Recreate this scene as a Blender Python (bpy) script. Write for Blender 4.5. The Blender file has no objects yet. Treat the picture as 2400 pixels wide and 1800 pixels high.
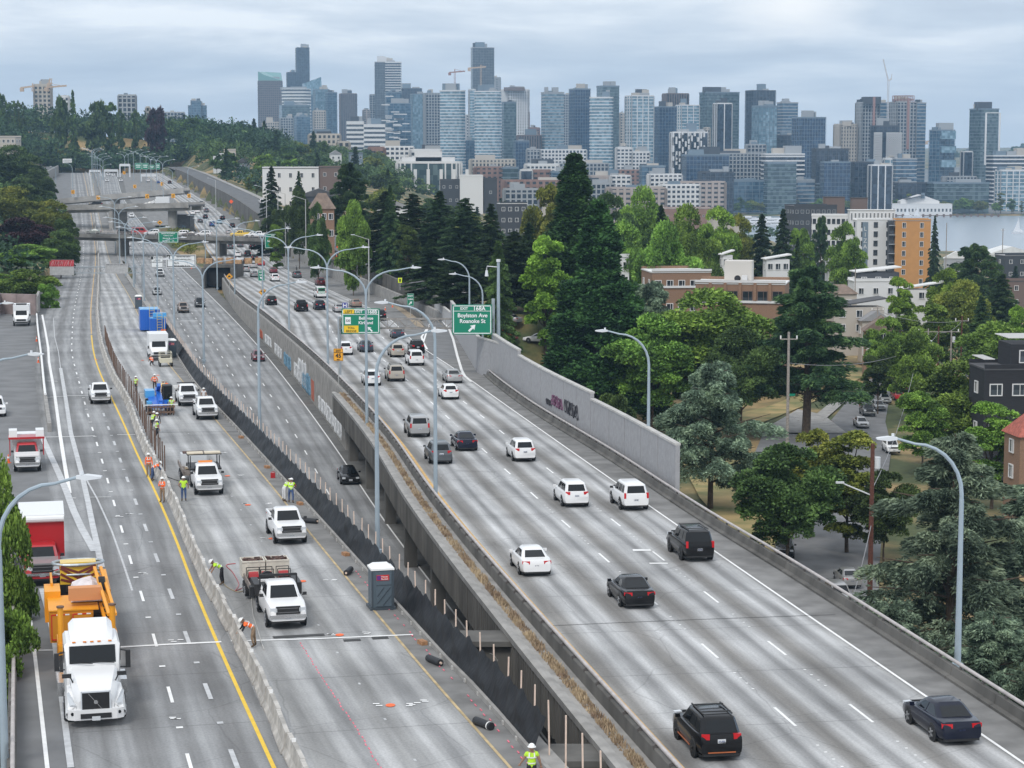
import bpy, bmesh, math, random
import numpy as np
from mathutils import Vector, Matrix, Euler
random.seed(7); RNG = np.random.default_rng(11)
scn = bpy.context.scene
COL = scn.collection
# ---------------------------------------------------------------- camera
F, YH, W0, H0, CZ = 4850.0, 352.0, 2400, 1800, 72.0
TH = math.atan((900 - YH) / F); CT, ST = math.cos(TH), math.sin(TH)
cam_d = bpy.data.cameras.new('camera'); cam = bpy.data.objects.new('camera', cam_d); COL.objects.link(cam)
cam_d.sensor_width = 36.0; cam_d.lens = 36.0 * F / W0; cam_d.clip_start = 1.0; cam_d.clip_end = 40000
cam.location = (0, 0, CZ); cam.rotation_euler = (math.pi / 2 - TH, 0, 0); scn.camera = cam
# ---------------------------------------------------------------- world: overcast sky
SUN_EL, SUN_ROT = math.radians(48), math.radians(200)
world = bpy.data.worlds.new("World"); scn.world = world; world.use_nodes = True
nt = world.node_tree; nt.nodes.clear()
def N(tree, t, **kw):
 n = tree.nodes.new(t)
 for k, v in kw.items():
  if k.startswith('i_'): n.inputs[int(k[2:])].default_value = v
  else: setattr(n, k, v)
 return n
out = N(nt, 'ShaderNodeOutputWorld'); bg = N(nt, 'ShaderNodeBackground'); bg.inputs[1].default_value = 0.12
sky = N(nt, 'ShaderNodeTexSky'); sky.sky_type = 'NISHITA'; sky.sun_disc = False
sky.sun_elevation = SUN_EL; sky.sun_rotation = SUN_ROT; sky.air_density = 1.4; sky.dust_density = 1.5
tc = N(nt, 'ShaderNodeTexCoord'); sep = N(nt, 'ShaderNodeSeparateXYZ'); nt.links.new(tc.outputs['Generated'], sep.inputs[0])
# cloud deck: direction projected on a plane overhead, so the bands flatten towards the horizon
zc = N(nt, 'ShaderNodeMath', operation='MAXIMUM'); zc.inputs[1].default_value = 0.0; nt.links.new(sep.outputs[2], zc.inputs[0])
za = N(nt, 'ShaderNodeMath', operation='ADD'); za.inputs[1].default_value = 0.11; nt.links.new(zc.outputs[0], za.inputs[0])
dx = N(nt, 'ShaderNodeMath', operation='DIVIDE'); nt.links.new(sep.outputs[0], dx.inputs[0]); nt.links.new(za.outputs[0], dx.inputs[1])
dy = N(nt, 'ShaderNodeMath', operation='DIVIDE'); nt.links.new(sep.outputs[1], dy.inputs[0]); nt.links.new(za.outputs[0], dy.inputs[1])
cv = N(nt, 'ShaderNodeCombineXYZ'); nt.links.new(dx.outputs[0], cv.inputs[0]); nt.links.new(dy.outputs[0], cv.inputs[1])
n1 = N(nt, 'ShaderNodeTexNoise'); n1.inputs['Scale'].default_value = 1.15; n1.inputs['Detail'].default_value = 7; n1.inputs['Roughness'].default_value = 0.56; n1.inputs['Distortion'].default_value = 0.25
off = N(nt, 'ShaderNodeVectorMath', operation='ADD'); off.inputs[1].default_value = (7.3, 2.6, 0); nt.links.new(cv.outputs[0], off.inputs[0]); nt.links.new(off.outputs[0], n1.inputs[0])
r1 = N(nt, 'ShaderNodeValToRGB'); nt.links.new(n1.outputs[0], r1.inputs[0])
e = r1.color_ramp.elements
e[0].position = 0.32; e[0].color = (4.0, 4.4, 5.15, 1); e[1].position = 0.64; e[1].color = (7.3, 7.5, 7.8, 1)
m_ = r1.color_ramp.elements.new(0.44); m_.color = (4.75, 5.2, 5.9, 1); m_ = r1.color_ramp.elements.new(0.53); m_.color = (5.7, 6.05, 6.6, 1)
# brighter, bluer band near the horizon
hz = N(nt, 'ShaderNodeMapRange'); hz.inputs[1].default_value = 0.0; hz.inputs[2].default_value = 0.05; hz.inputs[3].default_value = 1; hz.inputs[4].default_value = 0; nt.links.new(sep.outputs[2], hz.inputs[0])
mh = N(nt, 'ShaderNodeMixRGB'); mh.inputs[2].default_value = (5.0, 5.65, 6.55, 1); nt.links.new(hz.outputs[0], mh.inputs[0]); nt.links.new(r1.outputs[0], mh.inputs[1])
ms = N(nt, 'ShaderNodeMixRGB'); ms.inputs[0].default_value = 0.9; nt.links.new(sky.outputs[0], ms.inputs[1]); nt.links.new(mh.outputs[0], ms.inputs[2])
# an overcast sky grows brighter towards the zenith; one thin gap in the cloud lets light through
zg = N(nt, 'ShaderNodeMath', operation='MULTIPLY_ADD'); zg.inputs[1].default_value = 0.15; zg.inputs[2].default_value = 1.2; nt.links.new(zc.outputs[0], zg.inputs[0])
sc_ = N(nt, 'ShaderNodeVectorMath', operation='SCALE'); gy = N(nt, 'ShaderNodeMixRGB'); gy.inputs[2].default_value = (5.25, 5.5, 5.85, 1); gf = N(nt, 'ShaderNodeMapRange'); gf.inputs[1].default_value = .05; gf.inputs[2].default_value = .45; gf.inputs[3].default_value = 0; gf.inputs[4].default_value = .85; nt.links.new(sep.outputs[2], gf.inputs[0]); nt.links.new(gf.outputs[0], gy.inputs[0]); nt.links.new(ms.outputs[0], gy.inputs[1]); nt.links.new(gy.outputs[0], sc_.inputs[0]); nt.links.new(zg.outputs[0], sc_.inputs['Scale'])
gp = N(nt, 'ShaderNodeVectorMath', operation='DISTANCE'); gp.inputs[1].default_value = (0.133, 0.989, 0.064); gm_ = N(nt, 'ShaderNodeMapping'); gm_.inputs['Scale'].default_value = (1, 1, 2.2); gm_.inputs['Location'].default_value = (0, 0, -0.084)
nt.links.new(tc.outputs['Generated'], gm_.inputs[0]); nt.links.new(gm_.outputs[0], gp.inputs[0])
gn = N(nt, 'ShaderNodeMath', operation='MULTIPLY_ADD'); gn.inputs[1].default_value = -0.05; nt.links.new(n1.outputs[0], gn.inputs[0]); nt.links.new(gp.outputs['Value'], gn.inputs[2])
gr = N(nt, 'ShaderNodeMapRange'); gr.inputs[1].default_value = -0.02; gr.inputs[2].default_value = 0.016; gr.inputs[3].default_value = 1; gr.inputs[4].default_value = 0; nt.links.new(gn.outputs[0], gr.inputs[0])
gx = N(nt, 'ShaderNodeMixRGB'); gx.inputs[2].default_value = (9.3, 9.2, 9.0, 1); nt.links.new(gr.outputs[0], gx.inputs[0]); nt.links.new(sc_.outputs[0], gx.inputs[1])
nt.links.new(gx.outputs[0], bg.inputs[0]); nt.links.new(bg.outputs[0], out.inputs[0])
# ---------------------------------------------------------------- sun through the overcast
sd = bpy.data.lights.new('sun', 'SUN'); sd.energy = 1.5; sd.angle = math.radians(15); sd.color = (1, 0.97, 0.92)
sun = bpy.data.objects.new('sun', sd); COL.objects.link(sun)
_d = Vector((math.cos(SUN_EL) * math.sin(SUN_ROT), math.cos(SUN_EL) * math.cos(SUN_ROT), math.sin(SUN_EL)))
sun.rotation_euler = _d.to_track_quat('Z', 'Y').to_euler()
vs = scn.view_settings; vs.view_transform = 'Standard'; vs.look = 'None'; vs.exposure = 0.2; vs.gamma = 1.0; vs.use_curve_mapping = False
scn.cycles.max_bounces = 5; scn.cycles.diffuse_bounces = 3; scn.cycles.glossy_bounces = 2; scn.cycles.transparent_max_bounces = 6
scn.cycles.volume_bounces = 0; scn.cycles.transmission_bounces = 2
scn.cycles.use_denoising = True
# ---------------------------------------------------------------- heights and rays
PY = np.array([0, 560, 620, 700, 808, 898, 1060, 1250, 1400, 2000.])
PH = np.array([22.46, 30.2, 30.5, 27.9, 23.6, 21.0, 16.8, 13.7, 14.8, 22.])
_pt = np.arange(0, 2001, 5.0); _pv = np.interp(_pt, PY, PH); _k = np.ones(15) / 15
_pv = np.convolve(np.pad(_pv, 7, mode='edge'), _k, 'valid')
_pv[:9] = np.interp(_pt[:9], PY, PH)
def hm(y): return float(np.interp(y, _pt, _pv))                       # depth of the main roadway below the camera
OBY = [0, 60, 100, 194, 303, 400, 480, 560, 620, 3000]; OBH = [9.2, 8.5, 7.5, 6.0, 4.2, 3.0, 2.0, 0.8, 0.0, 0.0]
def hb(y): return hm(y) + float(np.interp(y, OBY, OBH))               # express lanes, sinking under the bridge
def unp(px, py, hf=hm, lo=25., hi=9000.):
 """pixel -> world point on the surface whose depth below the camera is hf(y) (or a number)"""
 a = (px - 1200) / F; b = (900 - py) / F
 dyy = CT + b * ST; dz = -ST + b * CT
 f = (lambda y: hf) if not callable(hf) else hf
 def g(y): return -dz / dyy * y - f(y)
 y0 = lo; n = 160
 for i in range(n + 1):
  y1 = lo * (hi / lo) ** (i / n)
  if g(y1) >= 0:
   for _ in range(24):
    m = (y0 + y1) / 2
    if g(m) >= 0: y1 = m
    else: y0 = m
   break
  y0 = y1
 return Vector((a / dyy * y1, y1, CZ + dz / dyy * y1))
def ray(px, py, y):
 a = (px - 1200) / F; b = (900 - py) / F; dyy = CT + b * ST; dz = -ST + b * CT
 return Vector((a / dyy * y, y, CZ + dz / dyy * y))
def proj(p):
 x, y, z = p[0], p[1], p[2] - CZ; zc = y * CT - z * ST; yc = y * ST + z * CT
 return (1200 + F * x / zc, 900 - F * yc / zc)
class Line:
 """a curve on the ground given by picture points; x as a function of y"""
 def __init__(s, pts, hf=hm, dx=0.0):
  w = sorted([(p.y, p.x) for p in (unp(a, b, hf) for a, b in pts)])
  s.y = np.array([q[0] for q in w]); s.x = np.array([q[1] for q in w]) + dx
  s.m = np.gradient(s.x, s.y) if len(w) > 2 else np.full(len(w), (s.x[-1] - s.x[0]) / (s.y[-1] - s.y[0]))
 def __call__(s, y):
  Y, X, M = s.y, s.x, s.m
  if y <= Y[0]: return float(X[0] + (y - Y[0]) * M[0])
  if y >= Y[-1]: return float(X[-1] + (y - Y[-1]) * M[-1])
  i = int(np.searchsorted(Y, y)) - 1; h = Y[i + 1] - Y[i]; t = (y - Y[i]) / h
  return float((2*t**3-3*t*t+1)*X[i] + (t**3-2*t*t+t)*h*M[i] + (-2*t**3+3*t*t)*X[i+1] + (t**3-t*t)*h*M[i+1])
 def ang(s, y): return math.atan2(s(y + 1) - s(y - 1), 2.0)          # heading east of north
YEL_A = Line([(642,1800),(519,1529),(456,1380),(410,1260),(362,1149),(325,1072),(293,1000),(224,844),(213,752),(218,670),(224,602),(210,480),(198,418)])
BAR_A = Line([(675,1800),(541,1501),(485,1392),(388,1166),(320,1024),(299,962),(253,873),(237,825),(225,740),(227,680),(228,604),(214,480),(203,418)])
TAN_A = Line([(1196,1800),(1000,1577),(863,1415),(721,1243),(643,1147),(519,1000),(435,902),(399,858),(325,740),(311,710),(272,643),(246,566),(226,480),(216,418)])
FEN_A = Line([(1260,1790),(1235,1762),(1109,1617),(1056,1564),(960,1458),(704,1172),(562,1015),(454,897),(413,834),(345,724),(285,631),(270,580),(240,480),(222,418)])
LEF_A = Line([(50,1800),(47,1481),(36,1300),(-5,1100),(-40,950),(-60,800),(60,700),(122,653),(140,566),(118,470),(100,440),(130,411)])
WHL_A = Line([(111,1800),(80,1522),(62,1380),(41,1178),(0,1043)])
YEL_C = Line([(1579,1780),(1400,1585),(1042,1177),(944,1042),(797,884),(640,749),(575,700),(510,612),(450,516),(400,455),(345,412)])
WHR_C = Line([(2400,1790),(1850,1413),(1186,950),(1089,881),(972,802),(908,745),(787,687),(705,651),(604,584),(541,528),(510,495),(450,454),(385,412)])
BAR_C = Line([(2400,1712),(1850,1352),(1650,1228),(1439,1087),(1222,950),(1115,860),(1084,785),(1020,745),(900,700),(810,665),(700,610),(640,580),(565,520),(475,460),(395,412)])
BR_B = Line([(1370,1713),(1261,1586),(1136,1400),(1049,1339),(991,1262),(904,1139),(758,940),(671,837),(599,764),(512,685),(477,631),(395,575),(371,539),(325,494),(285,414)], hb)
WHR_B = Line([(1228,1663),(1177,1593),(1073,1450),(904,1225),(786,1050),(661,880),(608,815),(483,684),(428,631),(375,570),(345,539),(308,494),(272,414)], hb)
# ---------------------------------------------------------------- mesh helpers
class MB:
 def __init__(s): s.v = []; s.f = []; s.m = []
 def add(s, vs, fs, m=0):
  o = len(s.v); s.v += [tuple(v) for v in vs]; s.f += [tuple(o + i for i in f) for f in fs]; s.m += [m] * len(fs); return s
 def box(s, c, d, rz=0, m=0, rx=0, ry=0):
  R = Euler((rx, ry, rz)).to_matrix(); c = Vector(c); hx, hy, hz = d[0]/2, d[1]/2, d[2]/2
  vs = [c + R @ Vector((x*hx, y*hy, z*hz)) for z in (-1, 1) for x, y in ((-1,-1),(1,-1),(1,1),(-1,1))]
  return s.add(vs, [(3,2,1,0),(4,5,6,7),(0,1,5,4),(1,2,6,5),(2,3,7,6),(3,0,4,7)], m)
 def bar(s, a, b, w, h=None, m=0):
  a, b = Vector(a), Vector(b); h = h or w; d = b - a; L = d.length
  if L < 1e-6: return s
  q = d.to_track_quat('Y', 'Z').to_matrix(); c = (a + b) / 2
  vs = [c + q @ Vector((x*w/2, y*L/2, z*h/2)) for z in (-1, 1) for x, y in ((-1,-1),(1,-1),(1,1),(-1,1))]
  return s.add(vs, [(3,2,1,0),(4,5,6,7),(0,1,5,4),(1,2,6,5),(2,3,7,6),(3,0,4,7)], m)
 def tube(s, pts, r, n=6, m=0, cap=True):
  pts = [Vector(p) for p in pts]; rs = r if isinstance(r, (list, tuple)) else [r] * len(pts); o = []; up = None
  for i, p in enumerate(pts):
   t = (pts[min(i+1, len(pts)-1)] - pts[max(i-1, 0)]).normalized()
   if up is None: up = Vector((0, 0, 1)) if abs(t.z) < .9 else Vector((1, 0, 0))
   a = t.cross(up).normalized(); b = a.cross(t).normalized(); up = b
   o += [p + (a * math.cos(k*2*math.pi/n) + b * math.sin(k*2*math.pi/n)) * rs[i] for k in range(n)]
  fs = [(i*n+k, i*n+(k+1) % n, (i+1)*n+(k+1) % n, (i+1)*n+k) for i in range(len(pts)-1) for k in range(n)]
  if cap: fs += [tuple(range(n))[::-1], tuple((len(pts)-1)*n + k for k in range(n))]
  return s.add(o, fs, m)
 def quad(s, a, b, c, d, m=0): return s.add([a, b, c, d], [(0,1,2,3)], m)
 def prism(s, poly, z0, z1, m=0, mt=None):
  n = len(poly); vs = [(p[0], p[1], z0) for p in poly] + [(p[0], p[1], z1) for p in poly]
  s.add(vs, [(i, (i+1) % n, n+(i+1) % n, n+i) for i in range(n)] + [tuple(range(n))[::-1]], m)
  return s.add([vs[n+i] for i in range(n)], [tuple(range(n))], m if mt is None else mt)
 def loft(s, rings, m=0, closed=True, caps=True):
  n = len(rings[0]); vs = [v for r in rings for v in r]
  fs = [(i*n+k, i*n+(k+1) % n, (i+1)*n+(k+1) % n, (i+1)*n+k) for i in range(len(rings)-1) for k in range(n if closed else n-1)]
  if caps and closed: fs += [tuple(range(n))[::-1], tuple((len(rings)-1)*n + k for k in range(n))]
  return s.add(vs, fs, m)
 def cyl(s, c, r, h, n=12, m=0, r2=None, axis='z'):
  r2 = r if r2 is None else r2; A = []
  for q, rr in ((-h/2, r), (h/2, r2)):
   for k in range(n):
    x, y = rr*math.cos(k*2*math.pi/n), rr*math.sin(k*2*math.pi/n)
    A.append({'z': (c[0]+x, c[1]+y, c[2]+q), 'x': (c[0]+q, c[1]+x, c[2]+y), 'y': (c[0]+y, c[1]+q, c[2]+x)}[axis])
  return s.add(A, [(k, (k+1) % n, n+(k+1) % n, n+k) for k in range(n)] + [tuple(range(n))[::-1], tuple(range(n, 2*n))], m)
 def mesh(s, name, mats, smooth=False):
  me = bpy.data.meshes.new(name); me.from_pydata(s.v, [], s.f)
  for m in (mats if isinstance(mats, (list, tuple)) else [mats]): me.materials.append(m)
  if any(s.m): me.polygons.foreach_set('material_index', s.m)
  if smooth: me.polygons.foreach_set('use_smooth', [True] * len(s.f))
  me.update(); return me
 def build(s, name, mats, parent=None, loc=None, rz=0, kind=None, smooth=False, label=None):
  return put(s.mesh(name, mats, smooth), name, parent, loc, rz, kind, label)
def put(me, name, parent=None, loc=None, rz=0, kind=None, label=None):
 o = bpy.data.objects.new(name, me); COL.objects.link(o)
 if parent: o.parent = parent
 if loc is not None: o.location = loc
 if rz: o.rotation_euler = (0, 0, rz)
 if kind: o['kind'] = kind
 if label: o['label'] = label
 return o
def tag(o, label, cat, group=None):
 o['label'] = label; o['category'] = cat
 if group: o['group'] = group
 return o
def thing(name, label, cat, loc=(0, 0, 0), rz=0, group=None):
 o = bpy.data.objects.new(name, None); COL.objects.link(o); o.location = loc; o.rotation_euler = (0, 0, rz); o.empty_display_size = .1
 return tag(o, label, cat, group)
def copy_tree(o, parent=None, skip=()):
 c = o.copy(); COL.objects.link(c)
 if parent: c.parent = parent
 for ch in list(o.children):
  if ch.name.split('.')[0] not in skip: copy_tree(ch, c)
 return c
# ---------------------------------------------------------------- materials
MATS = {}
def mat(name, col, rough=.7, var=.0, scale=1.0, bump=0.0, metal=0.0, emit=None, spec=.5, col2=None, objvar=0.0, detail=4, stretch=None, coord='Object'):
 if name in MATS: return MATS[name]
 m = bpy.data.materials.new(name); m.use_nodes = True; t = m.node_tree; p = t.nodes['Principled BSDF']; MATS[name] = m
 c = (*col, 1); p.inputs['Base Color'].default_value = c; p.inputs['Roughness'].default_value = rough
 p.inputs['Metallic'].default_value = metal; p.inputs['Specular IOR Level'].default_value = spec
 m.diffuse_color = c
 if var or bump or col2:
  tcn = N(t, 'ShaderNodeTexCoord'); mp = N(t, 'ShaderNodeMapping'); mp.inputs['Scale'].default_value = stretch or (1, 1, 1)
  t.links.new(tcn.outputs[coord], mp.inputs[0])
  no = N(t, 'ShaderNodeTexNoise'); no.inputs['Scale'].default_value = scale; no.inputs['Detail'].default_value = detail; t.links.new(mp.outputs[0], no.inputs[0])
  a = tuple(max(0, x * (1 - var)) for x in col); b = tuple(min(1, x * (1 + var)) for x in col)
  if col2: a, b = col, col2
  rp = N(t, 'ShaderNodeValToRGB'); rp.color_ramp.elements[0].position = .35; rp.color_ramp.elements[1].position = .65
  rp.color_ramp.elements[0].color = (*a, 1); rp.color_ramp.elements[1].color = (*b, 1)
  t.links.new(no.outputs[0], rp.inputs[0]); last = rp.outputs[0]
  if objvar:
   oi = N(t, 'ShaderNodeObjectInfo'); hs = N(t, 'ShaderNodeHueSaturation'); mr = N(t, 'ShaderNodeMapRange')
   mr.inputs[3].default_value = 1 - objvar; mr.inputs[4].default_value = 1 + objvar
   t.links.new(oi.outputs['Random'], mr.inputs[0]); t.links.new(mr.outputs[0], hs.inputs['Value']); t.links.new(last, hs.inputs['Color']); last = hs.outputs[0]
  t.links.new(last, p.inputs['Base Color'])
  if bump:
   bp = N(t, 'ShaderNodeBump'); bp.inputs['Strength'].default_value = bump; bp.inputs['Distance'].default_value = .1
   t.links.new(no.outputs[0], bp.inputs['Height']); t.links.new(bp.outputs[0], p.inputs['Normal'])
 if emit: p.inputs['Emission Color'].default_value = (*emit[:3], 1); p.inputs['Emission Strength'].default_value = emit[3]
 return m
def road_mat(name, stops, lane=3.35, phase=0.0, grime=.25, cols=None):
 """worn concrete: wheel tracks, oil bands and joints follow the lane coordinate in the UV map (u = metres across, v = metres along)"""
 m = bpy.data.materials.new(name); m.use_nodes = True; t = m.node_tree; p = t.nodes['Principled BSDF']; L = t.links
 uv = N(t, 'ShaderNodeUVMap'); sp = N(t, 'ShaderNodeSeparateXYZ'); L.new(uv.outputs[0], sp.inputs[0])
 mp = N(t, 'ShaderNodeMapping'); mp.inputs['Scale'].default_value = (1.2, .05, 1); L.new(uv.outputs[0], mp.inputs[0])
 nw = N(t, 'ShaderNodeTexNoise'); nw.inputs['Scale'].default_value = .25; nw.inputs['Detail'].default_value = 3; L.new(mp.outputs[0], nw.inputs[0])
 wob = N(t, 'ShaderNodeMath', operation='MULTIPLY_ADD'); wob.inputs[1].default_value = .7; L.new(nw.outputs[0], wob.inputs[0]); L.new(sp.outputs[0], wob.inputs[2])
 dv = N(t, 'ShaderNodeMath', operation='MULTIPLY_ADD'); dv.inputs[1].default_value = 1/lane; dv.inputs[2].default_value = phase - .35/lane; L.new(wob.outputs[0], dv.inputs[0])
 fr = N(t, 'ShaderNodeMath', operation='FRACT'); L.new(dv.outputs[0], fr.inputs[0])
 rp = N(t, 'ShaderNodeValToRGB'); L.new(fr.outputs[0], rp.inputs[0]); rp.color_ramp.interpolation = 'B_SPLINE'
 els = rp.color_ramp.elements
 els[0].position, els[0].color = stops[0][0], (*stops[0][1], 1); els[1].position, els[1].color = stops[-1][0], (*stops[-1][1], 1)
 for q, c in stops[1:-1]: x = els.new(q); x.color = (*c, 1)
 # patches in metres, long smears, fine grain
 n2 = N(t, 'ShaderNodeTexNoise'); n2.inputs['Scale'].default_value = .12; n2.inputs['Detail'].default_value = 6; L.new(uv.outputs[0], n2.inputs[0])
 m3 = N(t, 'ShaderNodeMapping'); m3.inputs['Scale'].default_value = (3, .12, 1); L.new(uv.outputs[0], m3.inputs[0])
 n3 = N(t, 'ShaderNodeTexNoise'); n3.inputs['Scale'].default_value = .8; n3.inputs['Detail'].default_value = 4; L.new(m3.outputs[0], n3.inputs[0])
 n4 = N(t, 'ShaderNodeTexNoise'); n4.inputs['Scale'].default_value = 9; n4.inputs['Detail'].default_value = 2; L.new(uv.outputs[0], n4.inputs[0])
 def mul(a, b, lo, hi):
  r = N(t, 'ShaderNodeMapRange'); r.inputs[1].default_value = .3; r.inputs[2].default_value = .7; r.inputs[3].default_value = lo; r.inputs[4].default_value = hi; L.new(b, r.inputs[0])
  x = N(t, 'ShaderNodeVectorMath', operation='SCALE'); L.new(a, x.inputs[0]); L.new(r.outputs[0], x.inputs['Scale']); return x.outputs[0]
 n5 = N(t, 'ShaderNodeTexVoronoi', feature='DISTANCE_TO_EDGE'); n5.inputs['Scale'].default_value = .16; m5 = N(t, 'ShaderNodeVectorMath', operation='MULTIPLY_ADD'); m5.inputs[1].default_value = (1.6,1.6,0); L.new(n2.outputs['Color'], m5.inputs[0]); L.new(uv.outputs[0], m5.inputs[2]); L.new(m5.outputs[0], n5.inputs[0])
 c5 = N(t, 'ShaderNodeMapRange'); c5.inputs[1].default_value = 0; c5.inputs[2].default_value = .009; c5.inputs[3].default_value = .78; c5.inputs[4].default_value = 1; L.new(n5.outputs['Distance'], c5.inputs[0]); x5 = N(t, 'ShaderNodeVectorMath', operation='SCALE'); L.new(rp.outputs[0], x5.inputs[0]); L.new(c5.outputs[0], x5.inputs['Scale'])
 c = mul(x5.outputs[0], n2.outputs[0], 1 - grime, 1 + grime); c = mul(c, n3.outputs[0], 1 - grime * .8, 1 + grime * .8); c = mul(c, n4.outputs[0], .88, 1.12)
 # transverse joints every 9.1 m and longitudinal joints at the lane edges
 jv = N(t, 'ShaderNodeMath', operation='MULTIPLY'); jv.inputs[1].default_value = 1/9.1; L.new(sp.outputs[1], jv.inputs[0])
 jf = N(t, 'ShaderNodeMath', operation='FRACT'); L.new(jv.outputs[0], jf.inputs[0])
 jl = N(t, 'ShaderNodeMath', operation='LESS_THAN'); jl.inputs[1].default_value = .009; L.new(jf.outputs[0], jl.inputs[0])
 mx = N(t, 'ShaderNodeMixRGB'); mx.inputs[2].default_value = (.09, .09, .09, 1); jm = N(t, 'ShaderNodeMath', operation='MULTIPLY'); jm.inputs[1].default_value = .5
 L.new(jl.outputs[0], jm.inputs[0]); L.new(jm.outputs[0], mx.inputs[0]); L.new(c, mx.inputs[1])
 L.new(mx.outputs[0], p.inputs['Base Color']); p.inputs['Roughness'].default_value = .85
 MATS[name] = m; return m
def leafmat(name, dark, light, tip=None, scale=.35):
 """foliage: clumps of own colour by a noise in tree space, finer leaf variation on top, each tree slightly different"""
 if name in MATS: return MATS[name]
 m = bpy.data.materials.new(name); m.use_nodes = True; t = m.node_tree; p = t.nodes['Principled BSDF']; L = t.links; MATS[name] = m
 tcn = N(t, 'ShaderNodeTexCoord')
 n1 = N(t, 'ShaderNodeTexNoise'); n1.inputs['Scale'].default_value = scale; n1.inputs['Detail'].default_value = 3; L.new(tcn.outputs['Object'], n1.inputs[0])
 n2 = N(t, 'ShaderNodeTexNoise'); n2.inputs['Scale'].default_value = 3.5; n2.inputs['Detail'].default_value = 1; L.new(tcn.outputs['Object'], n2.inputs[0])
 ad = N(t, 'ShaderNodeMath', operation='MULTIPLY_ADD'); ad.inputs[1].default_value = .6; L.new(n2.outputs[0], ad.inputs[0]); L.new(n1.outputs[0], ad.inputs[2])
 rp = N(t, 'ShaderNodeValToRGB'); L.new(ad.outputs[0], rp.inputs[0]); rp.color_ramp.elements[0].position = .62; rp.color_ramp.elements[1].position = .98
 rp.color_ramp.elements[0].color = (*dark, 1); rp.color_ramp.elements[1].color = (*(tip or light), 1)
 if tip: x = rp.color_ramp.elements.new(.84); x.color = (*light, 1)
 oi = N(t, 'ShaderNodeObjectInfo'); hs = N(t, 'ShaderNodeHueSaturation'); mr = N(t, 'ShaderNodeMapRange'); mr.inputs[3].default_value = .78; mr.inputs[4].default_value = 1.25
 mh2 = N(t, 'ShaderNodeMapRange'); mh2.inputs[3].default_value = .485; mh2.inputs[4].default_value = .512
 L.new(oi.outputs['Random'], mr.inputs[0]); L.new(oi.outputs['Random'], mh2.inputs[0]); L.new(mh2.outputs[0], hs.inputs['Hue'])
 L.new(mr.outputs[0], hs.inputs['Value']); L.new(rp.outputs[0], hs.inputs['Color']); L.new(hs.outputs[0], p.inputs['Base Color'])
 p.inputs['Roughness'].default_value = .75; p.inputs['Specular IOR Level'].default_value = .25
 return m
def strip(name, lf, rf, hf, y0, y1, m, dz=0.0, ref=None, step=4.0, kind='structure', nx=1, parent=None, y_is=None):
 ys = np.arange(y0, y1 + .01, step) if y_is is None else y_is
 v = []; uv = []; s = 0; py_ = None
 for y in ys:
  y = float(y); a, b = lf(y), rf(y); z = CZ - hf(y) + dz; r = ref if ref else lf
  an = math.atan2(r(y + 1) - r(y - 1), 2.0)
  if py_ is not None: s += (y - py_) / math.cos(an)
  py_ = y
  for k in range(nx + 1):
   x = a + (b - a) * k / nx; v.append((x, y, z)); uv.append(((x - r(y)) * math.cos(an), s + (x - r(y)) * math.sin(an)))
 n = nx + 1; f = [(i*n+k, i*n+k+1, (i+1)*n+k+1, (i+1)*n+k) for i in range(len(ys)-1) for k in range(nx)]
 me = bpy.data.meshes.new(name); me.from_pydata(v, [], f); me.materials.append(m)
 ul = me.uv_layers.new(name='UVMap'); idx = np.array([i for q in f for i in q]); ul.data.foreach_set('uv', np.array(uv)[idx].ravel())
 me.update(); return put(me, name, parent, kind=kind)
def offs(line, d):
 """curve parallel to a line, d metres to its right"""
 return lambda y: line(y) + d / math.cos(math.atan2(line(y + 1) - line(y - 1), 2.0))
def wallstrip(mb, line, hf, y0, y1, prof, step=4.0, m=0):
 """sweep a closed cross-section [(offset right, height)] along a ground curve"""
 rings = []
 ys = np.linspace(y0, y1, max(2, int((y1 - y0) / step) + 1))
 for y in ys:
  y = float(y); a = math.atan2(line(y + 1) - line(y - 1), 2.0); z = CZ - hf(y)
  rings.append([(line(y) + o * math.cos(a), y - o * math.sin(a), z + h) for o, h in prof])
 mb.loft(rings, m); return mb
def at(line, y, off=0, hf=hm, dz=0):
 a = math.atan2(line(y + 1) - line(y - 1), 2.0)
 return Vector((line(y) + off * math.cos(a), y - off * math.sin(a), CZ - hf(y) + dz)), -a   # rz that turns +Y along the line
# ---------------------------------------------------------------- haze
haze_m = bpy.data.materials.new('haze_air'); haze_m.use_nodes = True; _t = haze_m.node_tree
for n in list(_t.nodes):
 if n.type == 'BSDF_PRINCIPLED': _t.nodes.remove(n)
_pv2 = N(_t, 'ShaderNodeVolumePrincipled'); _pv2.inputs['Color'].default_value = (.46, .72, 1, 1); _pv2.inputs['Density'].default_value = HAZE = 0.000095
_pv2.inputs['Anisotropy'].default_value = 0.0
_t.links.new(_pv2.outputs[0], [n for n in _t.nodes if n.type == 'OUTPUT_MATERIAL'][0].inputs['Volume'])
if HAZE > 0:
 hz_ = MB(); hz_.box((0, 4700, 215), (15000, 9800, 460)); hz_.build('haze', haze_m, kind='stuff')
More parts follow.
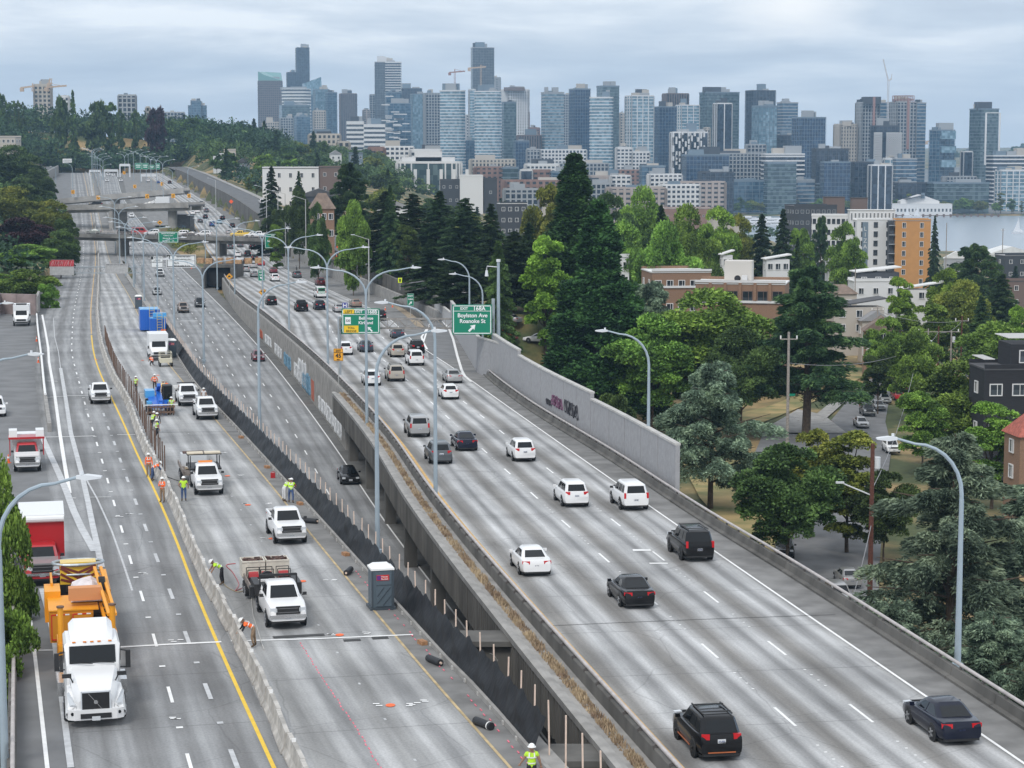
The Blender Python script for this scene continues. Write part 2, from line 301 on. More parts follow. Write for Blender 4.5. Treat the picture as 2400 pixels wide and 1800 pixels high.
# ---------------------------------------------------------------- terrain: one sheet to the horizon
TU = [-1500, -300, 0, 300, 600, 900, 1150, 1400, 1700, 2000, 2400, 3900]
TY = [15, 180, 350, 600, 900, 1300, 1480, 1600, 2000, 2270, 2305, 3000, 4000, 5000, 9500, 15000]
TT = [[31,31,31,36,40,40,39,39,39,39,39,39],
[27,27,29,32,33,36,38.5,38.5,38.5,38.5,39,39],
[20,22,25,30,31,30,36,40,41,41,42,43],
[12,14,17,29,29,26,38,44,46,47,48,48],
[2,4,4,12,22,22,38,52,58,58,58,58],
[-20,-16,-14,-8,4,20,46,58,66,68,70,72],
[-20,-16,-14,-8,-2,16,48,60,68,71,72.6,74],
[-18,-14,-10,-4,-2,14,52,62,70,75,76,76],
[-12,-8,-4,2,2,20,58,66,75,76,76,76],
[-8,-4,0,6,8,34,62,68,75,76,76,76],
[-8,-4,0,6,8,36,62,68,70,70.5,70.5,71],
[-4,0,4,8,14,44,60,64,66,67,68,60],
[0,0,4,8,20,34,44,56,62,64,50,20],
[-4,0,4,8,10,16,30,50,58,50,10,-10],
[0,0,0,0,0,0,0,0,-2,-6,-12,-12],
[0,0,0,0,0,0,0,0,0,0,0,0]]
TT = np.array(TT, float)
STOFF = lambda y: float(np.interp(y, [235, 300, 380, 457, 560, 600, 700, 900, 1200], [0, 1.2, 3.0, 4.7, 5.8, 6.3, 5.5, 5, 4]))
def hs(y): return hm(y) - STOFF(y)                                    # the street above the freeway wall
def th(x, y):
 """terrain depth below the camera"""
 u = 1200 + x / y * F
 r = np.array([np.interp(u, TU, row) for row in (TT[max(0, min(len(TY)-2, int(np.searchsorted(TY, y)) - 1))], TT[max(1, min(len(TY)-1, int(np.searchsorted(TY, y))))])])
 i = max(0, min(len(TY)-2, int(np.searchsorted(TY, y)) - 1)); t = min(1, max(0, (y - TY[i]) / (TY[i+1] - TY[i]))); t = t*t*(3-2*t)
 h = r[0] * (1 - t) + r[1] * t
 if y < 1400:
  lo, hi, mid = LEF_A(y) - 1.5, BAR_C(y) + 1.0, BR_B(y)
  base = hb(y) + .6 if y < 900 else hm(y) + .8
  if y < 215 and x > BR_B(y) - 1: base = 38.5 if x > mid + 6 else hb(y) + .5
  if lo < x < hi: h = max(h, base) if y > 30 else 40
  elif 312 < y < 1350 and hi <= x < hi + 24: q = max(0, (x-hi-14)/10); q = q if y > 326 else max(q, (326-y)/14); h = (hs(y) + .5)*(1-q) + h*q
  if 190 < y < 420 and lo - 22 < x <= lo: h = max(h, hm(y) + .4)
  if 430 <= y and x <= lo: q = min(1, (lo-x)/70); h = max(h, (hm(y) - (4.0 if 860 < y < 1240 else 1))*(1-q) + h*q) if lo - x > 24 or not 860 < y < 1240 else hm(y) - 4.0
 return h
us = np.concatenate([np.linspace(-1500, -60, 16), np.linspace(0, 2400, 180), np.linspace(2460, 3900, 16)])
ys = np.concatenate([np.linspace(20, 420, 120), np.geomspace(430, 15000, 130)])
v = []; fcs = []
for y in ys:
 y = float(y)
 for u in us:
  x = float((u - 1200) / F * y); v.append((x, y, CZ - th(x, y)))
nu = len(us); fcs = [(i*nu+k, i*nu+k+1, (i+1)*nu+k+1, (i+1)*nu+k) for i in range(len(ys)-1) for k in range(nu-1)]
me = bpy.data.meshes.new('ground'); me.from_pydata(v, [], fcs)
gm = bpy.data.materials.new('ground'); gm.use_nodes = True; _t = gm.node_tree; _p = _t.nodes['Principled BSDF']
_tc = N(_t, 'ShaderNodeTexCoord'); _na = N(_t, 'ShaderNodeTexNoise'); _na.inputs['Scale'].default_value = .045; _na.inputs['Detail'].default_value = 6; _t.links.new(_tc.outputs['Object'], _na.inputs[0])
_nb = N(_t, 'ShaderNodeTexNoise'); _nb.inputs['Scale'].default_value = 1.2; _nb.inputs['Detail'].default_value = 8; _t.links.new(_tc.outputs['Object'], _nb.inputs[0])
_ra = N(_t, 'ShaderNodeValToRGB'); _t.links.new(_na.outputs[0], _ra.inputs[0]); _e = _ra.color_ramp.elements
_e[0].position = .46; _e[0].color = (.075, .095, .035, 1); _e[1].position = .66; _e[1].color = (.36, .26, .13, 1); _x = _e.new(.58); _x.color = (.30, .22, .10, 1)
_rb = N(_t, 'ShaderNodeValToRGB'); _t.links.new(_nb.outputs[0], _rb.inputs[0]); _rb.color_ramp.elements[0].color = (.45, .45, .45, 1); _rb.color_ramp.elements[1].color = (1.4, 1.35, 1.3, 1)
_mm = N(_t, 'ShaderNodeMixRGB', blend_type='MULTIPLY'); _mm.inputs[0].default_value = 1; _t.links.new(_ra.outputs[0], _mm.inputs[1]); _t.links.new(_rb.outputs[0], _mm.inputs[2]); _t.links.new(_mm.outputs[0], _p.inputs['Base Color']); _p.inputs['Roughness'].default_value = .95
me.materials.append(gm); me.update(); put(me, 'ground', kind='structure')
# city floor: grey streets and lots of the flats by the lake
cm = mat('city_ground', (.13, .135, .14), .9, col2=(.2, .2, .19), scale=.02, var=.1)
def sheet(name, quad, h, m, kind='structure', n=24):
 """a level-ish sheet draped over the terrain, quad = (u0, y0, u1, y1)"""
 u0, y0, u1, y1 = quad; v = []; f = []
 for j in range(n + 1):
  y = y0 * (y1 / y0) ** (j / n)
  for i in range(n + 1):
   x = ((u0 + (u1 - u0) * i / n) - 1200) / F * y; v.append((x, y, CZ - (th(x, y) if h is None else h) + (.25 if h is None else 0)))
 f = [(j*(n+1)+i, j*(n+1)+i+1, (j+1)*(n+1)+i+1, (j+1)*(n+1)+i) for j in range(n) for i in range(n)]
 me = bpy.data.meshes.new(name); me.from_pydata(v, [], f); me.materials.append(m); return put(me, name, kind=kind)
sheet('city_ground', (900, 2306, 2900, 4600), None, cm, n=60)
wm = bpy.data.materials.new('lake_water'); wm.use_nodes = True; _t = wm.node_tree; _p = _t.nodes['Principled BSDF']
_p.inputs['Base Color'].default_value = (.30, .35, .40, 1); _p.inputs['Roughness'].default_value = .25
_tc = N(_t, 'ShaderNodeTexCoord'); _mp = N(_t, 'ShaderNodeMapping'); _mp.inputs['Scale'].default_value = (.25, .6, 1); _t.links.new(_tc.outputs['Object'], _mp.inputs[0])
_nz = N(_t, 'ShaderNodeTexNoise'); _nz.inputs['Scale'].default_value = .5; _nz.inputs['Detail'].default_value = 4; _t.links.new(_mp.outputs[0], _nz.inputs[0])
_bp = N(_t, 'ShaderNodeBump'); _bp.inputs['Strength'].default_value = .5; _bp.inputs['Distance'].default_value = .6; _t.links.new(_nz.outputs[0], _bp.inputs['Height']); _t.links.new(_bp.outputs[0], _p.inputs['Normal'])
sheet('lake', (1500, 1400, 4200, 2300), 72.0, wm, n=8)
# ---------------------------------------------------------------- roadways
LT, MD, DK, BR = (.43, .432, .433), (.262, .262, .26), (.122, .122, .122), (.195, .188, .178)
st_c = [(0, BR), (.10, BR), (.25, LT), (.36, LT), (.5, DK), (.62, LT), (.76, LT), (.90, BR), (1, BR)]
M2 = tuple(a*.55 + b*.45 for a, b in zip(LT, MD))
st_a = [(0, MD), (.12, (.25,.25,.245)), (.27, LT), (.36, M2), (.5, (.20,.203,.205)), (.64, M2), (.76, LT), (.9, (.25,.25,.245)), (1, MD)]
sft = [(.23,.235,.24), (.185,.185,.185), (.30,.305,.31)]
st_b = [(0, (.20,.20,.20)), (.12, (.19,.19,.19)), (.27, sft[2]), (.4, (.26,.262,.265)), (.5, (.165,.165,.165)), (.62, sft[2]), (.78, (.28,.285,.29)), (.9, (.19,.19,.19)), (1, (.20,.20,.20))]
st_l = [(0, (.17,.17,.17)), (.12, (.165,.165,.165)), (.27, (.31,.315,.32)), (.5, (.16,.16,.16)), (.7, (.33,.335,.34)), (.9, (.17,.17,.17)), (1, (.17,.17,.17))]
rm_c = road_mat('concrete_northbound', st_c, 3.33, .88 + 0.0); rm_a = road_mat('concrete_southbound', st_a, 3.33, 0.0)
rm_b = road_mat('concrete_express', st_b, 3.33, 0.0); rm_l = road_mat('concrete_open_lanes', st_l, 3.3, .35)
shl = mat('shoulder_concrete', (.19, .187, .182), .9, var=.22, scale=.6, bump=.1); asph = mat('asphalt', (.12, .122, .125), .9, var=.18, scale=.5, detail=8)
LN = [3.72, 7.05, 10.35, 13.7, 17.0]
w0, w1 = 22, 1500
strip('roadway_northbound', offs(YEL_C, -.75), offs(WHR_C, .12), hm, w0, w1, rm_c, 0, ref=WHR_C, nx=4)
strip('shoulder_northbound', offs(WHR_C, .12), offs(BAR_C, .1), hm, w0, w1, shl, 0)
strip('roadway_southbound', BAR_A, offs(TAN_A, 0.0), hm, w0, w1, rm_a, 0, ref=TAN_A, nx=3)
strip('work_zone_shoulder', offs(TAN_A, 0.0), offs(FEN_A, .9), hm, w0, w1, shl, 0)
strip('roadway_open_lanes', offs(YEL_A, -7.4), BAR_A, hm, w0, w1, rm_l, 0, ref=YEL_A, nx=3)
LEFX = lambda y: min(LEF_A(y), YEL_A(y) - 8.6)
strip('shoulder_southbound', lambda y: LEFX(y) - (22 if 185 < y < 420 else 0.2), offs(YEL_A, -7.4), hm, w0, w1, mat('old_asphalt', (.165, .167, .17), .9, var=.16, scale=.35, detail=9), 0, nx=2)
strip('roadway_express', lambda y: max(BR_B(y) - 19, FEN_A(y) + (.9 if y > 470 else -1.5)) if y > 60 else BR_B(y) - 19, offs(WHR_B, .1), hb, w0, w1, rm_b, 0, ref=WHR_B, nx=2)
strip('shoulder_express', offs(WHR_B, .1), BR_B, hb, w0, w1, mat('shoulder_dark', (.13, .128, .122), .9, var=.2, scale=.6), 0)
strip('gore_pavement', BR_B, offs(YEL_C, -.75), hm, 735, w1, shl, -.02)
# ---- painted markings
white = mat('paint_white', (.80, .80, .79), .7, var=.06, scale=2); yel = mat('paint_yellow', (.80, .53, .05), .7, var=.06, scale=2)
tan = mat('paint_old_yellow', (.47, .36, .20), .8, var=.22, scale=1.5); grey = mat('paint_ground_off', (.50, .51, .52), .8, var=.12, scale=2)
ochre = mat('paint_ochre', (.62, .40, .16), .8, var=.12, scale=1.5)
pink = mat('paint_pink', (.75, .16, .22), .8, var=.3, scale=4); orng = mat('paint_orange', (.85, .16, .05), .8)
DZ = .02
def ln(line, off, w, m, y0, y1, hf=hm, dz=DZ, step=6):
 a, b = offs(line, off - w/2), offs(line, off + w/2)
 return strip('lane_marking', a, b, hf, y0, y1, m, dz, step=step)
def dashes(line, offv, m, y0, y1, ph, L=3.05, P=12.2, hf=hm, w=.13, cond=None, dots=False, name='lane_marking'):
 mb = MB(); n0 = math.ceil((y0 - ph) / P)
 for i in range(n0, int((y1 - ph) / P) + 1):
  y = ph + i * P
  for o in offv:
   if cond and not cond(y, o): continue
   for yy, ll, ww in [(y, L, w)] + ([(y + L + 3.2 + k * 1.0, .12, .12) for k in range(4)] if dots else []):
    p, rz = at(line, yy + ll/2, o, hf); d = Vector((-math.sin(rz), math.cos(rz), 0)) * ll/2; r = Vector((math.cos(rz), math.sin(rz), 0)) * ww/2
    z1 = CZ - hf(yy) + DZ; z2 = CZ - hf(yy + ll) + DZ
    c = [p - d - r, p - d + r, p + d + r, p + d - r]
    for q, zz in zip(c, (z1, z1, z2, z2)): q.z = zz
    mb.add(c, [(0,1,2,3)])
 return mb.build(name, m, kind='structure')
ln(WHR_C, 0, .14, white, w0, 230, step=4); ln(WHR_C, 0, .14, white, 230, 1450); ln(YEL_C, 0, .22, ochre, w0, 215, step=4); ln(YEL_C, 0, .16, ochre, 215, 1450)
dashes(WHR_C, [-o for o in LN], white, 24, 1300, 84.4, cond=lambda y, o: WHR_C(y) + o > YEL_C(y) + 2.4, dots=True)
ln(WHR_B, 0, .13, white, w0, 1400, hb); dashes(WHR_B, [-3.33, -6.66, -10], white, 60, 1300, 150, hf=hb, cond=lambda y, o: WHR_B(y) + o > FEN_A(y) + 3)
ln(YEL_A, 0, .17, yel, w0, 300, step=4); ln(YEL_A, 0, .15, ochre, 300, 1400)
ln(TAN_A, 0, .13, tan, w0, 1400, step=5); ln(WHL_A, 0, .17, white, w0, 128, step=4)
D1 = Line([(404,1646),(366,1512),(335,1405),(307,1317),(286,1243),(268,1182),(253,1129),(240,1083),(228,1043),(217,1006),(207,975),(199,946),(192,920),(186,898),(180,877),(175,858),(169,830),(169,788),(174,728),(181,690),(186,667),(196,585),(190,480),(182,416)])
D2 = Line([(492,1633),(440,1499),(401,1393),(366,1305),(339,1231),(315,1168),(295,1115),(278,1067),(264,1028),(251,995),(240,961)])
dashes(D1, [0], white, 40, 1200, 87.0, L=2.9, P=10.75, w=.15); dashes(D2, [0], grey, 40, 197, 87.6, L=2.9, P=10.75, w=.2)
dashes(D1, [0], white, 40, 260, 93.6, L=.28, P=10.75, w=.28); dashes(D2, [0], grey, 40, 197, 94.3, L=.35, P=10.75, w=.26)
dashes(TAN_A, [-3.33, -6.66], grey, 40, 1200, 85, L=.3, P=6.1, w=.1)
def pxline(pts, w, m, hf=hm, dz=DZ + .004, name='lane_marking'):
 P = [unp(a, b, hf) for a, b in pts]; mb = MB(); vs = []
 for i, p in enumerate(P):
  t = (P[min(i+1, len(P)-1)] - P[max(0, i-1)]); t.z = 0; t.normalize(); n = Vector((-t.y, t.x, 0)) * w/2; q = Vector((0, 0, dz))
  vs += [p - n + q, p + n + q]
 mb.add(vs, [(2*i, 2*i+1, 2*i+3, 2*i+2) for i in range(len(P)-1)]); return mb.build(name, m, kind='structure')
pxline([(99,738),(107,780),(113,815),(115,849),(122,888),(128,923),(141,1020),(151,1085),(163,1156)], .30, white)
pxline([(142,863),(154,935),(166,1015),(178,1060),(193,1117),(206,1175),(217,1231),(229,1284),(238,1330)], .38, grey)
pxline([(99,1024),(117,1065),(137,1108),(155,1150),(172,1196),(192,1240),(222,1293)], .48, grey, dz=DZ + .01)
pxline([(125,745),(128,790),(137,825),(142,863)], .10, grey); pxline([(97,1380),(112,1435),(127,1499),(143,1620),(158,1740),(166,1800)], .26, grey)
pxline([(200,1120),(228,1170),(262,1245),(285,1310),(310,1385)], .12, grey)
pxline([(53,1526),(138,1524)], .22, grey); pxline([(272,1518),(395,1511),(519,1505)], .26, white); pxline([(541,1503),(630,1501),(760,1497),(968,1488)], .20, white)
pxline([(98,1025),(150,1024),(222,1022)], .22, white); pxline([(275,1019),(317,1019)], .16, white)
pxline([(110,932),(160,928),(212,927)], .18, white); pxline([(300,924),(350,923),(410,923)], .16, white); pxline([(285,855),(352,855)], .14, grey)
pxline([(160,1167),(178,1168)], .15, white); pxline([(207,1166),(260,1165)], .1, white); pxline([(110,893),(135,894)], .2, white)
pxline([(374,752),(513+0-50,752)], .9, grey, hf=hb) if False else pxline([(423,752),(463,752)], .9, grey, hf=hb)
dk = mat('joint_seal', (.05, .05, .05), .8)
pxline([(1296,1467),(1450,1460),(1650,1452),(1958,1441)], .06, dk); pxline([(1130,1008),(1320,1000)], .08, dk); pxline([(842,912),(1120,909)], .2, grey)
pxline([(1483,1290),(1525,1290)], .55, white); pxline([(1522,1321),(1565,1321)], .3, white); pxline([(640,1495),(760,1488)], .45, dk); pxline([(805,1502),(845,1500)], .45, dk); pxline([(872,1497),(910,1495)], .45, dk)
pxline([(370,1014),(430,1013),(560,1012)], .1, dk); pxline([(730,849),(1070,846)], .1, dk)
# spray paint for the saw crew: orange discs with white ticks, dotted red line
mb = MB(); mo = MB(); mp_ = MB(); R2 = random.Random(3)
for a, b in [(796,1489),(915,1654),(709,1363),(637,1263),(581,1184),(533,1116),(408,941),(334,845),(495,1060),(370,880),(225,843)]:
 p = unp(a, b); r = .22; mo.add([p + Vector((r*math.cos(k*.785), r*1.3*math.sin(k*.785), .03)) for k in range(8)], [tuple(range(8))])
for a, b in [(780,1487),(897,1653),(955,1653),(855,1484),(985,1645),(692,1362),(773,1359),(618,1262),(569,1182),(624,1181),(523,1061),(411,1503+0),(500,940),(560,1115),(415,1682),(340,1345),(300,1205),(275,1212)]:
 p = unp(a, b)
 for k in range(3): q = p + Vector((R2.uniform(-.3,.3), R2.uniform(-.25,.25), .03)); mb.add([q + Vector((-.14,-.07,0)), q + Vector((.14,-.07,0)), q + Vector((.14,.07,0)), q + Vector((-.14,.07,0))], [(0,1,2,3)])
Lp = Line([(700,1500),(750,1580),(800,1655),(850,1730),(885,1790)])
for y in np.arange(76, 99, .55): p, rz = at(Lp, float(y), R2.uniform(-.04, .04)); mp_.box(p + Vector((0, 0, .012)), (.045, .26, .02), rz)
for y in np.arange(74, 116, .8): p, rz = at(Lp, float(y), 5.6 + R2.uniform(-.05, .05)); mp_.box(p + Vector((0, 0, .012)), (.05, .3, .02), rz) if R2.random() < .8 else 0
mo.build('orange_paint_mark', orng, kind='structure'); mb.build('white_paint_mark', white, kind='structure'); mp_.build('red_paint_line', pink, kind='structure')
def patch(pts, m, hf=hm, dz=.008, name='road_patch'):
 mb = MB(); P = [unp(a, b, hf) + Vector((0, 0, dz)) for a, b in pts]; mb.add(P, [tuple(range(len(P)))]); return mb.build(name, m, kind='structure')
patch([(985,760),(1040,745),(1062,785),(1072,842),(1005,842),(1000,800)], mat('asphalt_ramp', (.17, .172, .175), .9, var=.12, scale=.5))
pxline([(1022,735),(1052,770),(1062,795),(1072,835),(1082,868),(1089,881),(1105,895)], .32, white)
pxline([(1001,770),(988,790),(992,803),(1001,819)], .3, white); pxline([(992,803),(1003,768),(1010,755)], .25, white)
# graffiti-splashed concrete dust by the fence
# ---------------------------------------------------------------- walls, barriers, bridges
conc = mat('concrete', (.30, .29, .275), .9, var=.18, scale=.9, bump=.15, detail=8)
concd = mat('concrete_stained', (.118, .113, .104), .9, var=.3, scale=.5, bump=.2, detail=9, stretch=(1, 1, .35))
concl = mat('concrete_pale', (.46, .45, .43), .9, var=.12, scale=.8, bump=.1)
barm = mat('barrier_concrete', (.44, .42, .39), .9, var=.25, scale=1.6, bump=.25, detail=8)
steel = mat('galvanised_steel', (.42, .46, .49), .5, metal=.55, var=.08, scale=1)
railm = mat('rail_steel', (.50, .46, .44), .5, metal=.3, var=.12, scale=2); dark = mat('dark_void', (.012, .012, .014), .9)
rust = mat('rusty_steel', (.14, .085, .06), .8, var=.3, scale=6); wood = mat('lath_wood', (.72, .56, .46), .8, var=.12, scale=3)
def hroot(name, label, cat, group=None): return thing(name, label, cat, group=group)
# concrete median barrier of the work zone: one segment per 3.8 m
jb = MB(); Lq = 3.74; prof = [(-.30, 0), (-.30, .08), (-.16, .33), (-.09, .86), (.09, .86), (.16, .33), (.30, .08), (.30, 0)]
jb.loft([[(x, y, z) for x, z in prof] for y in (-Lq/2, -Lq/2+.05, Lq/2-.05, Lq/2)])
jb.box((-.235, -.9, .1), (.16, .5, .05)); jb.box((-.235, .9, .1), (.16, .5, .05))
jme = jb.mesh('barrier_segment', barm)
root = hroot('median_barrier', 'grey concrete barrier of short segments between yellow line and work zone', 'barrier'); y = 66.0; R = random.Random(1)
while y < 560:
 p, rz = at(BAR_A, y, .3); o = put(jme, 'barrier_segment', root, p + Vector((R.uniform(-.05,.05), 0, .02)), rz + R.uniform(-.02, .02)); o.rotation_euler.x = -math.atan((hm(y+1)-hm(y-1))/2); y += 3.8 * math.cos(rz)
b = MB(); wallstrip(b, BAR_A, hm, 561, 1400, [(.1,0),(.25,.86),(.45,.86),(.6,0)], step=12); b.build('barrier_segment', barm, root)
mk = MB().box((0, 0, 0), (.16, .05, .16)).mesh('reflector', white); y = 70
while y < 190: p, rz = at(BAR_A, y, .3, dz=.95); put(mk, 'reflector', root, p, rz); y += 7.6
# steel pipes standing behind that barrier
pm = MB().tube([(0, 0, 0), (0, 0, 2.0)], .05, 6).mesh('steel_pipe', rust); pr = hroot('pipe_fence', 'row of brown steel pipes standing behind the concrete barrier', 'pipe fence'); y = 158.0
while y < 292: p, rz = at(BAR_A, y, .95); put(pm, 'steel_pipe', pr, p + Vector((R.uniform(-.04,.04), 0, 0)), 0); y += 2.45
# black fabric fence on stakes
fab = mat('black_fabric', (.008, .009, .011), .55, bump=.6, scale=2.2, spec=.3, stretch=(1, 1, .4), var=.1)
fr = hroot('silt_fence', 'black fabric fence on pale wooden stakes beside the express lanes', 'fence'); n = 0
ysf = np.arange(79, 334, .35); rings = []; R = random.Random(5)
for i, y in enumerate(ysf):
 y = float(y); sag = .10*math.sin(y*2*math.pi/2.42) + .06*math.sin(y*5.1) + .05*math.sin(y*1.3); ring = []
 for k in range(9):
  t = k/8; bulge = .05*math.sin(t*4 + y*1.1 + math.sin(y*.6)) + .05*math.sin(t*7 - y*2.6 + 1.5*math.sin(y)) + .02*R.uniform(-1, 1)
  p, rz = at(FEN_A, y, .12 + .55*t + bulge * math.sin(t*3.1), dz=.05 + t*(1.42 + sag)); ring.append(tuple(p))
 rings.append(ring)
fb = MB(); fb.loft(rings, closed=False); fb.build('fabric', fab, fr, smooth=True)
sm_ = MB().box((0, 0, 1.12), (.055, .055, 2.25)).mesh('stake', wood); sm2 = MB().box((0, 0, .08), (.16, .2, .16)).mesh('stake_foot', concl); y = 69.0
while y < 334:
 p, rz = at(FEN_A, y, .72); o = put(sm_, 'stake', fr, p, rz); o.rotation_euler.x = R.uniform(-.03, .03); o.rotation_euler.y = R.uniform(-.03,.03)
 p, rz = at(FEN_A, y, .02); put(sm2, 'stake_foot', fr, p, rz); y += 2.42
kb = MB(); wallstrip(kb, FEN_A, hm, 40, 600, [(.0,-3),(.0,.22),(.16,.22),(.16,.03),(1.0,.03),(1.0,-9.5)], step=5); kb.build('deck_edge', conc, fr, kind='stuff')
b = MB(); wallstrip(b, lambda y: FEN_A(y), hm, 600, 1400, [(.4,-.2),(.5,.9),(.8,.9),(.9,-.2)], step=14); tag(b.build('divider_wall', conc), 'low concrete wall between the far southbound and express lanes', 'wall')
# panels of a wall built one by one
def panels(root, line, off, hf, y0, y1, L, top, bot, thick, m, rib=.6, ribd=.07, side=-1, cap=None):
 y = y0
 while y < y1 - .5:
  a = math.atan2(line(y+1) - line(y-1), 2.0); ye = min(y1, y + L*math.cos(a)); mb = MB(); g = .07 if m.name.startswith('noise') else .03
  q = []
  for yy in (y + g, ye - g):
   ct, sn = math.cos(a), math.sin(a); x = line(yy)
   q.append([(x + o*ct, yy - o*sn, CZ - hf(yy) + z) for o, z in ((off-thick/2, bot(yy)), (off-thick/2, top(yy)), (off+thick/2, top(yy)), (off+thick/2, bot(yy)))])
  mb.loft(q)
  if rib:
   k = y + rib/2
   while k < ye - .1:
    x = line(k); o = off + side*(thick/2 + ribd/2); p = Vector((x + o*math.cos(a), k - o*math.sin(a), 0)); zt, zb = CZ-hf(k)+top(k)-.12, CZ-hf(k)+bot(k)
    mb.box((p.x, p.y, (zt+zb)/2), (ribd+.03, rib*.55, abs(zt-zb)), -a); k += rib*math.cos(a)
  if cap:
   for yy0, yy1 in ((y+g, ye-g),):
    mb.loft([[(line(yy)+o*math.cos(a), yy-o*math.sin(a), CZ-hf(yy)+top(yy)+z) for o, z in ((off-thick/2-.06,.002),(off-thick/2-.06,cap),(off+thick/2+.06,cap),(off+thick/2+.06,.002))] for yy in (yy0, yy1)], 1)
  mb.build('wall_panel', [m, concl], root); y = ye
# northbound viaduct edge above the express lanes
ve = hroot('viaduct_edge', 'ribbed concrete edge of the raised northbound roadway above the express lanes', 'bridge edge')
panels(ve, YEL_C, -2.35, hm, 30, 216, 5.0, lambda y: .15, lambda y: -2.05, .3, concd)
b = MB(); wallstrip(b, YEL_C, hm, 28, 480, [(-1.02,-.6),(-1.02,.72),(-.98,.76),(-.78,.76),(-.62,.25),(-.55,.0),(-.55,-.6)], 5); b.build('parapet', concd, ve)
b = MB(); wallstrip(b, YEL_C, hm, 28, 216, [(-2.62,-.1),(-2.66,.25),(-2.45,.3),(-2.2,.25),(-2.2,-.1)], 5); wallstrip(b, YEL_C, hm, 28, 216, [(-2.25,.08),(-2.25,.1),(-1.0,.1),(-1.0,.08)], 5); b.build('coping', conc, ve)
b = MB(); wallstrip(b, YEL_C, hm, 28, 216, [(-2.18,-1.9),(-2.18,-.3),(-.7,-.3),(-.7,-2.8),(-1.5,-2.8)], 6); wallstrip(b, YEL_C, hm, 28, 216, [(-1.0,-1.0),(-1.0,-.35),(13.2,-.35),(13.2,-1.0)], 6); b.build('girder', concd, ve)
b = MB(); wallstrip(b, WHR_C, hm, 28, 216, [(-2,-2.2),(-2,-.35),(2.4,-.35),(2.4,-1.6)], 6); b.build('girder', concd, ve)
def pipe_rail(root, line, off, y0, y1, h=.98, P=2.5, r=.085, curved=True, seg=None, post_name='rail_post'):
 pts = [tuple(at(line, float(y), off, dz=h)[0]) for y in np.linspace(y0, y1, int((y1-y0)/4)+2)]
 b = MB(); b.tube(pts, r, 8); b.build('rail', railm, root, smooth=True)
 pm_ = MB()
 if curved: pm_.loft([[(-.02-x, yy, z) for x, z in ((.0,.0),(.22,.05),(.24,.2),(.1,.30),(.0,.34))] for yy in (-.07,.07)])
 else: pm_.box((0, 0, .12), (.10, .14, .26))
 me = pm_.mesh(post_name, mat('post_steel', (.10, .09, .085), .7)); y = y0
 while y < y1: p, rz = at(line, y, off + (.1 if curved else 0), dz=h - (.34 if curved else .26)); put(me, post_name, root, p, rz); y += P
pipe_rail(ve, YEL_C, -.9, 60, 480)
# dry grass in the trough behind the rail
def grass(name, label, line, off, w, hf, y0, y1, n, hgt, mats, dz=0, parent=None, seed=1, lean=.5, r0=.02):
 R = np.random.default_rng(seed); v = []; f = []; Y = y0 * (y1/y0) ** R.random(n)
 for y in Y:
  y = float(y); dens = .5 + .5*math.sin(y*.7) * math.sin(y*1.9+1);
  if R.random() > .35 + .65*dens: continue
  p, rz = at(line, y, off + w*(R.random()-.5), hf, dz)
  hh = hgt*(.4 + R.random()*.9)*(.6+.4*dens); a = R.random()*6.28; d = Vector((math.cos(a), math.sin(a), 0)); t = d*hh*lean*R.random() + Vector((0,0,hh)); s = Vector((-d.y, d.x, 0))*(r0 + .03*R.random())
  o = len(v); v += [tuple(p - s), tuple(p + s), tuple(p + t*.6 + s*.8), tuple(p + t)]; f += [(o, o+1, o+2), (o, o+2, o+3)]
 me = bpy.data.meshes.new(name); me.from_pydata(v, [], f); me.materials.append(mats); o = put(me, name, parent, kind='stuff')
 if label: o['label'] = label
 return o
dry = mat('dry_grass', (.50, .39, .25), .9, col2=(.26, .18, .12), scale=.8);
grass('dry_grass', 'strip of tan dry grass growing behind the viaduct rail', YEL_C, -1.62, .48, hm, 58, 216, 20000, .27, dry, dz=.08, seed=2)
# wall between express lanes and the northbound roadway
bw = hroot('retaining_wall', 'grey concrete wall with graffiti below the northbound roadway', 'wall')
panels(bw, YEL_C, -1.2, hm, 214, 480, 6.0, lambda y: .2, lambda y: -(hb(y)-hm(y)) - .6, .34, conc, rib=.75, ribd=.05)
gr_w = mat('graffiti_white', (.62,.64,.66), .8, var=.15, scale=2); gr_b = mat('graffiti_blue', (.16,.30,.42), .8, var=.3, scale=2); gr_r = mat('graffiti_rust', (.42,.11,.06), .8, var=.2, scale=2)
def scrawl(root, line, off, hf, y0, y1, z0, z1, m, seed, r=.05, amp=1, n=14, name='graffiti'):
 """a loose looping tag, a flat band of paint proud of the wall"""
 R = random.Random(seed); mb = MB(); pts = []
 for i in range(n * 7):
  t = i/(n*7-1); yy = y0 + (y1-y0)*t + .35*math.sin(i*.9+seed)*(1 if y1-y0 > 2 else .4); zz = (z0+z1)/2 + (z1-z0)/2*math.sin(i*.9*.83+seed)*R.uniform(.75, 1)
  pts.append(at(line, yy, off, hf, dz=zz)[0])
 for p, q in zip(pts, pts[1:]): mb.bar(p, q, r*2, .012)
 mb.build(name, m, root)
dBW = lambda y: -(hb(y)-hm(y))
def gpatch(root, line, off, hf, y0, y1, z0, z1, m, th=.015):
 mb = MB(); q = [[tuple(at(line, y, o, hf, dz=z)[0]) for o, z in ((off, z0), (off-th, z0), (off-th, z1), (off, z1))] for y in (y0, y1)]; mb.loft(q); mb.build('graffiti', m, root)
gpatch(bw, YEL_C, -1.425, hm, 252, 256, dBW(254)+.3, dBW(254)+2.8, gr_r); gpatch(bw, YEL_C, -1.425, hm, 226, 250, dBW(240)+.3, dBW(240)+1.9, gr_w) if False else None
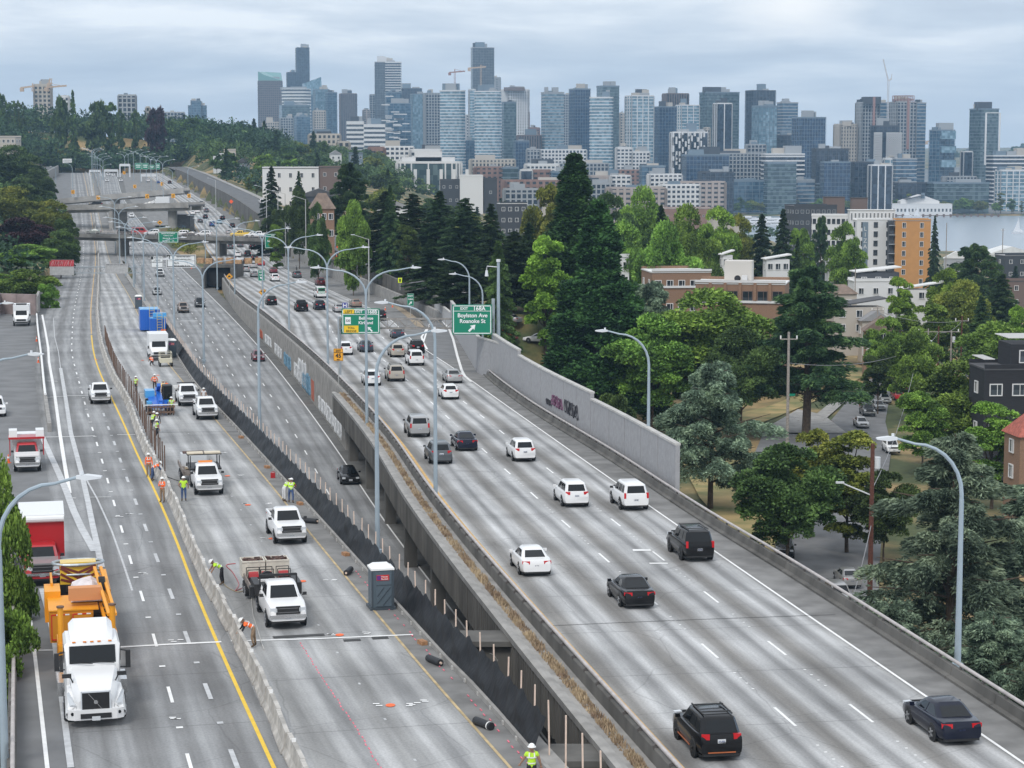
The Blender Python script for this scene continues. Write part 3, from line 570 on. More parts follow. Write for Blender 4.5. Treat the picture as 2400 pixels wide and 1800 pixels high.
for i, (a, c, m, zz) in enumerate([(218,226,gr_w,2.2),(227,236,gr_w,2.4),(237,246,gr_w,2.1),(257,262,gr_b,3.0),(262,268,gr_b,2.6),(270,280,gr_w,2.6),(285,296,gr_b,2.4),(300,312,gr_w,2.2),(318,330,gr_w,2.0),(335,340,gr_r,1.8),(262,274,gr_w,4.0)]):
 scrawl(bw, YEL_C, -1.45, hm, a, c, dBW((a+c)/2)+.3, dBW((a+c)/2)+zz, m, i, r=.09)
for y in (118, 136, 154, 172, 190, 207):
 mb = MB(); p, rz = at(YEL_C, y, 0); zt, zb = CZ-hm(y)-1.7, CZ-hb(y)-1.5
 for o in (-1.3, 5.5, 11.5): q, _ = at(YEL_C, y, o); mb.box((q.x, q.y, (zt+zb)/2), (.9, 1.1, zt-zb), rz)
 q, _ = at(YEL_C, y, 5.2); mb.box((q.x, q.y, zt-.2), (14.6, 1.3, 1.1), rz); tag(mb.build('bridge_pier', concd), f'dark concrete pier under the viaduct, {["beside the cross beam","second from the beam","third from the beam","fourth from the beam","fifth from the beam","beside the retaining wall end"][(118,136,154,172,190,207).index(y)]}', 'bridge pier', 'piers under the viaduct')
# cross beams between the two decks
for y0, lab in ((100.2, 'wide dark concrete cross beam with faint graffiti between the two decks'), (79.3, 'concrete cross beam at the bottom edge of the gap between decks')):
 r = hroot('cross_beam', lab, 'beam'); xl, xr = FEN_A(y0) + .2, YEL_C(y0) - 2.3; z = CZ - hm(y0)
 MB().box(((xl+xr)/2, y0+.1, z-1.55), (xr-xl, 1.6, 2.5)).build('beam_web', concd, r); MB().box(((xl+xr)/2, y0+.15, z-.17), (xr-xl, 2.4, .26)).build('beam_top', concd, r); MB().box((xr-.5, y0+.6, z-4.6), (1.3, 1.6, 4.0)).build('column', concd, r)
 if y0 > 90:
  for k, (x, w) in enumerate([(.40, .5), (.49, .3), (.62, .5), (.72, .7), (.80, .12)]):
   mb = MB(); cx = xl + (xr-xl)*x; pts = [(cx + w*.5*math.cos(a*.6+k), y0-.72, z-1.05 + w*.5*math.sin(a*.6+k)) for a in range(9 if k % 2 else 6)]
   for p, q in zip(pts, pts[1:]): mb.bar(p, q, .035, .035)
   mb.build('graffiti', mat('chalk', (.35,.35,.34), .9), r)
# right edge of the northbound roadway: parapet with pipe rail, and the noise wall
re_ = hroot('roadside_parapet', 'stained concrete parapet with pale pipe rail along the right shoulder', 'barrier')
y = 40.0
while y < 236:
 a = math.atan2(BAR_C(y+1)-BAR_C(y-1), 2.0); ye = y + 5.2*math.cos(a); mb = MB()
 mb.loft([[(BAR_C(yy)+o*math.cos(a), yy-o*math.sin(a), CZ-hm(yy)+z) for o, z in ((0,0),(.0,.12),(.22,.18),(.28,.58),(.50,.58),(.56,-.5),(0,-.5))] for yy in (y+.02, ye-.02)]); mb.build('parapet_segment', concd, re_); y = ye
pipe_rail(re_, BAR_C, .42, 62, 236, h=.80, P=2.6, curved=False)
nwm = mat('noise_wall', (.33, .33, .34), .95, var=.07, scale=2.2, bump=.5, detail=12)
nw = hroot('noise_wall', 'tall pebbled grey noise wall with pale cap beside the right shoulder', 'wall')
NTOP = lambda y: float(np.interp(y, [140, 175.9, 176, 213.9, 214, 240], [3.6, 3.6, 4.15, 4.15, 4.7, 4.7]))
[panels(nw, BAR_C, 1.15, hm, a, b, 5.9, lambda y, h=h: h, lambda y: -2.5, .32, nwm, rib=0, cap=.16) for a, b, h in ((145.5, 176, 3.6), (176, 214, 4.15), (214, 236, 4.7))]
purple = mat('graffiti_purple', (.17,.08,.14), .8, var=.2, scale=3); grk = mat('graffiti_black', (.05,.05,.06), .8)
scrawl(nw, BAR_C, .965, hm, 188, 193, 1.3, 2.4, purple, 3, r=.06); scrawl(nw, BAR_C, .965, hm, 181, 187, 1.2, 2.6, grk, 5, r=.05); scrawl(nw, BAR_C, .965, hm, 193.5, 196, 1.1, 1.7, grk, 8, r=.04)
NL2 = Line([(1160,905),(1125,842),(1106,822),(1060,762),(1000,712),(966,692)])
nw2 = hroot('noise_wall', 'pale grey noise wall with faint graffiti behind the exit sign', 'wall')
def poly_wall(root, pts, h0, th_, m, hf=hm, cap=None, name='wall_panel', bot=-1.5, split=6.0):
 P = [unp(a, b, hf) for a, b in pts]
 for p, q in zip(P, P[1:]):
  n = max(1, round((q-p).length/split))
  for k in range(n):
   a_, b_ = p.lerp(q, k/n), p.lerp(q, (k+1)/n); d = (b_-a_); d.z = 0; L = d.length; g = d.normalized()*.03; mb = MB()
   t = Vector((-d.y, d.x, 0)).normalized()*th_/2
   mb.loft([[tuple(c + s*t + Vector((0,0,z))) for s, z in ((-1,bot),(-1,h0),(1,h0),(1,bot))] for c in (a_+g, b_-g)])
   if cap: mb.loft([[tuple(c + s*t*1.3 + Vector((0,0,z))) for s, z in ((-1,h0),(-1,h0+cap),(1,h0+cap),(1,h0))] for c in (a_, b_)], 1)
   mb.build(name, [m, concl], root)
poly_wall(nw2, [(1197,903),(1152,884),(1122,874),(1078,800),(1058,770)], 4.1, .3, nwm, cap=.16)
poly_wall(nw2, [(1058,770),(1010,728),(966,706)], 2.3, .3, mat('noise_wall_pale', (.40,.40,.40), .95, var=.06, scale=10, bump=.3, detail=2), cap=.16)
for i, (a, c) in enumerate([(232, 236), (243, 247)]): scrawl(nw2, BAR_C, 1.2, hm, a, c, .8, 1.9, grk, 20+i, r=.04)
gb = hroot('guardrail', 'dark slotted guardrail along the exit ramp below the noise wall', 'guardrail')
poly_wall(gb, [(1084,785),(1040,752),(985,722),(940,690)], .75, .3, concd, split=4); gb2 = hroot('guardrail', 'dark guardrail on the dirt island between the roadway and exit ramp', 'guardrail'); poly_wall(gb2, [(988,752),(970,738),(945,722),(925,713)], .8, .3, concd, split=4)
patch([(925,716),(950,724),(988,754),(1000,770),(975,765),(948,738),(905,706)], mat('dirt', (.30,.24,.17), .95, var=.3, scale=1.5), dz=.03, name='dirt_island')
# street above the freeway, its walls
sw = hroot('street_wall', 'weathered vertical-board concrete wall holding up the side street', 'wall')
def STL(y): return BAR_C(y)
panels(sw, BAR_C, 1.4, hm, 292, 592, 6.0, lambda y: STOFF(y)+1.0, lambda y: -.5, .4, concd, rib=.9, ribd=.06)
panels(sw, BAR_C, 1.4, hm, 606, 1150, 18.0, lambda y: STOFF(y)+1.0, lambda y: -.5, .4, concd, rib=0)
lw = hroot('lower_wall', 'smooth grey wall tapering down beside the northbound shoulder', 'wall')
panels(lw, BAR_C, .35, hm, 258, 592, 9.0, lambda y: float(np.interp(y, [258, 320, 592], [.75, 1.0, 4.6])), lambda y: -.5, .6, concl if 0 else conc, rib=0)
b = MB(); wallstrip(b, BAR_C, hm, 606, 1400, [(0,-.3),(.1,.8),(.4,.8),(.6,-.3)], 14); tag(b.build('shoulder_barrier', concd), 'low dark barrier along the far northbound shoulder', 'barrier')
strip('side_street', offs(BAR_C, 1.6), lambda y: BAR_C(y) + float(np.interp(y, [285, 300, 400, 1300], [2.2, 3, 11.5, 12])), hs, 300, 1250, asph, .04)
strip('side_street_pavement', lambda y: BAR_C(y) + float(np.interp(y, [300, 400, 1300], [3, 11.5, 12])), lambda y: BAR_C(y) + float(np.interp(y, [300, 400, 1300], [4.5, 13.7, 14.2])), hs, 300, 1250, conc, .16)
ln(BAR_C, 2.6, .12, white, 290, 330, hs, .07);
# left: ramp divider, railings, retaining walls
rd = hroot('ramp_divider', 'low concrete barrier with white rail between the left ramp and roadway', 'barrier')
RDV = Line([(118,1024),(106,940),(97,850),(89,784),(86,700),(92,660)])
panels(rd, RDV, 0, hm, 183, 214, 3.8, lambda y: .8, lambda y: -.3, .35, conc, rib=0); panels(rd, RDV, 0, hm, 214, 345, 6, lambda y: .55, lambda y: -.3, .3, concd, rib=0)
b = MB(); b.tube([tuple(at(RDV, float(y), 0, dz=1.0)[0]) for y in np.linspace(206, 330, 20)], .13, 6); b.build('rail', white, rd)
lr = hroot('bridge_railing', 'pale tube railing with dark posts on the left bridge edge', 'railing')
panels(lr, LEF_A, -.35, hm, 50, 122, 5, lambda y: .45, lambda y: -1.6, .35, concd, rib=0)
pipe_rail(lr, LEF_A, -.3, 60, 122, h=1.0, P=2.4); b = MB(); b.tube([tuple(at(LEF_A, float(y), -.3, dz=.66)[0]) for y in np.linspace(60, 122, 20)], .05, 6); b.build('rail', railm, lr)
lwl = hroot('retaining_wall', 'pinkish stained wall with slanted end above the left ramp', 'wall')
poly_wall(lwl, [(-60,760),(0,735),(86,738)], 3.4, .5, mat('pink_concrete', (.30,.24,.23), .9, var=.2, scale=.6), split=5); poly_wall(lwl, [(86,738),(96,712),(105,690)], 3.0, .4, conc, split=5)
fl = hroot('retaining_wall', 'tall concrete wall below the far left street with painted-over patches', 'wall')
FWL = Line([(70,462),(89,443),(112,424),(135,409)]); panels(fl, FWL, 0, hm, 880, 1230, 22, lambda y: 5.2, lambda y: -1, .6, conc, rib=0)
strip('hill_street', lambda y: FWL(y) - 22, lambda y: FWL(y) - .6, lambda y: hm(y) - 4.4, 870, 1230, asph, 0)
# ---------------------------------------------------------------- overpasses
def overpass(label, A, B, wid, dep, par, m, rails=True, piers=(), name='overpass'):
 A, B = Vector(A), Vector(B); d = (B-A); rz = math.atan2(d.y, d.x); t = Vector((-math.sin(rz), math.cos(rz), 0)); r = hroot(name, label, 'overpass')
 n = max(1, int((B-A).length/9)); L = (B-A)/n
 MB().bar(A + t*wid/2 - Vector((0,0,.25)), B + t*wid/2 - Vector((0,0,.25)), wid, .5).build('deck', asph, r)
 for s in (0.0, 1.0):
  for k in range(n):
   a_, b_ = A + L*k + t*wid*s, A + L*(k+1) + t*wid*s; g = L.normalized()*.03; MB().bar(a_+g+Vector((0,0,par/2-.5)), b_-g+Vector((0,0,par/2-.5)), .3, par+1.0).build('parapet_panel', m, r)
 for s in (.15, .85): MB().bar(A + t*wid*s - Vector((0,0,.5+dep/2)), B + t*wid*s - Vector((0,0,.5+dep/2)), .8, dep).build('girder', m, r)
 if rails:
  for s in (0.0, 1.0):
   mb = MB(); o = t*wid*s
   for hh in (.35, .7): mb.bar(A+o+Vector((0,0,par+hh-.02)), B+o+Vector((0,0,par+hh-.02)), .1, .1)
   k = 0
   while k < (B-A).length: p = A + (B-A).normalized()*k + o; mb.bar(p+Vector((0,0,par)), p+Vector((0,0,par+.7)), .12, .12); k += 3
   mb.build('railing', railm, r)
 for (px, w, kind) in piers:
  tt = 0.5
  lo, hi = 0.0, 1.0
  for _ in range(30):
   tt = (lo+hi)/2; q = A.lerp(B, tt)
   if proj(q)[0] < px: lo = tt
   else: hi = tt
  q = A.lerp(B, tt) + t*wid/2; zb = CZ - hm(q.y) - 1.5; mb = MB()
  if kind == 'round': mb.cyl((q.x, q.y, (q.z-1+zb)/2), w/2, q.z-1-zb, 14)
  else: mb.box((q.x, q.y, (q.z-1+zb)/2), (w, wid*.9, q.z-1-zb), rz)
  mb.build('pier', m, r)
 return r, t
oA, _t1 = overpass('near overpass with a thin rail and parked traffic across all roadways', ray(60, 545, 601), ray(682, 560, 592), 9.5, 1.4, .15, mat('concrete_sooty', (.16,.155,.145), .9, var=.35, scale=.3, detail=8), piers=[(276, 1.2, 'box'), (508, 1.2, 'box')])
mb = MB(); q = ray(672, 575, 594); mb.box((q.x+3, q.y+4, CZ-hm(594)+2.5), (7, 9, 6.5)); mb.build('abutment', concd, oA)
oB, _t2 = overpass('middle overpass on columns with a dark graffiti-covered abutment', ray(120, 487, 728), ray(442, 480, 700), 9, 1.5, .8, mat('concrete_mid', (.29,.28,.265), .9, var=.25, scale=.3), rails=False, piers=[(257, 1.6, 'box'), (385, 3.2, 'round')])
mb = MB(); q = ray(420, 505, 708); mb.box((q.x, q.y+6, CZ-hm(708)+2.4), (7.0, 10, 6.4)); mb.build('abutment', mat('abutment_dark', (.10,.10,.105), .9, var=.2, scale=1), oB)
mb = MB(); R = random.Random(8)
for k in range(26): mb.bar((q.x-2.9+k*.2, q.y+.96, CZ-hm(708)+.8+R.uniform(0,1.6)), (q.x-2.7+k*.2, q.y+.96, CZ-hm(708)+.6+R.uniform(0,1.6)), .14, .05)
mb.build('graffiti', gr_b, oB)
oC, _t3 = overpass('far ramp bridge rising to the right across the lanes', ray(92, 476, 840), ray(430, 447, 830), 8, 1.0, 1.1, mat('concrete_ramp', (.37,.36,.345), .9, var=.12, scale=.3), rails=False, piers=[(262, 1.5, 'box')])
# tunnel mouth of the left-hand ramp
tp = hroot('tunnel_portal', 'dark tunnel mouth under a construction platform beside the northbound lanes', 'tunnel'); y0 = 470.0; xl, xr = BR_B(y0)-.4, YEL_C(y0)-.6; z = CZ-hm(y0); w = max(5.5, xr-xl); cx = (xl+xr)/2
MB().box((cx, y0+8, z+.4), (w, 16, 4.2)).build('tunnel_shade_block', dark, tp); MB().box((cx, y0+7.5, z+2.85), (w+1.4, 17, .7)).build('lintel', concd, tp); MB().box((cx-w/2-.5, y0+6, z-.2), (.7, 18, 5.4)).build('side_wall', concd, tp); MB().box((cx+w/2+.5, y0+6, z-.2), (.7, 18, 5.4)).build('side_wall', concd, tp)  # opening filled by a solid near-black block, painting the shade inside the tunnel
mb = MB(); [mb.box((cx - 9 + k*2.2, y0+1+(k % 3), z+3.9), (1.5, 2, 1.2)) for k in range(9)]; mb.build('timber_platform', mat('timber', (.42,.26,.14), .9, var=.3, scale=2), tp)
# ---------------------------------------------------------------- vehicles
def paint(name, c, rough=.32, metal=0.0):
 m = mat(name, c, .16 if max(c) < .1 else rough, metal=metal, spec=.38 if max(c) < .1 else .5); m.node_tree.nodes['Principled BSDF'].inputs['Coat Weight'].default_value = .0 if max(c) < .1 else .3; m.node_tree.nodes['Principled BSDF'].inputs['Coat Roughness'].default_value = .08; return m
PAINT = {'white': paint('paint_car_white', (.78,.78,.78)), 'black': paint('paint_car_black', (.006,.006,.007)), 'navy': paint('paint_car_navy', (.007,.010,.024)),
 'blue': paint('paint_car_blue', (.03,.10,.28)), 'silver': paint('paint_car_silver', (.42,.42,.42), .3, .5), 'grey': paint('paint_car_grey', (.11,.12,.13), .3, .3), 'slate': paint('paint_car_slate', (.05,.065,.09), .3, .3),
 'beige': paint('paint_car_beige', (.45,.41,.35), .3, .3), 'red': paint('paint_car_red', (.42,.015,.02)), 'maroon': paint('paint_car_maroon', (.13,.012,.02)), 'tan': paint('paint_car_tan', (.26,.19,.15), .3, .3), 'yellow': paint('paint_car_yellow', (.75,.5,.05)), 'sage': paint('paint_car_sage', (.16,.21,.19)),
 'lightblue': paint('paint_car_light_blue', (.22,.38,.48))}
glass = mat('window_glass', (.008, .010, .012), .08, spec=.38); tyre = mat('tyre_rubber', (.018,.018,.019), .85); rimm = mat('rim_metal', (.45,.46,.48), .35, metal=.7); rimd = mat('rim_black', (.03,.03,.03), .4)
trim = mat('black_plastic', (.02,.02,.021), .55); chrome = mat('chrome', (.6,.6,.6), .2, metal=.9); tail = mat('tail_light', (.55,.012,.018), .2); head = mat('head_light', (.62,.65,.68), .15); platem = mat('number_plate', (.62,.64,.66), .5); amber = mat('amber_lamp', (.8,.25,.03), .3)
plate_ink = mat('plate_ink', (.06,.08,.2), .6)
TYPES = {
 'sedan': dict(L=4.68, W=1.82, H=1.44, wb=2.7, wr=.33, zb=.20, top=[(-2.34,.80),(-2.25,.98),(-1.65,1.01),(-.5,.96),(1.0,.93),(1.7,.84),(2.2,.70),(2.34,.55)], belt=(-1.78,1.15), roof=(-.98,.32), win=1),
 'hatch': dict(L=4.35, W=1.78, H=1.50, wb=2.62, wr=.33, zb=.20, top=[(-2.17,.75),(-2.10,1.02),(-1.4,1.00),(-.4,.97),(1.0,.95),(1.6,.86),(2.05,.72),(2.17,.58)], belt=(-2.08,1.05), roof=(-1.6,.25), win=1),
 'suv': dict(L=4.65, W=1.86, H=1.69, wb=2.70, wr=.36, zb=.24, top=[(-2.32,.8),(-2.26,1.10),(-1.4,1.08),(-.3,1.05),(1.05,1.05),(1.7,.98),(2.2,.84),(2.32,.65)], belt=(-2.2,1.12), roof=(-1.85,.38), win=1),
 'bigsuv': dict(L=4.85, W=1.93, H=1.83, wb=2.80, wr=.40, zb=.30, top=[(-2.42,.9),(-2.38,1.18),(-1.4,1.16),(-.3,1.14),(1.15,1.14),(1.8,1.10),(2.3,1.0),(2.42,.8)], belt=(-2.32,1.25), roof=(-2.12,.62), win=1),
 'pickup': dict(L=5.85, W=2.03, H=1.93, wb=3.7, wr=.42, zb=.36, top=[(-2.92,1.0),(-2.90,1.30),(-1.2,1.30),(-.9,1.28),(1.15,1.30),(1.9,1.28),(2.75,1.18),(2.92,.95)], belt=(-.95,1.32), roof=(-.72,.62), win=1, bed=1),
 'van': dict(L=5.4, W=2.0, H=2.15, wb=3.3, wr=.38, zb=.28, top=[(-2.7,.9),(-2.68,1.25),(-1.4,1.25),(0,1.25),(1.5,1.22),(2.1,1.1),(2.6,.95),(2.7,.7)], belt=(-2.64,1.7), roof=(-2.58,.95), win=1),
}
def sm(me, ang=38):
 me.polygons.foreach_set('use_smooth', [True] * len(me.polygons)); me.set_sharp_from_angle(angle=math.radians(ang)); return me
WH = {}
def wheel_meshes(r, w, dk=False):
 k = (r, w, dk)
 if k not in WH:
  t = MB(); rings = []
  for x, rr in ((-w/2, r*.72), (-w/2, r*.95), (-w*.32, r), (w*.32, r), (w/2, r*.95), (w/2, r*.72)): rings.append([(x, rr*math.cos(a*math.pi/9), rr*math.sin(a*math.pi/9)) for a in range(18)])
  t.loft(rings); m = MB(); m.cyl((0,0,0), r*.66, w*.96, 14, 0, axis='x')
  for k5 in range(5):
   a = k5*2*math.pi/5
   for s in (-1, 1): m.bar((s*w*.5, 0, 0), (s*w*.5, r*.60*math.cos(a), r*.60*math.sin(a)), .09, .05, 1)
  m.cyl((0,0,0), r*.13, w*1.06, 8, 1, axis='x')
  WH[k] = (sm(t.mesh('tyre', tyre)), m.mesh('rim', [mat('rim_shadow', (.05,.05,.052), .5), rimd if dk else rimm]))
 return WH[k]
def add_wheels(root, W, ys, r, w=.24, dk=False, dual=()):
 tm, rm = wheel_meshes(r, w, dk)
 for y in ys:
  for s in (-1, 1):
   for q in ((0, .27) if y in dual else (0,)):
    o = put(tm, 'wheel', root, (s*(W/2 - w/2 + .01 - q), y, r)); put(rm, 'rim', o, (0, 0, 0))
def body_rings(T, inset=0):
 L, W, zb = T['L'], T['W'], T['zb']; rings = []
 tops = T['top']; ysn = sorted(set([t[0] for t in tops] + [-L/2*.97, L/2*.97, 0]))
 for y in ysn:
  zt = float(np.interp(y, [t[0] for t in tops], [t[1] for t in tops])); e = abs(y)/(L/2); w = W/2*(1 - .13*max(0, (e-.72)/.28)**2.2); lift = .10*max(0, (e-.85)/.15)
  h = zt - zb
  rings.append([(s*w*a, y, zb + lift + (h - lift)*b) for s, seq in ((-1, ((.88,0),(.97,.12),(1.0,.45),(.985,.78),(.93,.95),(.80,1.0))), (1, ((.80,1.0),(.93,.95),(.985,.78),(1.0,.45),(.97,.12),(.88,0)))) for a, b in seq])
 return rings
def panel(mb, a, b, c, d, inset, off, m=0):
 """a glass pane inside quad abcd, shrunk by inset (fraction) and pushed out by off"""
 P = [Vector(p) for p in (a, b, c, d)]; ce = sum(P, Vector())/4; n = (P[1]-P[0]).cross(P[3]-P[0]).normalized()
 ix, iz = inset if isinstance(inset, tuple) else (inset, inset); Q = []
 u0, u1 = ix, 1-ix
 def bl(u, v): return P[0].lerp(P[1], u).lerp(P[3].lerp(P[2], u), v)
 Q = [bl(u0, iz), bl(u1, iz), bl(u1, 1-iz), bl(u0, 1-iz)]; mb.add([q + n*off for q in Q] + [q - n*.02 for q in Q], [(0,1,2,3),(4,7,6,5),(0,4,5,1),(1,5,6,2),(2,6,7,3),(3,7,4,0)], m)
def make_car(kind, col, label, front=True, dkrim=False, rack=False, cat=None, name=None):
 T = TYPES[kind]; L, W, H, zb = T['L'], T['W'], T['H'], T['zb']; pm = PAINT[col]
 root = thing(name or {'sedan':'sedan','hatch':'hatchback','suv':'suv','bigsuv':'suv','pickup':'pickup_truck','van':'van'}[kind], label, cat or {'sedan':'car','hatch':'car','suv':'car','bigsuv':'car','pickup':'pickup truck','van':'van'}[kind])
 b = MB(); b.loft(body_rings(T))
 zt = lambda y: float(np.interp(y, [t[0] for t in T['top']], [t[1] for t in T['top']]))
 if T.get('bed'):   # open load bed: dark well with walls
  b.box((0, -1.95, 1.29), (W*.80, 1.75, .035), m=1)
  for s in (-1, 1): b.box((s*W*.43, -1.93, 1.36), (.12, 1.9, .14))
  b.box((0, -2.86, 1.36), (W*.84, .09, .14))
 ob = put(sm(b.mesh('body', [pm, mat('bed_liner', (.03,.03,.03), .8)])), 'body', root)
 # greenhouse
 by0, by1 = T['belt']; ry0, ry1 = T['roof']; wb_, wr_ = W/2*.86, W/2*(.66 if kind in ('sedan','hatch') else .72); zr = H - .05
 if kind == 'van': wr_ = W/2*.80
 def rg(y0, y1, w, z, z1=None):
  z1 = z if z1 is None else z1; q = .06 if y1-y0 > 1 else .03
  return [(-w*.86, y0, z), (w*.86, y0, z), (w, y0+.18, z), (w, y1-.25, z1), (w*.86, y1, z1), (-w*.86, y1, z1), (-w, y1-.25, z1), (-w, y0+.18, z)]
 zb0, zb1 = zt(by0+.1)-.03, zt(by1-.1)-.03
 g = MB(); A = rg(by0, by1, wb_, zb0, zb1); B_ = rg(ry0, ry1, wr_, zr-.02, zr-.03); C_ = rg(ry0+.12, ry1-.14, wr_*.84, H, H-.005)
 g.loft([A, B_, C_]); put(sm(g.mesh('cabin', pm), 30), 'cabin', root)
 def win(nm, a, b, c, d, ins, off=.012):
  m = MB(); panel(m, a, b, c, d, ins, off); m.build(nm, glass, root)
 win('rear_window', A[0], A[1], B_[1], B_[0], (.05,.12)); win('windshield', A[4], A[5], B_[5], B_[4], (.03,.06))
 for s, i, j in ((1, 2, 3), (-1, 7, 6)):
  a, b2, c, d = (Vector(A[i]), Vector(A[j]), Vector(B_[j]), Vector(B_[i]))
  n_ = 3 if kind in ('suv','bigsuv','van') else 2; cuts = {2: (0, .5, 1), 3: (0, .27, .62, 1)}[n_]
  if T.get('bed'): cuts = (0, .42, 1)
  for k in range(len(cuts)-1):
   u, v = cuts[k], cuts[k+1]; q = [a.lerp(b2, u), a.lerp(b2, v), d.lerp(c, v), d.lerp(c, u)]
   if s < 0: q = [q[1], q[0], q[3], q[2]]
   win('side_window', *q, (.07,.12))
 add_wheels(root, W, (-T['wb']/2, T['wb']/2), T['wr'], .25 if kind != 'pickup' else .28, dkrim)
 ar = MB()
 for y in (-T['wb']/2, T['wb']/2):
  for s in (-1, 1): ar.cyl((s*(W/2-.02), y, T['wr']+.02), T['wr']+.07, .035, 18, axis='x')
 ar.box((0, L/2-.10, zb+.10), (W*.80, .16, .20)); ar.box((0, -L/2+.10, zb+.12), (W*.80, .16, .24)); ar.box((0, 0, zb-.01), (W*.86, L*.9, .06)); ar.build('lower_trim', trim, root)
 zf, zrr = zt(L/2-.02), zt(-L/2+.02)
 # lamps
 zh = {'sedan': .66, 'hatch': .70, 'suv': .84, 'bigsuv': .95, 'pickup': 1.02, 'van': .95}[kind]; ztl = {'sedan': .82, 'hatch': .92, 'suv': 1.0, 'bigsuv': 1.06, 'pickup': 1.05, 'van': 1.2}[kind]; tall = kind in ('pickup','bigsuv','van')
 for s in (-1, 1):
  MB().box((s*W*.345, L/2-.11, zh), (W*.17, .20, .14 if not tall else .20), -s*.25).build('headlight', head, root)
  tw, thh = (W*.24, .17) if kind in ('sedan',) else ((.14, .38) if tall else (W*.17, .20))
  MB().box((s*(W*.335 if not tall else W*.40), -L/2+(.10 if not tall else .07), ztl), (tw, .14, thh), s*.2).build('taillight', tail, root)
  m = MB(); m.box((s*(W/2+.09), by1-.42, zb1+.12), (.20, .10, .15)); m.box((s*(W/2+.0), by1-.42, zb1+.07), (.10, .05, .04)); m.build('wing_mirror', pm if kind in ('sedan','hatch','suv') else trim, root)
 gr = MB(); gr.box((0, L/2-(.05 if not tall else .02), zh-.02), (W*(.52 if not tall else .60), .08, .20 if not tall else .40)); gr.box((0, L/2-.06, zb+.28), (W*.56, .10, .12));
 if tall: [gr.box((0, L/2+.03, zh-.12+.2*k), (W*.5, .03, .03), m=1) for k in (0,1)]
 gr.build('grille', [trim, mat('grille_bar', (.16,.16,.165), .4)], root)
 if tall: MB().box((0, L/2-.01, zb+.34), (W*.9, .16, .15)).build('bumper', chrome if col in ('white','tan') else trim, root)
 for y, s, z in ((-L/2+.02, -1, ztl-.17 if not tall else ztl-.30), (L/2+.01, 1, zb+.28)):
  pl = MB().box((0, y, z), (.32, .03, .16)).build('number_plate', platem, root); m = MB()
  for k in range(6): m.box((-.105+.042*k, y+s*.017, z-.005), (.024, .006, .065 if k != 2 else .02))
  m.build('plate_letters', plate_ink, pl)
 if rack:
  m = MB()
  for s in (-1, 1): m.bar((s*wr_*.86, ry0+.2, H+.06), (s*wr_*.86, ry1-.25, H+.05), .05, .05)
  for y in (ry0+.5, ry1-.6): m.bar((-wr_*.9, y, H+.08), (wr_*.9, y, H+.08), .06, .04)
  m.build('roof_rack', trim, root)
 return root
CARS = {}
def recolour(o, pm):
 for ch in [o] + list(o.children):
  if ch.type == 'MESH' and ch.name.split('.')[0] in ('body', 'cabin', 'wing_mirror') and ch.material_slots:
   if ch.data.materials[0] in PAINT.values(): ch.material_slots[0].link = 'OBJECT'; ch.material_slots[0].material = pm
def place(kind, col, label, p, rz, group=None, rack=False, dk=False, slope=0.0, facing_near=None):
 key = (kind, rack, dk)
 if key not in CARS: o = make_car(kind, col, label, rack=rack, dkrim=dk); CARS[key] = o
 else:
  o = copy_tree(CARS[key]);
 recolour(o, PAINT[col]); o['label'] = label; o.location = p; o.rotation_euler = (slope, 0, rz)
 if group: o['group'] = group
 elif 'group' in o: del o['group']
 return o
def on_road(kind, col, px, py, line, hf, toward, label, group, **kw):
 """px,py: picture point of the middle of the end nearest the camera, on the road"""
 g = unp(px, py, hf); a = math.atan2(line(g.y+1)-line(g.y-1), 2.0); d = Vector((math.sin(a), math.cos(a), 0)); L = TYPES[kind]['L']
 c = g + d*(L/2 - .1); c.z = CZ - hf(c.y) + .01; sl = -(hf(c.y+2)-hf(c.y-2))/4
 return place(kind, col, label, c, -a + (math.pi if toward else 0), group, slope=math.atan(sl)*(-1 if toward else 1), **kw)
rustor = mat('trim_orange', (.42,.12,.04), .5)
GN = 'vehicles driving away on the northbound lanes'
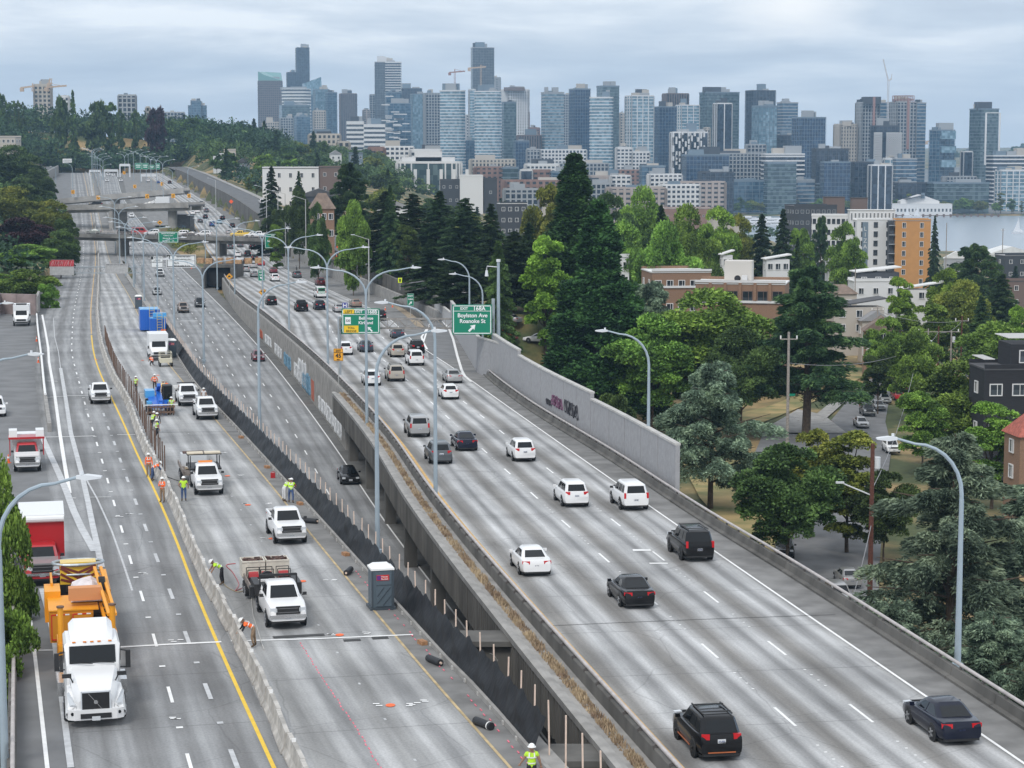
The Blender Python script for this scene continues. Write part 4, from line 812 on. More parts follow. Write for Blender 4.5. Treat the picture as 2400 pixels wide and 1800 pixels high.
for r in [
 ('suv','black',1690,1786,'near-black SUV with orange lower trim and roof rails beside the viaduct rail',dict(rack=True,dk=True)),
 ('sedan','navy',2253,1748,'dark navy sedan with bright rims straddling the right white line',{}),
 ('sedan','black',1499,1428,'black sedan alone in the second lane, just above the dark pavement seam',{}),
 ('sedan','white',1258,1352,'white sedan in the lane beside the viaduct rail',{}),
 ('bigsuv','black',1640,1318,'tall black off-road SUV with loaded roof rack',dict(rack=True,dk=True)),
 ('bigsuv','white',1491,1198,'white SUV with tall red lamps beside its rear window, next to the shoulder line',{}),
 ('suv','white',1352,1190,'white SUV with wide rear window and dark lower bumper beside the tall-lamp one',{}),
 ('suv','white',1231,1083,'lone white SUV with a chrome bumper strip, level with the noise wall end',{}),
 ('sedan','navy',1096,1058,'glossy blue sedan with dark roof beside the grey SUV',{}),
 ('suv','grey',1035,1089,'dark grey SUV partly behind the lamp post by the viaduct rail',{}),
 ('bigsuv','silver',984,1026,'large silver SUV above the blue sedan',{}),
 ('hatch','white',1057,937,'small white hatchback below the silver sedan',{}),
 ('sedan','silver',1066,899,'silver sedan beside the exit ramp gore tip',{}),
 ('suv','white',874,905,'white SUV partly behind two lamp posts',{}),
 ('bigsuv','beige',930,895,'boxy beige SUV between two white SUVs',dict(rack=True)),
 ('bigsuv','white',977,858,'white SUV with tall red tail lamps below the black one',{}),
 ('suv','beige',933,838,'silver beige small SUV beside the white tall-lamp SUV',{}),
 ('suv','black',980,829,'black SUV close to the ramp gore line',{}),
 ('sedan','slate',860,826,'dark blue grey sedan under the toll bridge sign',{}),
 ('suv','white',811,833,'white SUV behind the yellow advisory speed sign',{}),
 ('sedan','slate',934,794,'slate blue sedan below the sign truss',{}),
 ('suv','black',812,783,'dark SUV half hidden behind the toll bridge sign',{}),
 ('sedan','silver',797,733,'silver car half hidden beside the hospital sign',{}),
 ('sedan','tan',837,721,'brownish silver sedan above the toll bridge sign',{}),
 ('suv','black',893,752,'dark car behind the left end of the sign truss',{}),
 ('suv','navy',751,727,'navy SUV next to the black pickup',{}),
 ('pickup','black',709,731,'big black pickup with dark rims in the gore lane',dict(dk=True)),
 ('suv','black',638,716,'black SUV on the left merging ramp lane',{}),
 ('suv','maroon',753,670,'dark red SUV directly ahead of the lettered white van',{}),
 ('suv','grey',698,652,'grey car carrying a bicycle on its roof',{}),
 ('suv','white',646,660,'white SUV just behind a red sedan',{}),
 ('sedan','silver',598,650,'silver sedan beside the small green exit panel',{}),
 ('sedan','maroon',642,641,'dark red sedan in front of the white SUV',{}),
 ('suv','silver',577,638,'silver SUV nearest the tunnel mouth ramp',{}),
 ('sedan','silver',595,629,'light silver sedan in the group behind the overpass shadow',{}),
 ('sedan','red',613,623,'bright red sedan among silver cars after the near overpass',{}),
 ('suv','black',579,619,'black SUV between a maroon one and a red sedan',{}),
 ('suv','black',597,611,'black SUV above the bright red sedan',{}),
 ('bigsuv','maroon',550,619,'dark maroon SUV beside the tunnel platform',{}),
 ('bigsuv','black',581,602,'black SUV leaving the overpass shadow next to a white sedan',{}),
 ('sedan','white',558,602,'white sedan leaving the overpass shadow',{}),
]:
 o = on_road(r[0], r[1], r[2], r[3], WHR_C, hm, False, r[4], GN, **r[5])
 if r[2] == 1690: [MB().box(c, d).build('orange_trim', rustor, o) for c, d in (((0,-2.35,.40),(1.1,.04,.04)),((-.94,0,.38),(.03,1.9,.04)),((.94,0,.38),(.03,1.9,.04)))]
far = [('suv','grey',540,584),('sedan','grey',564,580),('suv','black',592,584),('sedan','silver',537,549),('suv','black',545,534),('bigsuv','blue',498,531),('sedan','lightblue',515,525),('suv','grey',470,522),('suv','black',522,516),
 ('suv','black',482,513),('suv','grey',484,498),('sedan','white',463,499),('sedan','white',452,503),('sedan','white',470,492),('suv','grey',463,484),('sedan','black',473,480),('sedan','white',452,489),('sedan','white',423,455),('sedan','black',411,448),('suv','maroon',402,452),('suv','silver',390,453),('suv','black',398,431),('sedan','white',347,426),('sedan','blue',371,430)]
fl_ = ['dark SUV in the shadow below the near overpass, by the yellow line','dark sedan in the middle of the near overpass shadow','black SUV in the overpass shadow nearest the wall','silver sedan just beyond the near overpass','black SUV second beyond the near overpass by the wall','blue SUV with a light blue car alongside','light blue sedan alongside the blue SUV','dark grey SUV behind a lamp post beyond the near overpass','black SUV alone near the long wall','black SUV below a grey one beyond the overpasses','grey SUV beside a white sedan beyond the middle overpass','white sedan beside the dark grey SUV pair','white sedan lowest of three by the yellow line','white sedan topmost of three by the yellow line','grey SUV behind a black sedan in the far queue','black sedan at the head of the far queue','white sedan at the edge of the far queue','white sedan level with the far ramp bridge','black sedan just above the far ramp bridge','dark red SUV beside the pale bus','silver SUV over the pale bus','black SUV near the crest by the long wall','white sedan near the crest below the far sign frame','blue sedan near the crest']
for r, l in zip(far, fl_): on_road(r[0], r[1], r[2], r[3], WHR_C, hm, False, l, GN)
GB = 'vehicles coming towards the camera on the express lanes'
for r in [('sedan','black',822,1137,'black low coupe beside the fabric fence on the express lanes'),('hatch','maroon',607,848,'dark red car alone on the express lanes'),('pickup','tan',431,734,'bronze pickup on the express lanes'),('bigsuv','black',470,721,'black SUV beside the bronze pickup'),
 ('suv','silver',369,692,'silver SUV coming down the express lanes behind a lamp post'),('pickup','white',376,649,'white pickup below the white carpool signs'),('sedan','white',299,578,'white sedan in the shade of the near overpass on the express lanes'),('sedan','white',309,510,'white sedan between the two overpasses on the express lanes'),('sedan','white',251,426,'small far grey-white car left of the crest on the express lanes'),('sedan','white',283,426,'far white car by the express lanes edge line'),('suv','white',254,412,'far white SUV at the express lanes crest'),('suv','white',266,413,'second far white SUV at the express lanes crest, by the gantry')]:
 on_road(r[0], r[1], r[2], r[3], WHR_B, hb, True, r[4], GB)
fm = mat('lamp_lit', (1,.85,.6), .3, emit=(1,.8,.5,2.5))
GA = 'vehicles parked or driving in the southbound work area'
silv = on_road('pickup','white',237,948,YEL_A,hm,True,'white pickup driving down the open lane beside the yellow line',GA)
on_road('pickup','white',684,1278,TAN_A,hm,True,'white pickup parked alone in front of the two fence workers',GA)
on_road('pickup','white',488,985,TAN_A,hm,True,'white pickup with black grille parked against the fabric fence',GA)
on_road('suv','white',-8,978,LEF_A,hm,True,'white SUV cut off at the left picture edge on the ramp',GA)
on_road('suv','white',135,486,YEL_A,hm,True,'small white car below the far ramp bridge on the left shoulder',GA)
# ---- trucks built from bigger pieces
def cabtruck(label, px, py, line, paintc='white', cabc=None, kind='flat', L=7.2, hf=hm, group=GA, toward=True):
 """crew-cab work truck: cab of the pickup, body behind it by kind"""
 g = unp(px, py, hf); a = math.atan2(line(g.y+1)-line(g.y-1), 2.0); d = Vector((math.sin(a), math.cos(a), 0)); c = g + d*2.9; c.z += .02
 o = place('pickup', cabc or paintc, label, c, -a + math.pi, group); o.name = 'work_truck'; o['category'] = 'truck'; o['label'] = label
 return o, a
alum = mat('aluminium_bed', (.50,.49,.47), .6, var=.2, scale=2); redp = PAINT['red']; binm = mat('bin_plastic', (.62,.58,.50), .7, var=.1, scale=2); dirtm = mat('scrap', (.10,.06,.05), .9, var=.5, scale=5)
o, a = cabtruck('white work truck with headache rack and a loaded trailer behind it', 676, 1477, TAN_A)
m = MB(); m.box((0,-1.0,2.02), (1.9,.1,.12)); [m.bar((x,-1.0,1.3),(x,-1.0,2.05),.07) for x in (-.95,-.3,.3,.95)]; [m.box((s*1.05,-2.0,1.25), (.35,1.9,.6)) for s in (-1,1)]; m.box((1.25,-1.6,1.1), (.35,.5,.5)); m.build('tool_rack', trim, o)
def trailer(label, o, dy=-5.6, dx=0, rz=0.0):
 R = Euler(o.rotation_euler).to_matrix(); t = thing('equipment_trailer', label, 'trailer', o.location + R @ Vector((dx, dy, 0)), o.rotation_euler.z + rz); m = MB()
 m.box((0,0,.72), (2.35,5.4,.16)); [m.box((s*1.18,0,.92), (.07,5.4,.28)) for s in (-1,1)]; m.bar((0,2.6,.6), (0,3.5,.55), .14, .14); m.build('trailer_deck', mat('deck_steel', (.20,.17,.15), .8, var=.3, scale=3), t); add_wheels(t, 2.5, (-.7, .2), .36, .25); return t
t = trailer('flat trailer loaded with two cream bins, pumps and hoses', o)
def loose(name, label, cat, mb, mats, T, loc, rz=0, group=None):
 R = Euler(T.rotation_euler).to_matrix(); ob = mb.build(name, mats); ob.location = Vector(T.location) + R @ Vector(loc); ob.rotation_euler = (0, 0, T.rotation_euler.z + rz); return tag(ob, label, cat, group)
for k, x in enumerate((-.66, .66)):
 m = MB(); [m.box((s*.6, 0, .45), (.06, 1.25, .9)) for s in (-1,1)]; [m.box((0, s*.6, .45), (1.26, .06, .9)) for s in (-1,1)]; m.box((0,0,.55), (1.15,1.15,.5), m=1); [m.box((s2*.3, s*.64, .45), (.07,.05,.85)) for s in (-1,1) for s2 in (-1,1)]; [m.box((0, s*.64, z), (1.26,.05,.07)) for s in (-1,1) for z in (.1,.86)]
 for q in range(12): m.box((random.uniform(-.45,.45), random.uniform(-.45,.45), .85), (.3,.12,.14), random.random()*3, 1, rx=random.random())
 loose('plastic_bin', f'cream plastic bin full of scrap on the trailer, {["beside the fence-side bin","on the fence side"][k]}', 'bin', m, [binm, dirtm], t, (x, -1.5, .8), group='bins on the trailer')
for k, x in enumerate((-.8, .1, .8)):
 m = MB(); m.cyl((0,0,.3), .26, .5, 10, 0 if k != 2 else 0, axis='x'); m.box((0,0,.15), (.5,.55,.3), m=1); [m.bar((s*.34, -.34, 0), (s*.34, -.34, .72), .04, m=1) for s in (-1,1)]; [m.bar((s*.34, .34, 0), (s*.34, .34, .72), .04, m=1) for s in (-1,1)]; m.bar((-.34,.34,.72), (.34,.34,.72), .04, m=1); m.bar((-.34,-.34,.72), (.34,-.34,.72), .04, m=1)
 loose('pump_engine', ['red pump engine in a frame on the hose side of the trailer','red pump engine in the middle of the trailer','red pump engine on the fence side of the trailer'][k], 'pump', m, [redp, trim], t, (x, .3, .8), group='red pumps on the trailer')
loose('spare_tyre', 'black tyre standing at the front of the loaded trailer', 'tyre', MB().cyl((0,0,.4), .4, .24, 18, axis='y'), tyre, t, (.2, 1.5, .8))
m = MB(); Rr = random.Random(4)
for q in range(22): m.box((Rr.uniform(-.9,.9), Rr.uniform(-.3,1.6), Rr.uniform(0,.2)), (Rr.uniform(.1,.5), Rr.uniform(.1,.4), Rr.uniform(.06,.3)), Rr.random()*3, q % 3)
ob = loose('tool_clutter', 'jumble of tools and hoses on the loaded trailer', 'tools', m, [trim, redp, alum], t, (-.1, .5, .8))
o2, a = cabtruck('white crew truck with a black rack and flat bed of gear', 492, 1163, TAN_A)
m = MB(); m.box((0,-1.9,1.45), (2.3,3.2,.12)); [m.bar((s*1.05,y,1.4), (s*1.05,y,2.35), .07) for s in (-1,1) for y in (-.9,-2.9)]; m.box((0,-1.75,2.38), (2.5,.9,.07)); m.build('flat_bed', trim, o2)
m = MB(); m.box((-.6,-1.7,2.47), (1.15,.85,.09)); m.box((.65,-1.7,2.47), (1.15,.85,.09)); m.build('ply_sheet', mat('plywood', (.62,.55,.43), .8, var=.1, scale=2), o2); MB().box((0,-.62,1.98), (1.0,.2,.12)).build('light_bar', amber, o2)
t2 = trailer('flat trailer behind the crew truck carrying coiled rope and a white crate', o2, dy=-5.4, dx=.25)
m = MB(); m.box((0,0,.45), (1.9,1.1,.9)); m.box((.0,0,.93), (1.6,.8,.14), m=1); loose('equipment_crate', 'white equipment crate topped with brown scrap on the rear trailer', 'crate', m, [mat('crate_grey', (.58,.60,.62), .6), dirtm], t2, (.1, -1.6, .8))
m = MB(); Rr = random.Random(5)
for q in range(30): m.box((Rr.uniform(-.9,.9), Rr.uniform(-.6,1.9), Rr.uniform(0,.3)), (Rr.uniform(.1,.5), Rr.uniform(.1,.4), Rr.uniform(.06,.35)), Rr.random()*3, q % 3)
loose('rope_pile', 'tan rope and hose piled on the rear trailer', 'rope', m, [mat('rope_tan', (.45,.36,.25), .9), trim, alum], t2, (-.1, .3, .8))
o3, a = cabtruck('older white flatbed truck parked by the fence behind the black-grille pickup', 444, 953, TAN_A)
MB().box((0,-2.0,1.42), (2.35,2.7,.12)).build('flat_bed', alum, o3); MB().bar((-.9,-1,1.95), (.9,-1,1.95), .1).build('rack_bar', trim, o3)
o4, a = cabtruck('white and red truck with a red roof carrying white overhead boxes', 65, 1108, YEL_A, cabc='red')
[MB().box((s*1.02,-.7,2.62), (.62,1.3,.55)).build('roof_box', PAINT['white'], o4) for s in (-1,1)]
m = MB(); m.box((0,-.7,2.28), (2.75,1.5,.16)); [m.bar((s*1.28,y,.9), (s*1.28,y,2.25), .07) for s in (-1,1) for y in (-1.3,-.1)]; m.build('rack_frame', redp, o4); MB().box((0,2.1,1.30), (1.75,1.45,.10), rx=-.07).build('bonnet', PAINT['white'], o4); MB().box((0,-2.4,1.9), (2.2,1.5,1.0)).build('rear_body', PAINT['white'], o4)
[setattr(ch.material_slots[0], 'material', PAINT['white']) for ch in o4.children if ch.name.startswith('body')]
o5, a = cabtruck('red box truck with white box roof and silver bonnet on the left shoulder', 101, 1376, YEL_A, cabc='red')
m = MB(); m.box((0,-2.9,2.15), (2.5,4.6,2.3)); m.build('cargo_box', redp, o5); m = MB(); m.box((0,-2.85,3.36), (2.56,4.7,.14)); m.cyl((0,-.55,3.2), .2, 2.5, 10, axis='x'); m.build('box_roof', PAINT['white'], o5); MB().box((0,2.1,1.30), (1.75,1.45,.10), rx=-.07).build('bonnet', PAINT['silver'], o5)
# white step-van box truck
def boxvan(label, px, py, line, W=2.4, H=3.1, L=6.2):
 g = unp(px, py); a = math.atan2(line(g.y+1)-line(g.y-1), 2.0); d = Vector((math.sin(a), math.cos(a), 0)); t = thing('box_truck', label, 'truck', g + d*L/2 + Vector((0,0,.02)), -a + math.pi)
 wh = PAINT['white']; m = MB(); m.box((0,-.7,H/2+.35), (W,L-1.8,H-.5)); m.build('cargo_box', mat('box_white', (.74,.75,.76), .5), t)
 m = MB(); m.loft([[(x*w, y, z) for x, z in ((-1,.45),(-1,zt),(-.85,zt+.1),(.85,zt+.1),(1,zt),(1,.45))] for y, w, zt in ((L/2-1.6,W*.46,2.1),(L/2-1.0,W*.44,1.5),(L/2-.25,W*.40,1.25),(L/2,W*.36,.95))]); put(sm(m.mesh('cab', wh)), 'cab', t)
 m = MB(); m.add([(-.85,L/2-1.02,1.62),(.85,L/2-1.02,1.62),(.8,L/2-1.45,2.3),(-.8,L/2-1.45,2.3)], [(0,1,2,3)]); m.build('windshield', glass, t)
 MB().box((0,L/2,.95), (1.4,.08,.3)).build('grille', trim, t); [MB().box((s*.78,L/2-.02,.98), (.24,.08,.2)).build('headlight', head, t) for s in (-1,1)]; MB().box((0,L/2+.02,.6), (2.0,.14,.2)).build('bumper', trim, t)
 for s in (-1,1): MB().box((s*1.28,L/2-1.2,1.6), (.16,.1,.35)).build('wing_mirror', trim, t)
 add_wheels(t, W, (-1.9, L/2-1.1), .40, .26); return t
boxvan('tall white box truck parked beside the two grey toilets', 374, 846, TAN_A)
ov = boxvan('pale bus-like camper on the middle overpass', 376, 846, TAN_A, 2.3, 2.7, 6.4); ov.name = 'camper_van'; ov['category'] = 'camper'; p = ray(388, 470, 722); ov.location = p; ov.rotation_euler = (0, 0, math.pi/2+.03)
lv = on_road('van','white',754,699,WHR_C,hm,False,'white van covered in green lettering behind the dark red SUV',GN)
m = MB(); Rr = random.Random(2)
for zz in (1.0, 1.35, 1.85):
 x = -.75
 while x < .7: w = Rr.uniform(.06,.14); m.box((x, -2.72, zz), (w, .02, .15)); x += w + .05
m.build('lettering', mat('lettering_green', (.05,.35,.18), .6), lv)
# bicycle on the grey car's roof
bk = thing('bicycle', 'bicycle standing on the roof of the grey car', 'bicycle', unp(698, 652) + Vector((-.5, 2.2, 1.72)), .25); m = MB()
for y in (-.5, .5):
 m2 = MB(); pts = [(0, y+.33*math.cos(k*.524), .33+.33*math.sin(k*.524)) for k in range(13)]; m2.tube(pts, .03, 5); m2.build('wheel', tyre, bk)
m.tube([(0,-.5,.33),(0,-.15,.85),(0,.4,.85),(0,.5,.33)], .03, 5); m.tube([(0,-.15,.85),(0,0,.33),(0,.4,.8)], .03, 5); m.bar((-.2,.45,1.0), (.2,.45,1.0), .04); m.build('frame', trim, bk)
# overpass traffic, seen from the side
for r in [('sedan','sage',218,545,'grey green sedan crossing the near overpass'),('suv','black',294,547,'dark car ahead of the red fire vehicle on the near overpass'),('van','red',330,549,'red and white emergency van on the near overpass'),('suv','white',356,548,'white SUV behind the red emergency van'),('suv','white',425,555,'white SUV beside the green overhead sign on the overpass'),('sedan','black',445,557,'dark sedan between two white cars on the overpass'),('suv','white',476,558,'white SUV over the express lanes on the near overpass'),('pickup','yellow',563,561,'yellow pickup on the near overpass'),('suv','white',590,563,'white car following the yellow pickup'),('pickup','white',607,564,'white pickup at the street end of the near overpass')]:
 t = max(0, min(1, (r[2]-60)/622)); b_ = Vector(ray(60, 545, 601)).lerp(Vector(ray(682, 560, 592)), t) ; q = ray(r[2], 500, b_.y+2.6); place(r[0], r[1], r[4], Vector((q.x, b_.y+2.4, b_.z+.02)), math.pi/2 if random.random() < .6 else -math.pi/2, 'traffic on the near overpass')
for r in [('bigsuv','black',224,'black SUV on the middle overpass'),('sedan','lightblue',128,'pale blue car at the tree end of the middle overpass'),('sedan','silver',352,'silver car ahead of the camper on the middle overpass')]:
 t = (r[2]-120)/322; b_ = Vector(ray(120, 487, 728)).lerp(Vector(ray(442, 480, 700)), t); q = ray(r[2], 500, b_.y+2.4); place(r[0], r[1], r[3], Vector((q.x, b_.y+2.4, b_.z+.02)), math.pi/2, 'traffic on the middle overpass')
ov.location = Vector((ray(385, 480, 716).x, 709, ray(120, 487, 728).lerp(ray(442, 480, 700), .82).z + .02))
# ---------------------------------------------------------------- people: one skinned body each, clothes by region
skinm = mat('skin', (.36,.21,.14), .6); lime = mat('vest_lime', (.50,.80,.04), .7, var=.06, scale=9); orv = mat('vest_orange', (.95,.16,.03), .7, var=.06, scale=9); jeans = mat('jeans', (.05,.09,.20), .85, var=.2, scale=8)
khaki = mat('khaki', (.28,.19,.12), .85, var=.15, scale=8); blk = mat('black_cloth', (.02,.02,.025), .85); wcl = mat('white_cloth', (.65,.65,.66), .85); boot = mat('boots', (.10,.06,.03), .8); hatm = mat('hard_hat', (.85,.85,.83), .3); tape = mat('reflective_tape', (.78,.78,.74), .4); hair = mat('hair', (.03,.02,.015), .8)
SKIN_CACHE = {}
def pose_pts(P):
 """joints in metres, x right, y forward, z up"""
 lean, side, hz = P.get('lean', 0), P.get('side', 0), P.get('hip', .93); f = lambda u, v: Vector((u*math.cos(side), 0, 0))
 up = Vector((math.sin(side), math.sin(lean), math.cos(lean)*math.cos(side))).normalized(); rt = Vector((1,0,0)); pel = Vector((0, P.get('py', 0), hz)); J = {'pel': pel, 'bel': pel+up*.17, 'che': pel+up*.37, 'nek': pel+up*.52}
 hd = (up*.6 + Vector((0, .25 if lean > .5 else 0, .5 if lean < .5 else .25))).normalized(); J['hea'] = J['nek'] + hd*.13; J['top'] = J['nek'] + hd*.24
 for s, n in ((-1,'L'), (1,'R')):
  sh = J['nek'] - up*.06 + rt*s*.19; J['sh'+n] = sh; a = P.get('arm'+n, ((.06*s, .03, -.29), (.02*s, .10, -.25))); J['el'+n] = sh + Vector(a[0]); J['wr'+n] = J['el'+n] + Vector(a[1])
  hp = pel + rt*s*.10 - Vector((0,0,.04)); J['hp'+n] = hp; l = P.get('leg'+n, ((.02*s, .02, -.43), (.01*s, -.03, -.42))); J['kn'+n] = hp + Vector(l[0]); J['an'+n] = J['kn'+n] + Vector(l[1]); J['to'+n] = J['an'+n] + Vector((.03*s, .17, -.05) if not P.get('kneel') else (0, -.12, -.02))
 return J
BON = [('pel','bel'),('bel','che'),('che','nek'),('nek','hea'),('hea','top')] + [b for n in 'LR' for b in (('che','sh'+n),('sh'+n,'el'+n),('el'+n,'wr'+n),('pel','hp'+n),('hp'+n,'kn'+n),('kn'+n,'an'+n),('an'+n,'to'+n))]
RAD = {'pel':(.16,.12),'bel':(.15,.11),'che':(.18,.125),'nek':(.062,.062),'hea':(.085,.10),'top':(.07,.08),'sh':(.075,.075),'el':(.052,.052),'wr':(.033,.033),'hp':(.105,.11),'kn':(.068,.07),'an':(.05,.05),'to':(.045,.035)}
def person(px, py, facing, P, vest, legs, label, hf=hm, sleeves=None, hat=True, stripes=True, hold=None, scale=1.0, off=(0,0,0)):
 g = unp(px, py, hf) + Vector(off); root = thing('person', label, 'person', g + Vector((0,0,.01)), facing, 'road workers'); J = pose_pts(P)
 zmin = min(J['toL'].z, J['toR'].z, J['anL'].z, J['anR'].z, *( (J['knL'].z, J['knR'].z) if P.get('kneel') else (9,9) )) - .045; J = {k: v - Vector((0,0,zmin)) for k, v in J.items()}
 names = list(J); me = bpy.data.meshes.new('body'); me.from_pydata([tuple(J[k]) for k in names], [(names.index(a), names.index(b)) for a, b in BON], [])
 ob = bpy.data.objects.new('body', me); COL.objects.link(ob); m = ob.modifiers.new('s', 'SKIN'); sv = me.skin_vertices[0].data
 for i, k in enumerate(names):
  r = RAD[k if k in RAD else k[:2]]; sv[i].radius = r; sv[i].use_root = (k == 'pel')
 ss = ob.modifiers.new('u', 'SUBSURF'); ss.levels = ss.render_levels = 1
 dg = bpy.context.evaluated_depsgraph_get(); ev = bpy.data.meshes.new_from_object(ob.evaluated_get(dg)); bpy.data.objects.remove(ob); bpy.data.meshes.remove(me)
 ms = [skinm, vest, legs, boot, sleeves or skinm]; [ev.materials.append(x) for x in ms]; segs = [(J[a], J[b], a, b) for a, b in BON]; mi = []
 for p in ev.polygons:
  c = p.center; best = None
  for a, b, na, nb in segs:
   d = b - a; t = max(0, min(1, (c-a).dot(d)/d.length_squared)); q = (c - a - d*t).length
   if best is None or q < best[0]: best = (q, na, nb, t)
  _, na, nb, t = best; k = nb[:2]
  mi.append(1 if nb in ('bel','che') or (nb == 'nek' and t < .75) or k == 'sh' else 0 if nb in ('nek','hea','top') else (1 if k == 'el' and t < .35 else 4) if k in ('el','wr') and not (k == 'wr' and t > .75 and False) else 3 if k == 'to' or (k == 'an' and t > .72) else 2)
 ev.polygons.foreach_set('material_index', mi); ev.polygons.foreach_set('use_smooth', [True]*len(mi)); ev.name = 'body'; put(ev, 'body', root)
 ax = (J['top'] - J['nek']).normalized(); hc = J['hea'] + ax*.045; q = ax.to_track_quat('Z', 'Y').to_matrix()
 if hat:
  h = MB(); rings = []
  for k in range(5):
   t = k/4*math.pi/2; rings.append([tuple(hc + q @ Vector((.128*math.cos(t)*math.cos(a*.524), .15*math.cos(t)*math.sin(a*.524), .12*math.sin(t)+.02))) for a in range(12)])
  h.loft(rings, caps=False); h.add([tuple(hc + q @ Vector((.16*math.cos(a*.524), .20*math.sin(a*.524) + .02, .015))) for a in range(12)], [tuple(range(12))]); h.build('hard_hat', hatm, root, smooth=True)
 # face
 f = MB(); fy = (q @ Vector((0,1,0)))
 for s in (-1, 1): f.box(hc + q @ Vector((s*.035, .108, -.045)), (.022,.02,.014))
 f.box(hc + q @ Vector((0,.115,-.12)), (.05,.015,.012)); f.build('eyes_and_mouth', hair, root); f = MB(); f.box(hc + q @ Vector((0,.125,-.075)), (.022,.035,.04)); [f.box(hc + q @ Vector((s*.098,0,-.05)), (.015,.04,.06)) for s in (-1,1)]; f.build('nose_and_ears', skinm, root)
 for n, s in (('L',-1),('R',1)):   # hands with five fingers curled a little
  w = J['wr'+n]; d = (w - J['el'+n]).normalized(); sd = d.cross(Vector((0,1,.1))).normalized(); nn = sd.cross(d).normalized(); h = MB(); h.tube([w, w + d*.045, w + d*.09], [.03,.042,.036], 6)
  for i, (o, l) in enumerate(((-.03,.065),(-.01,.078),(.012,.074),(.031,.058))): b = w + d*.085 + sd*o; h.tube([b, b + d*l*.55 + nn*.008, b + d*l + nn*.03], [.011,.010,.008], 5)
  b = w + d*.03 - sd*.03*s; h.tube([b, b - sd*.035*s + d*.03, b - sd*.04*s + d*.06 + nn*.02], [.014,.012,.009], 5); h.build('hand', skinm, root)
 if stripes:
  up = (J['nek']-J['pel']).normalized(); m_ = MB(); rx = Vector((1,0,0)); fw = up.cross(rx) * -1
  for t, (rx_, ry_) in ((.20,(.168,.135)),(.62,(.195,.150))):
   c = J['pel'].lerp(J['nek'], t); rings = [[tuple(c + up*z + rx*rx_*math.cos(a*.3927) + fw*ry_*math.sin(a*.3927)) for a in range(16)] for z in (-.025,.025)]; m_.loft(rings, caps=False)
  for s in (-1,1):
   for fs in (-1,1): m_.bar(J['pel'].lerp(J['nek'],.62) + rx*s*.10 + fw*fs*.145, J['nek'] - up*.02 + rx*s*.09 + fw*fs*.09, .045, .012)
  m_.build('reflective_stripe', tape, root)
 return root
pi = math.pi
BEND = dict(lean=1.05, armL=((-.02,.12,-.26),(0,.12,-.22)), armR=((.02,.16,-.24),(0,.16,-.20)), legL=((-.03,.10,-.42),(0,-.10,-.40)), legR=((.03,-.05,-.43),(0,-.06,-.41)), py=-.2)
BEND2 = dict(lean=.8, armL=((-.03,.2,-.2),(0,.2,-.12)), armR=((.03,.22,-.18),(0,.2,-.1)), py=-.15)
STAND = {}; CROSS = dict(armL=((-.05,.06,-.27),(.18,.16,.02)), armR=((.05,.06,-.27),(-.18,.18,.02)))
HIPS = dict(armL=((-.16,.0,-.25),(.10,.12,-.18)), armR=((.12,.05,-.27),(.0,.16,-.2))); WALK = dict(legL=((-.02,.16,-.40),(0,.04,-.42)), legR=((.02,-.08,-.42),(0,-.18,-.38)), lean=.05)
KNEEL = dict(kneel=1, hip=.45, lean=.55, legL=((-.06,.28,-.28),(-.02,-.22,-.18)), legR=((.06,.22,-.34),(.02,-.36,-.06)), armL=((-.03,.18,-.2),(0,.16,-.16)), armR=((.03,.18,-.2),(0,.16,-.16)))
REACH = dict(lean=.35, armL=((-.04,.2,-.18),(.04,.22,-.02)), armR=((.04,.2,-.18),(-.04,.22,-.05)), legL=((-.06,.1,-.41),(0,-.02,-.42)), legR=((.1,-.14,-.39),(0,-.12,-.40)))
person(1246,1855,.05,dict(armL=((-.12,.05,-.26),(-.10,.14,-.20)), armR=((.10,.02,-.27),(.06,.08,-.24))),lime,blk,'worker in lime vest seen from behind at the bottom of the fence')
person(512,1372,pi/2+.25,BEND,lime,blk,'worker in lime shirt bending over the concrete barrier beside red hoses')
person(585,1518,pi/2+.2,BEND,orv,khaki,'worker in orange vest and khaki trousers bending at the barrier', sleeves=blk)
person(431,1176,.1,HIPS,lime,jeans,'worker in lime shirt and jeans standing beside the crew truck, back turned', stripes=False)
person(682,1180,-.15,REACH,lime,jeans,'worker with lime vest over orange sleeves standing at the fabric fence', sleeves=orv)
person(670,1176,-.9,BEND2,lime,wcl,'stooping worker in white trousers at the fabric fence', sleeves=wcl)
person(381,1178,pi-.4,CROSS,orv,khaki,'worker in orange vest with crossed arms beside the barrier', sleeves=orv)
person(349,1117,pi+.3,STAND,orv,khaki,'worker in bright orange standing by the barrier in the dust', sleeves=orv)
person(364,1127,-1.3,BEND,orv,jeans,'worker in orange and blue bending over the barrier top in the dust', sleeves=jeans)
person(344,1010,-.8,REACH,lime,blk,'worker in lime vest among the steel pipes, upper of the pair', off=(.5,0,0)); person(357,1030,-1.0,WALK,lime,blk,'worker in lime vest stepping away from the steel pipes with leg stretched', off=(.4,0,0))
person(369,1014,.2,STAND,blk,jeans,'worker with black backpack harness facing the blue telehandler', sleeves=blk)
person(402,973,pi+.4,WALK,lime,blk,'worker in lime vest walking beside the blue telehandler')
person(319,921,pi-.5,STAND,lime,blk,'lone worker in lime vest and black trousers by the steel pipes')
person(363,916,.3,HIPS,orv,blk,'worker in orange vest standing behind the telehandler', sleeves=orv)
person(382,922,.1,KNEEL,mat('vest_amber',(.85,.5,.03),.7),khaki,'kneeling worker in yellow orange vest behind the telehandler'); person(395,921,1.0,KNEEL,orv,blk,'kneeling worker in red orange vest beside the yellow one', stripes=False, hat=False)
person(478,951,pi,STAND,wcl,khaki,'worker with white hard hat behind the black-grille pickup', stripes=False); person(357,858,.6,KNEEL,orv,blk,'crouching worker in orange beside the cream utility cart')
